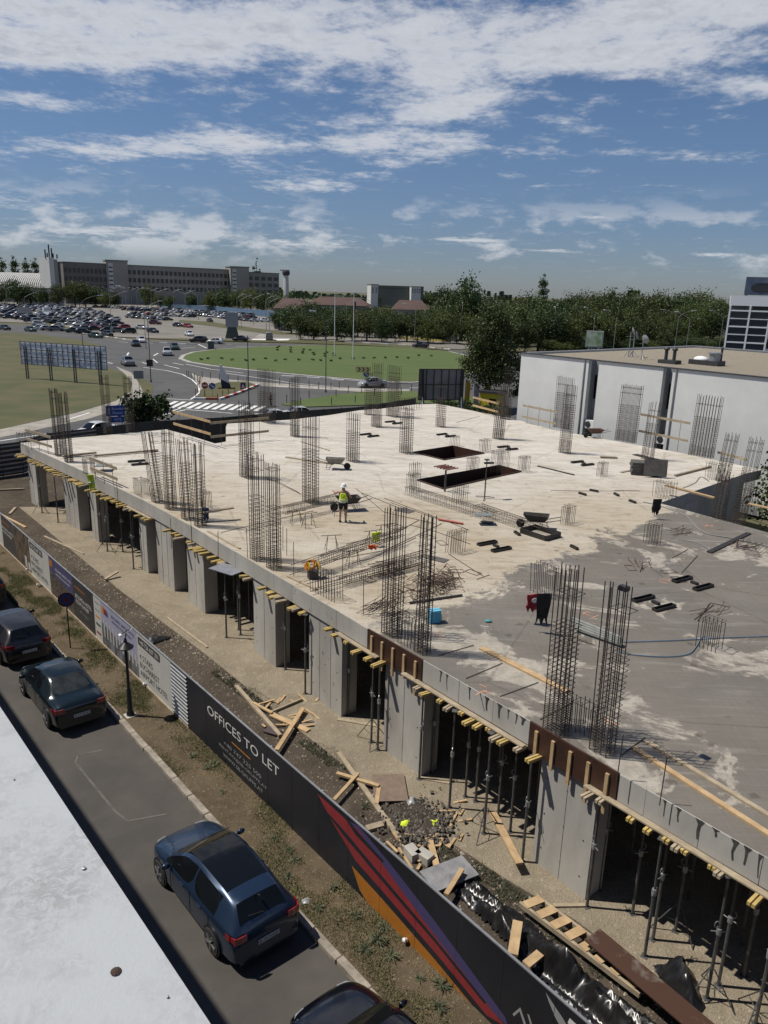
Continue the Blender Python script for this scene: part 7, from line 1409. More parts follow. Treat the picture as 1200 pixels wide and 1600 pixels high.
# cooler box, bottle, cloths, reel, vest
t = thing('cooler_box', 'bright blue cooler box at the foot of an edge cage', 'cooler', sp(678, 972), .3); MB().box((0, 0, .19), (.34, .26, .36)).build('case', mat('cooler_blue', (.06, .33, .52), .5, var=.1), t); MB().box((0, 0, .40), (.36, .28, .06)).build('lid', mat('cooler_lid', (.12, .42, .60), .5), t); MB().path([(-.19, 0, .3), (-.19, .0, .48), (.19, 0, .48), (.19, 0, .3)], .012, 5).build('handle', white_paint, t)
o = MB().lathe([(.045, 0), (.05, .02), (.05, .18), (.02, .24), (.02, .28)], 10).build('water_bottle', mat('clear_plastic', (.45, .48, .48), .15, var=.1), None, 1); o.location = sp(688, 970); tag(o, 'clear water bottle beside the blue cooler box', 'bottle')
o = MB().ball((0, 0, .04), (.12, .07, .04), 8, 5).build('plastic_scrap', mat('teal_plastic', (.05, .28, .28), .5)); o.location = sp(763, 972); tag(o, 'small teal plastic scrap on the damp slab', 'scrap')
def cloth(label, name, x, y, z0, size, m_, seed, cat='clothes', rz=0.0):
    r = random.Random(seed); n_ = 12; vs = []; fs = []
    for i in range(n_):
        for j in range(n_):
            u_, v_ = i / (n_ - 1) - .5, j / (n_ - 1); sag = .12 * math.sin(u_ * 9 + seed) * v_ + .05 * math.sin(v_ * 13 + u_ * 5)
            w_ = 1 - .35 * v_ * abs(math.sin(seed + v_ * 4)); vs.append((u_ * size[0] * w_, sag * size[0] + r.gauss(0, .006), -v_ * size[1] * (1 - .12 * math.sin(u_ * 14 + seed))))
    for i in range(n_ - 1):
        for j in range(n_ - 1): fs.append((i * n_ + j, (i + 1) * n_ + j, (i + 1) * n_ + j + 1, i * n_ + j + 1))
    n0 = len(vs); vs += [(x_, y_ + .035, z_) for x_, y_, z_ in vs[:n0]]; fs += [tuple(n0 + k for k in f)[::-1] for f in fs[:]]
    rim_ = [i * n_ for i in range(n_)] + [(n_ - 1) * n_ + j for j in range(1, n_)] + [i * n_ + n_ - 1 for i in range(n_ - 2, -1, -1)] + [j for j in range(n_ - 2, 0, -1)]
    fs += [(a, b_, b_ + n0, a + n0) for a, b_ in zip(rim_, rim_[1:] + rim_[:1])]
    m = MB().add(vs, fs); o = m.build(name, m_, None, 60); o.location = sp(x, y, z0); o.rotation_euler = (R(8), 0, rz); return tag(o, label, cat)
red_cl = mat('red_cloth', (.30, .022, .032), .85, var=.15, vscale=4); blk_cl = mat('black_cloth', (.013, .013, .015), .85, var=.2)
jk = cloth('red shirt with white mark hung on the starter bars', 'red_shirt', 834, 929, 1.02, (.42, .58), red_cl, 3, rz=.2); MB().lathe([(.09, 0), (.09, .01), (.02, .012)], 9, 0, Matrix.Translation((.02, -.075, -.17)) @ Matrix.Rotation(R(90), 4, 'X')).build('white_emblem', white_sign, jk)
cloth('black jacket hung on the starter bars beside the red shirt', 'black_jacket', 851, 928, 1.35, (.44, 1.0), blk_cl, 5, rz=-.1); cloth('blue cloth hung at the foot of the fourth slim cage', 'blue_cloth', 321, 794, .62, (.30, .55), mat('blue_cloth', (.02, .06, .18), .8), 2); cloth('dark cloth hung on the starter bars of the recess', 'dark_cloth', 1028, 780, 1.0, (.42, .75), blk_cl, 7)
hv = mat('hi_vis_yellow', (.62, .78, .03), .6, var=.1); refl = mat('reflective_tape', (.55, .57, .55), .4)
vv = cloth('yellow hi-vis vest hung on starter bars at the left corner', 'hi_vis_vest', 141, 742, .95, (.32, .75), hv, 4); MB().box((0, -.02, -.4), (.26, .12, .05)).build('reflective_strip', refl, vv)
cloth('folded yellow hi-vis vest lying on the front beam cage', 'hi_vis_vest', 588, 832, .62, (.40, .40), hv, 9, rz=.4); cloth('orange gloves lying on a bar trestle', 'work_gloves', 582, 852, .66, (.35, .18), mat('orange_cloth', (.62, .10, .02), .8), 6)
t = thing('cable_reel', 'orange cable reel with yellow drum at the slab edge', 'cable reel', sp(491, 903), .4); om = mat('orange_cable', (.50, .20, .02), .6, var=.25, vscale=9)
for k in range(5): MB().path([(.17 * math.cos(a) + .03 * k - .2, .13 * math.sin(a), .5 + .13 * math.sin(a * 1.0 + .5) + .03 * (k % 2)) for a in [i * math.pi / 8 for i in range(17)]], .022, 5).build('cable_coil', om, t)
for sg in (-1, 1): MB().lathe([(.02, 0), (.16, .005), (.16, .03), (.02, .035)], 14, 0, Matrix.Translation((.17 * sg - .05, .0, .45)) @ Matrix.Rotation(R(90), 4, 'Y')).build('drum', mat('drum_yellow', (.55, .38, .03), .5) if sg < 0 else MATS['drum_yellow'], t)
MB().box((-.05, 0, .14), (.35, .28, .28)).build('stand', dark_metal, t)
# hoses
blue_h = mat('blue_hose', (.10, .18, .27), .4, var=.15); grey_h = mat('grey_hose', (.25, .26, .25), .5, var=.15)
def hose(label, pts, r_, m_, dz=.03):
    P = [sp(x, y, dz) for x, y in pts]; Q = []
    for i in range(len(P) - 1):
        p0, p1, p2, p3 = P[max(i - 1, 0)], P[i], P[i + 1], P[min(i + 2, len(P) - 1)]
        for k in range(6):
            t_ = k / 6; Q.append(.5 * ((2 * p1) + (p2 - p0) * t_ + (2 * p0 - 5 * p1 + 4 * p2 - p3) * t_ ** 2 + (3 * p1 - p0 - 3 * p2 + p3) * t_ ** 3))
    Q.append(P[-1]); c = Q[0]; o = MB().path([q - c for q in Q], r_, 6).build('hose', m_, None, 60); o.location = c; return tag(o, label, 'hose')
hose('straight blue hose running from the near cage to the right', [(974, 1003), (1040, 1001), (1085, 999), (1140, 996), (1230, 993)], .015, blue_h); hose('looped blue hose lying under the straight one', [(968, 1018), (990, 1023), (1040, 1026), (1075, 1022), (1088, 1010), (1096, 996), (1104, 996), (1107, 1008)], .015, blue_h)
hose('pale hose winding from the recess across the damp slab', [(1005, 784), (1030, 790), (1070, 805), (1090, 825), (1110, 835), (1150, 842), (1230, 860)], .022, grey_h); hose('thin dark cable looping near the recess', [(1060, 765), (1085, 755), (1095, 745), (1108, 752)], .014, plastic_black); hose('thin grey cable on the damp slab', [(1060, 843), (1090, 848), (1110, 860)], .012, grey_h)
# grey aluminium rails leaning on the near cage
for k in range(4): board(('top', 'second', 'third', 'lowest')[k] + ' grey rail of the bundle behind the near cage', 893 + k * 2, 966 + k * 5, 970 + k * .6, 997 + k * 3.2, .10, .08, mat('pale_rail', (.30, .31, .29), .5, .2, var=.2) if k == 0 else MATS['pale_rail'], .12 + .05 * (3 - k), name='metal_rail', cat='rail')
t = thing('black_collar', 'small black box collar clamped on top of the nearest cage', 'collar', sp(940, 1173) + Vector((.075, .06, 3.98)), SA); MB().box((0, 0, 0), (.20, .16, .10)).build('block', plastic_black, t); MB().box((0, 0, .055), (.15, .12, .01)).build('cap', dark_metal, t)
for (x, y, n_, lab) in ((490, 752, 3, 'black steel ties laid across the worker cage, upper set'), (485, 764, 2, 'black steel ties laid across the worker cage, lower set')):
    pass
# flat things on the slab
flat_g = mat('grey_sheet_metal', (.17, .18, .18), .6, var=.2); board('flat grey plate lying on the embedded stirrups', 742, 804, 768, 804, .5, .03, flat_g, .45, cat='plate', name='steel_plate'); board('dark flat plate left of the hi-vis beam cage', 620, 795, 644, 800, .6, .02, slate, cat='plate', name='steel_plate'); board('grey flat board beside the starter bars', 668, 870, 698, 877, .45, .02, slate, cat='board', name='flat_board'); board('tilted grey plate behind the hi-vis vest', 150, 727, 172, 727, .7, .03, flat_g, .3, cat='plate', name='steel_plate'); board('dark flat plate on the stirrup row', 752, 814, 770, 817, .35, .02, slate, .06, cat='plate', name='steel_plate')
spray = mat('orange_spray', (.52, .25, .15), .8, var=.3, vscale=12, contrast=(.3, .6))
for (x, y, lab) in ((759, 1079, 'orange survey mark near the slab edge'), (686, 990, 'orange survey mark at the blue cooler box'), (1040, 905, 'orange survey mark by the box-outs'), (921, 959, 'orange survey mark beside the rail bundle'), (1108, 822, 'orange survey mark at the recess rim'), (948, 1128, 'faint orange survey mark at the nearest cage'), (282, 806, 'orange survey mark at the slim cage row')):
    m = MB(); q = sp(x, y, .004)
    for k in range(4): a_ = rnd.choice((.7, .9, 2.3)) + rnd.uniform(-.2, .2); d = Vector((math.cos(a_), math.sin(a_), 0)) * rnd.uniform(.06, .22); o_ = Vector((rnd.gauss(0, .13), rnd.gauss(0, .13), .001 * k)); m.plank(o_ - d, o_ + d, .028, .002)
    o = m.build('survey_mark', spray); o.location = q; tag(o, lab, 'survey mark')
for k in range(60):
    x, y = rnd.uniform(380, 1150), rnd.uniform(720, 1150)
    if y > 700 + (x - 300) * .52: continue
# ------------------------------------------------------------------ people
def skin_mesh(name, joints, edges, m_, sub=2):
    me = bpy.data.meshes.new(name); me.from_pydata([j[0] for j in joints], edges, []); o = bpy.data.objects.new(name, me); col.objects.link(o)
    sk = o.modifiers.new('skin', 'SKIN'); sk.use_smooth_shade = True; ss = o.modifiers.new('sub', 'SUBSURF'); ss.levels = sub; ss.render_levels = sub
    for v, j in zip(me.skin_vertices[0].data, joints): v.radius = (j[1], j[1] if len(j) < 3 else j[2]); v.use_root = False
    me.skin_vertices[0].data[0].use_root = True
    dg = bpy.context.evaluated_depsgraph_get(); m2 = bpy.data.meshes.new_from_object(o.evaluated_get(dg)); bpy.data.objects.remove(o); m2.materials.clear(); m2.materials.append(m_)
    for p_ in m2.polygons: p_.use_smooth = True
    m2.name = name; return m2
skin_m = mat('skin', (.34, .20, .14), .6, var=.08)
def person(label, p, rz, h, top_m, leg_m, shorts=False, vest=None, helmet=None, step=0.0):
    t = thing('person', label, 'person', p, rz); k = h / 1.75
    J = [((0, 0, .95), .13, .11), ((0, .01, 1.15), .14, .10), ((0, 0, 1.38), .17, .11), ((0, -.01, 1.50), .065), ((0, .03, 1.58), .07), ((0, .04, 1.68), .085, .095), ((0, .03, 1.75), .06),
         ((.20, 0, 1.42), .06), ((.30, .10, 1.18), .047), ((.30, .36, 1.10), .036), ((.29, .44, 1.08), .03), ((-.20, 0, 1.42), .06), ((-.40, .14, 1.32), .047), ((-.52, .36, 1.36), .036), ((-.56, .43, 1.37), .03),
         ((.10, 0, .88), .095), ((.12, .02 + step, .50), .062), ((.12, -.03 - step * .3 + step, .09), .042), ((.12, .10 + step, .04), .04), ((-.10, 0, .88), .095), ((-.13, .02 - step, .50), .062), ((-.14, -.03 - step * 1.3, .09), .042), ((-.15, .10 - step * 1.2, .04), .04)]
    E_ = [(0, 1), (1, 2), (2, 3), (3, 4), (4, 5), (5, 6), (2, 7), (7, 8), (8, 9), (9, 10), (2, 11), (11, 12), (12, 13), (13, 14), (0, 15), (15, 16), (16, 17), (17, 18), (0, 19), (19, 20), (20, 21), (21, 22)]
    J = [(tuple(Vector(j[0]) * k), *[r_ * k for r_ in j[1:]]) for j in J]
    put('body', skin_mesh('body', J, E_, skin_m), t, loc=(0, 0, 0))
    def sub_(idx, ed, grow, m_, nm): put(nm, skin_mesh(nm, [(J[i][0], *[r_ + grow for r_ in (J[i][1:] if len(J[i]) > 2 else (J[i][1], J[i][1]))]) for i in idx], ed, m_), t, loc=(0, 0, 0))
    sub_([0, 1, 2, 7, 11], [(0, 1), (1, 2), (2, 3), (2, 4)], .022, top_m, 'shirt')
    JJ = J; a, b_ = Vector(J[15][0]), Vector(J[16][0]); c, d = Vector(J[19][0]), Vector(J[20][0])
    ft = .8 if shorts else 1.0
    L1 = [(J[0][0], J[0][1] + .02, J[0][2] + .02), (J[15][0], .12, .12), (tuple(a.lerp(b_, ft)), .10 if shorts else .08, .10 if shorts else .08), (J[19][0], .12, .12), (tuple(c.lerp(d, ft)), .10 if shorts else .08, .10 if shorts else .08)]; ed = [(0, 1), (1, 2), (0, 3), (3, 4)]
    if not shorts: L1 += [(J[17][0], .06, .06), (J[21][0], .06, .06)]; ed += [(2, 5), (4, 6)]
    put('trousers' if not shorts else 'shorts', skin_mesh('trousers', L1, ed, leg_m), t, loc=(0, 0, 0))
    for i in (18, 22): q = Vector(J[i][0]); MB().ball((q.x, q.y - .06, .05), (.055, .14, .05), 8, 6).build('shoe', plastic_black, t, 1)
    if vest:
        vo = put('vest', skin_mesh('vest', [((0, 0, .84 * k), .20, .16), ((0, 0, 1.15 * k), .20, .16), ((0, 0, 1.36 * k), .23, .15), ((.10, 0, 1.45 * k), .075, .075), ((-.10, 0, 1.45 * k), .075, .075)], [(0, 1), (1, 2), (2, 3), (2, 4)], vest), t, loc=(0, 0, 0))
        for z_ in (.95, 1.05): MB().lathe([(.178, 0), (.18, .045)], 18, 0, Matrix.Translation((0, 0, z_ * k)) @ Matrix.Diagonal((1.14, .92, 1, 1))).build('reflective_strip', refl, vo)
        lettering('D', Matrix.Translation((0, -.172, 1.28 * k)) @ Matrix.Rotation(R(90), 4, 'X'), .14, .17, ink_dark, vo)
    if helmet: MB().lathe([(.145, 1.66 * k), (.15, 1.67 * k), (.12, 1.68 * k), (.115, 1.73 * k), (.085, 1.79 * k), (.03, 1.815 * k)], 16, c=(0, .04, 0)).build('helmet', helmet, t, 1)
    else: MB().ball((0, .02, 1.69 * k), (.085, .095, .09), 12, 8).build('hair', plastic_black, t, 1)
    return t
person('worker in yellow hi-vis vest, dark shorts and white helmet, seen from behind', sp(536, 816), R(-4), 1.72, mat('dark_shirt', (.03, .035, .05), .85), mat('black_shorts', (.010, .010, .011), .85), True, hv, white_paint)
person('person in dark clothes walking beyond the slab back edge', at(423, 635), R(70), 1.7, blk_cl, blk_cl, False, None, None, .16)
# ------------------------------------------------------------------ ground beside the building: timber, debris, plastic sheeting
def gboard(label, x0, y0, x1, y1, w, t_, m_=timber, dz=None, dz1=None, cat='plank', name='plank'): return board(label, x0, y0, x1, y1, w, t_, m_, dz, 0.0, dz1, cat, name)
for q in (('long grey scaffold pole lying from the banner to the crossed planks', 369, 1072, 438, 1150, .13, .10, timber_old), ('long plank crossing over the grey pole', 432, 1172, 474, 1106, .14, .05, timber, .2), ('short wide plank under the crossing one', 424, 1116, 482, 1142, .22, .05, timber, .06), ('thin lath leaning on the crossed planks', 396, 1098, 425, 1114, .10, .05, timber, .12), ('thin weathered batten reaching to the pad', 420, 1114, 472, 1092, .07, .06, timber_old, .1),
          ('light lath lying across the debris planks', 526, 1208, 592, 1228, .12, .06, timber, .15), ('diagonal weathered plank beside the debris', 529, 1176, 624, 1310, .14, .06, timber_old, .08), ('short plank crossing the weathered diagonal', 522, 1250, 560, 1208, .10, .05, timber, .2), ('grey plank end lying left of the debris heap', 573, 1295, 612, 1284, .20, .08, timber_old, .05), ('upright scrap board behind the lath', 588, 1256, 592, 1230, .12, .05, timber, .1),
          ('plank beside the plastic sheeting and grey board', 672, 1314, 683, 1356, .16, .05, timber, .1), ('wide plank leaning out of the middle near bay', 770, 1270, 812, 1350, .20, .06, timber, .35, ), ('plank end at the edge of the plastic sheeting', 697, 1398, 722, 1358, .12, .06, timber, .3), ('short plank standing out of the plastic sheeting', 801, 1492, 809, 1440, .22, .06, timber, .35), ('second short plank poking from the plastic sheeting', 822, 1508, 844, 1490, .20, .06, timber, .3), ('long weathered pole lying on the soil by the pad', 262, 966, 324, 1012, .09, .08, timber_old), ('thin pole on the soil near the white hotel banner', 69, 838, 131, 866, .10, .08, timber_old), ('pale plank at the far end of the soil strip', 0, 803, 40, 824, .14, .06, timber), ('short plank at the corner of the pad', 15, 803, 24, 793, .16, .06, timber_old), ('long timber lying in the soil left of the first pier', -10, 766, 38, 764, .12, .1, timber_old), ('dark plank leaning on a steel pin by the pad', 164, 905, 184, 893, .16, .06, timber_old, .1, .3), ('brown timber lying at the mouth of the large right bay', 864, 1416, 914, 1415, .10, .08, timber_old), ('bottom plank across the bay right of the eighth pier', 528, 1124, 592, 1135, .16, .06, timber_old), ('bottom plank across the middle near bay', 657, 1216, 702, 1224, .12, .06, timber_old)):
    gboard(*q)
gboard('brown plywood sheet dumped on the soil', 606, 1210, 612, 1252, .95, .02, mat('brown_sheet', (.17, .125, .095), .75, var=.2), .1, cat='plywood', name='plywood_sheet'); gboard('grey stained board beside the plastic sheeting', 668, 1378, 735, 1352, .75, .04, mat('grey_stained_board', (.14, .14, .15), .8, c2=(.24, .24, .25), vscale=3), .15, cat='board', name='stained_board')
gboard('long dark red plywood board lying over the timber frame', 925, 1460, 1120, 1625, .52, .03, mat('splashed_ply', (.060, .030, .020), .5, c2=(.16, .14, .12), vscale=1.1, contrast=(.36, .46)), .5, cat='plywood', name='plywood_sheet'); gboard('dark brown tile-like board beside the crossed planks', 421, 1146, 430, 1138, .5, .04, mat('purple_brown', (.065, .045, .05), .7), .06, cat='board', name='flat_board')
for (x, y, lab) in ((644, 1338, 'left of two grey concrete blocks by the hoarding'), (663, 1344, 'right of two grey concrete blocks by the hoarding')):
    o = MB().box((0, 0, .11), (.42, .28, .22)).build('concrete_block', concrete); o.location = at(x, y); o.rotation_euler = (0, 0, SA + rnd.uniform(-.3, .3)); tag(o, lab, 'block')
# ladder-like timber frame
fr = thing('timber_frame', 'long ladder-like timber frame lying beside the plastic sheeting', 'timber frame', at(900, 1490), 0, world=True)
a0, a1 = at(812, 1412, .25), at(1000, 1555, .25); b0_, b1_ = at(838, 1402, .25), at(1022, 1538, .25)
MB().plank(a0, a1, .07, .12).build('rail', timber_old, fr); MB().plank(b0_, b1_, .07, .12).build('rail', timber_old, fr)
for k in range(8): q = (k + .4) / 8; MB().plank(a0.lerp(a1, q) + Vector((0, 0, .07)), b0_.lerp(b1_, q) + Vector((0, 0, .07)), .22, .03).build('rung', timber, fr)
# crumpled black plastic sheeting
plast = mat('black_film', (.006, .006, .007), .30, c2=(.014, .013, .013), vscale=2.2, spec=.5, rvar=.10)
def crumple(name, label, px_poly, hgt, seed, m_, cell=.07, amp=1.0, cat='plastic sheet'):
    r = random.Random(seed); P = pix(px_poly); c = sum(P, Vector()) / len(P); x0, x1 = min(p.x for p in P), max(p.x for p in P); y0, y1 = min(p.y for p in P), max(p.y for p in P)
    from mathutils import noise as nz
    nx, ny = int((x1 - x0) / cell) + 2, int((y1 - y0) / cell) + 2; idx = {}; vs = []; fs = []
    def inside(x, y):
        k = False
        for a, b_ in zip(P, P[1:] + P[:1]):
            if (a.y > y) != (b_.y > y) and x < (b_.x - a.x) * (y - a.y) / (b_.y - a.y) + a.x: k = not k
        return k
    def edged(x, y): return min(((Vector((x, y, 0)) - Vector(geometry.intersect_point_line(Vector((x, y, 0)), Vector((a.x, a.y, 0)), Vector((b_.x, b_.y, 0)))[0])).length for a, b_ in zip(P, P[1:] + P[:1])))
    for i in range(nx):
        for j in range(ny):
            x, y = x0 + i * cell, y0 + j * cell
            if not inside(x, y): continue
            e = min(1, edged(x, y) / .45); q = Vector((x * 1.3, y * 1.3, seed)); z = hgt * e * (.35 + .65 * (.5 + .5 * nz.noise(q * .9)))
            w2 = Vector((nz.noise(q * 1.1 + Vector((9, 2, 1))), nz.noise(q * 1.3 + Vector((2, 7, 5))), 0)) * 1.6; q = q + w2; e *= amp; z += e * .20 * (1 - abs(nz.noise(Vector((q.x * 1.2, q.y * 2.6, seed)))) * 2.6) + e * .12 * (1 - abs(nz.noise(Vector((q.x * 4.6 + 3, q.y * 2.2, seed + 4)))) * 2.6) + e * .06 * (1 - abs(nz.noise(q * 7.5)) * 2.4) + e * .03 * (1 - abs(nz.noise(q * 15.0)) * 2.4)
            idx[i, j] = len(vs); vs.append((x - c.x + .05 * nz.noise(q * 4), y - c.y + .05 * nz.noise(q * 4.4), max(.01, z)))
    for (i, j) in idx:
        if (i + 1, j) in idx and (i, j + 1) in idx and (i + 1, j + 1) in idx: fs.append((idx[i, j], idx[i + 1, j], idx[i + 1, j + 1], idx[i, j + 1]))
    o = MB().add(vs, fs).build(name, m_, None, 80); o.location = Vector((c.x, c.y, 0)); return tag(o, label, cat)
crumple('plastic_sheeting', 'long crumpled black plastic sheeting heaped behind the hoarding', [(700, 1392), (716, 1380), (748, 1384), (800, 1420), (830, 1440), (880, 1490), (950, 1545), (1030, 1600), (1060, 1640), (900, 1640), (850, 1540), (770, 1455)], .75, 3, plast)
crumple('plastic_sheeting', 'separate crumpled heap of black plastic beside the props', [(1015, 1510), (1060, 1505), (1085, 1520), (1105, 1580), (1085, 1600), (1040, 1560)], .6, 8, plast)
crumple('black_tarp', 'small black tarp lying on the soil behind the hotel banner', [(216, 1003), (232, 993), (258, 995), (275, 992), (262, 1001), (236, 1009)], .22, 12, mat('tarp', (.016, .016, .018), .5, var=.2))
# debris heap with hi-vis vests
deb = crumple('debris_heap', 'dark heap of rubble and torn wrapping on the soil', [(598, 1262), (640, 1240), (672, 1256), (708, 1290), (690, 1315), (650, 1322), (610, 1300)], .13, 21, soil('rubble', (.10, .085, .07), (.05, .043, .037), (.22, .19, .16), 3.0), .06, .22, cat='debris')
for (x, y, lab) in ((634, 1292, 'crumpled yellow hi-vis vest on the left of the debris heap'), (677, 1291, 'crumpled yellow hi-vis vest on the right of the debris heap')):
    o = crumple('hi_vis_vest', lab, [(x - 13, y - 6), (x + 8, y - 9), (x + 15, y + 2), (x + 6, y + 9), (x - 11, y + 6)], .40, x, hv, .045, cat='vest')
crumple('plastic_wrap', 'pale torn plastic wrap on top of the debris heap', [(628, 1258), (640, 1246), (655, 1252), (652, 1266), (636, 1268)], .55, 31, mat('pale_wrap', (.30, .31, .31), .3, var=.3, vscale=8), .06, cat='plastic wrap')
# scraps, stones: small scatter, one mass each
def scatter(name, label, n_, fn, size, m_, seed, flat=1.0):
    r = random.Random(seed); m = MB()
    for _ in range(n_):
        p = fn(r); s_ = size * r.uniform(.4, 1.6); v = [Vector((r.uniform(-1, 1), r.uniform(-1, 1), r.uniform(-.6, .8) * flat)) * s_ for _ in range(1)]
        a = r.random() * 6.28; q = [p + Vector((math.cos(a + k * 1.57 + r.uniform(-.4, .4)), math.sin(a + k * 1.57 + r.uniform(-.4, .4)), 0)) * s_ * r.uniform(.6, 1.1) for k in range(4)]
        top = p + Vector((r.uniform(-.3, .3) * s_, r.uniform(-.3, .3) * s_, s_ * flat * r.uniform(.5, 1))); i = [(q[0]), q[1], q[2], q[3], top]; m.add(i, [(0, 1, 4), (1, 2, 4), (2, 3, 4), (3, 0, 4)])
    return tag(m.build(name, m_), label, kind='stuff')
stone_m = mat('pebble', (.26, .22, .17), .9, island=.45, var=.1); chip_m = mat('pale_chip', (.29, .25, .195), .9, island=.4, var=.1)
scatter('pebbles', 'loose stones strewn over the site soil', 3200, lambda r: W(r.uniform(-44, 3), 9.9 + 2.6 * r.random() ** .6, -.01), .035, stone_m, 1)
scatter('rubble', 'broken rubble strewn over the debris heap', 700, lambda r: at(660 + r.gauss(0, 26), 1286 + r.gauss(0, 20), .05 + .08 * r.random()), .055, mat('rubble_bits', (.17, .15, .125), .9, island=.7, var=.1), 9)
scatter('pebbles', 'pale chips and stones along the pad edge', 900, lambda r: W(r.uniform(-44, 0), 12.3 + r.gauss(0, .28), .0), .045, chip_m, 2)
scatter('pebbles', 'small stones on the verge soil', 1500, lambda r: W(r.uniform(-40, 2), r.uniform(8.15, 9.4), .0), .022, chip_m, 3)
scatter('grit', 'grit and scraps on the concrete pad', 700, lambda r: W(r.uniform(-44, 0), r.uniform(12.7, 13.8), .036), .03, stone_m, 4, .5)
scatter('slab_grit', 'small scraps and grit lying on the slab', 500, lambda r: sp(r.uniform(420, 1000), r.uniform(740, 960), .0), .025, rebar_dark, 6, .5)
# wood offcuts by the debris
for k in range(46):
    x, y = (rnd.gauss(672, 30), rnd.gauss(1298, 22)) if k < 30 else (rnd.gauss(450, 22), rnd.gauss(1112, 14)); a = at(x, y, .06); d = Vector((math.cos(k * 2.1), math.sin(k * 2.1), rnd.uniform(-.1, .25))) * rnd.uniform(.10, .32)
    o = MB().plank(-d, d, .07, .03).build('wood_offcut', timber); o.location = a; tag(o, 'small pale wood offcut in the scatter around the debris' if k < 30 else 'small pale wood offcut among the crossed planks', 'offcut', 'offcuts around the debris' if k < 30 else 'offcuts among the crossed planks')
# ------------------------------------------------------------------ weeds and grass on the verge
grass_m = mat('verge_grass', (.085, .098, .034), .8, island=.5, trans=.2); weed_m = mat('weed_leaf', (.085, .100, .055), .8, island=.5, trans=.1); dry_m = mat('dry_grass', (.24, .20, .10), .85, island=.4, trans=.15)
def blades(name, label, n_, fn, h_, m_, seed, wid=.010):
    r = random.Random(seed); vs = []; fs = []
    for _ in range(n_):
        p = fn(r)
        if p is None: continue
        a = r.random() * 6.28; d = Vector((math.cos(a), math.sin(a), 0)); b_ = Vector((-d.y, d.x, 0)) * wid; hh = h_ * r.uniform(.4, 1.4); i = len(vs)
        vs += [tuple(p - b_), tuple(p + b_), tuple(p + d * hh * .55 + Vector((0, 0, hh)))]; fs.append((i, i + 1, i + 2))
    me = bpy.data.meshes.new(name); me.from_pydata(vs, [], fs); me.materials.append(m_); return tag(put(name, me), label, kind='stuff')
from mathutils import noise as _nz
def patchy(r, s0_, s1_, n0_, n1_, thr, z=0.0):
    s_, n_ = r.uniform(s0_, s1_), r.uniform(n0_, n1_)
    if _nz.noise(Vector((s_ * .45, n_ * .9, 4.2))) + _nz.noise(Vector((s_ * 1.7, n_ * 2.2, 1.1))) * .5 < thr: return None
    return W(s_, n_, z)
blades('verge_grass', 'patchy green grass on the verge soil', 70000, lambda r: patchy(r, -42, 3, 8.15, 9.55, .12 + .3 * (r.random() - .5)), .055, grass_m, 11)
blades('verge_grass', 'dry pale grass on the verge soil', 60000, lambda r: patchy(r, -42, 3, 8.15, 9.55, -.05 + .6 * (r.random() - .5)), .05, dry_m, 12, .007)
blades('site_weeds', 'thin weeds along the edge of the concrete pad', 16000, lambda r: patchy(r, -24, -6, 11.9, 12.6, .10), .07, weed_m, 13)
blades('verge_grass', 'grass tufts in front of the kerb cars on the left', 26000, lambda r: patchy(r, -42, -20, 8.2, 9.5, .0 + .4 * (r.random() - .5)), .055, grass_m, 14)
def weed(label, x, y, r_, seed):
    r = random.Random(seed); t = thing('weed', label, 'plant', at(x, y), 0, 'leafy weeds on the verge')
    vs = []; fs = []
    for k in range(44):
        a = r.random() * 6.28; L_ = r_ * r.uniform(.25, .95); d = Vector((math.cos(a), math.sin(a), 0)); s_ = Vector((-d.y, d.x, 0)) * L_ * .06; up = r.uniform(.15, .8) * L_; i = len(vs)
        vs += [(0, 0, .01), tuple(d * L_ * .5 + s_ + Vector((0, 0, up * .7))), tuple(d * L_ + Vector((0, 0, up * .6))), tuple(d * L_ * .5 - s_ + Vector((0, 0, up * .72)))]; fs.append((i, i + 1, i + 2, i + 3))
    MB().add(vs, fs).build('leaf_rosette', weed_m, t)
    m = MB()
    for k in range(5): a = r.random() * 6.28; m.bar((0, 0, 0), (.1 * math.cos(a), .1 * math.sin(a), r_ * .9), .004, 4)
    m.build('stem', weed_m, t)
for i, (x, y, r_, lab) in enumerate(((590, 1470, .34, 'large thistle rosette beside the amber banner shape'), (610, 1495, .30, 'large weed just below the thistle rosette'), (570, 1485, .26, 'leafy weed left of the thistle rosette'), (600, 1450, .24, 'weed at the foot of the amber banner shape'), (556, 1432, .22, 'weed near the white scrap at the banner foot'), (690, 1540, .30, 'leafy weed on the verge above the black car'), (686, 1575, .28, 'weed beside the mirror of the black car'), (655, 1530, .20, 'small weed on the verge above the black bonnet'), (460, 1345, .22, 'weed beside the rear of the blue hatchback'), (452, 1370, .18, 'small weed by the rear lamp of the blue hatchback'), (497, 1420, .2, 'dry weed at the kerb behind the blue hatchback'), (520, 1388, .18, 'small weed half way between kerb and banner'), (335, 1195, .24, 'green weed below the office banner text'), (322, 1200, .2, 'green weed beside the pale scrap on the verge'), (348, 1238, .16, 'small weed above the blue hatchback bonnet'), (300, 1182, .18, 'small weed left of the office banner'), (452, 1330, .2, 'weed on the verge right of the blue hatchback roof'), (430, 1312, .18, 'weed between banner and blue hatchback'), (520, 1275, .22, 'weed behind the banner near the debris planks'), (570, 1262, .26, 'green weed behind the banner left of the plywood'))): weed(lab, x, y, r_, 500 + i)
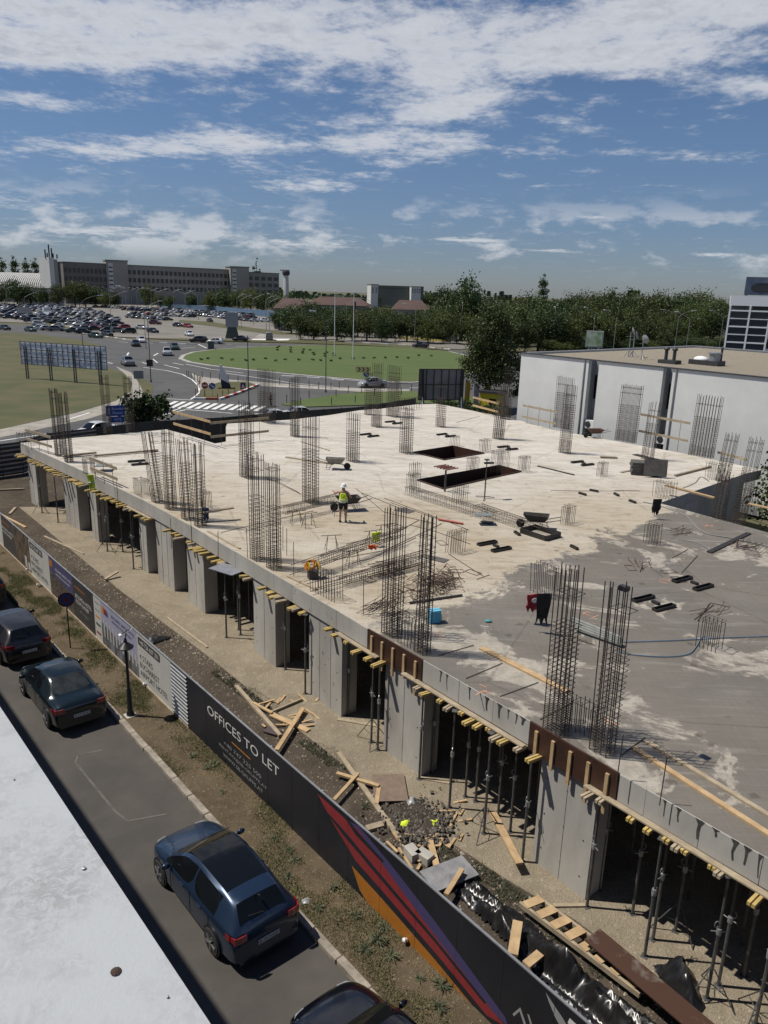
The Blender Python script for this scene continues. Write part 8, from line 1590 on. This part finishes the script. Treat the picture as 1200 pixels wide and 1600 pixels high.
# spot lights at the foot of the hoarding, litter
for (x, y, lab) in ((61, 917, 'small white spotlight at the foot of the hoarding near the dark car'), (228, 1073, 'small white spotlight at the foot of the hoarding by the solar lamp'), (635, 1474, 'small white spotlight at the foot of the amber banner shape'), (44, 893, 'small white spotlight under the first hotel banner')):
    t = thing('spotlight', lab, 'spotlight', at(x, y), SA); MB().lathe([(.04, 0), (.045, .02), (.045, .10), (.02, .11)], 10, 0, Matrix.Translation((0, 0, .10)) @ Matrix.Rotation(R(60), 4, 'X')).build('head', white_paint, t); MB().bar((0, 0, 0), (0, 0, .12), .015, 5).build('stem', black_metal, t); MB().box((0, .12, .02), (.12, .12, .04)).build('foot', black_metal, t)
o = crumple('plastic_bag', 'crumpled pale plastic litter at the kerb behind the blue hatchback', [(470, 1406), (478, 1400), (487, 1406), (482, 1416), (473, 1415)], .2, 41, MATS['pale_wrap'], .04, cat='litter')
# asphalt patch repair outline on the street
pm = mat('patch_joint', (.105, .095, .083), .9, var=.3, vscale=3)
P = [at(x, y, -.1) for x, y in ((160, 1172), (122, 1180), (118, 1192), (180, 1268), (200, 1283), (260, 1272))]
m = MB()
for a, b_ in zip(P, P[1:]): m.plank(Vector((a.x, a.y, -.096)), Vector((b_.x, b_.y, -.096)), .07, .004)
tag(m.build('asphalt_seam', pm), kind='structure')
# wet runs of cement on the near edge
run_m = mat('cement_run', (.13, .125, .115), .8, var=.3, vscale=6)
for x in (642, 690, 700, 735, 762, 782, 796, 808, 818, 1040, 1062, 1095, 1120, 1150, 1170, 1190):
    t0 = edge_t(x); a, d = along(near, t0); out = Vector((d.y, -d.x, 0)); L_ = rnd.uniform(.15, .55); w_ = rnd.uniform(.02, .07); q = a + out * .030
    m = MB(); js = [0, -.25, -.6, -1]; ws_ = [w_ * 1.6, w_ * .55, w_ * .4, w_ * .35]; off = [0, rnd.uniform(-.02, .02), rnd.uniform(-.02, .02), rnd.uniform(-.03, .03)]; vs = []
    for jz, jw, jo in zip(js, ws_, off): vs += [tuple(q + Vector((0, 0, .002 + jz * L_)) + d * (jo - jw)), tuple(q + Vector((0, 0, .002 + jz * L_)) + d * (jo + jw))]
    m.add(vs, [(2 * i, 2 * i + 2, 2 * i + 3, 2 * i + 1) for i in range(3)] + [(2 * i, 2 * i + 1, 2 * i + 3, 2 * i + 2) for i in range(3)]).build('cement_run', run_m, bld)
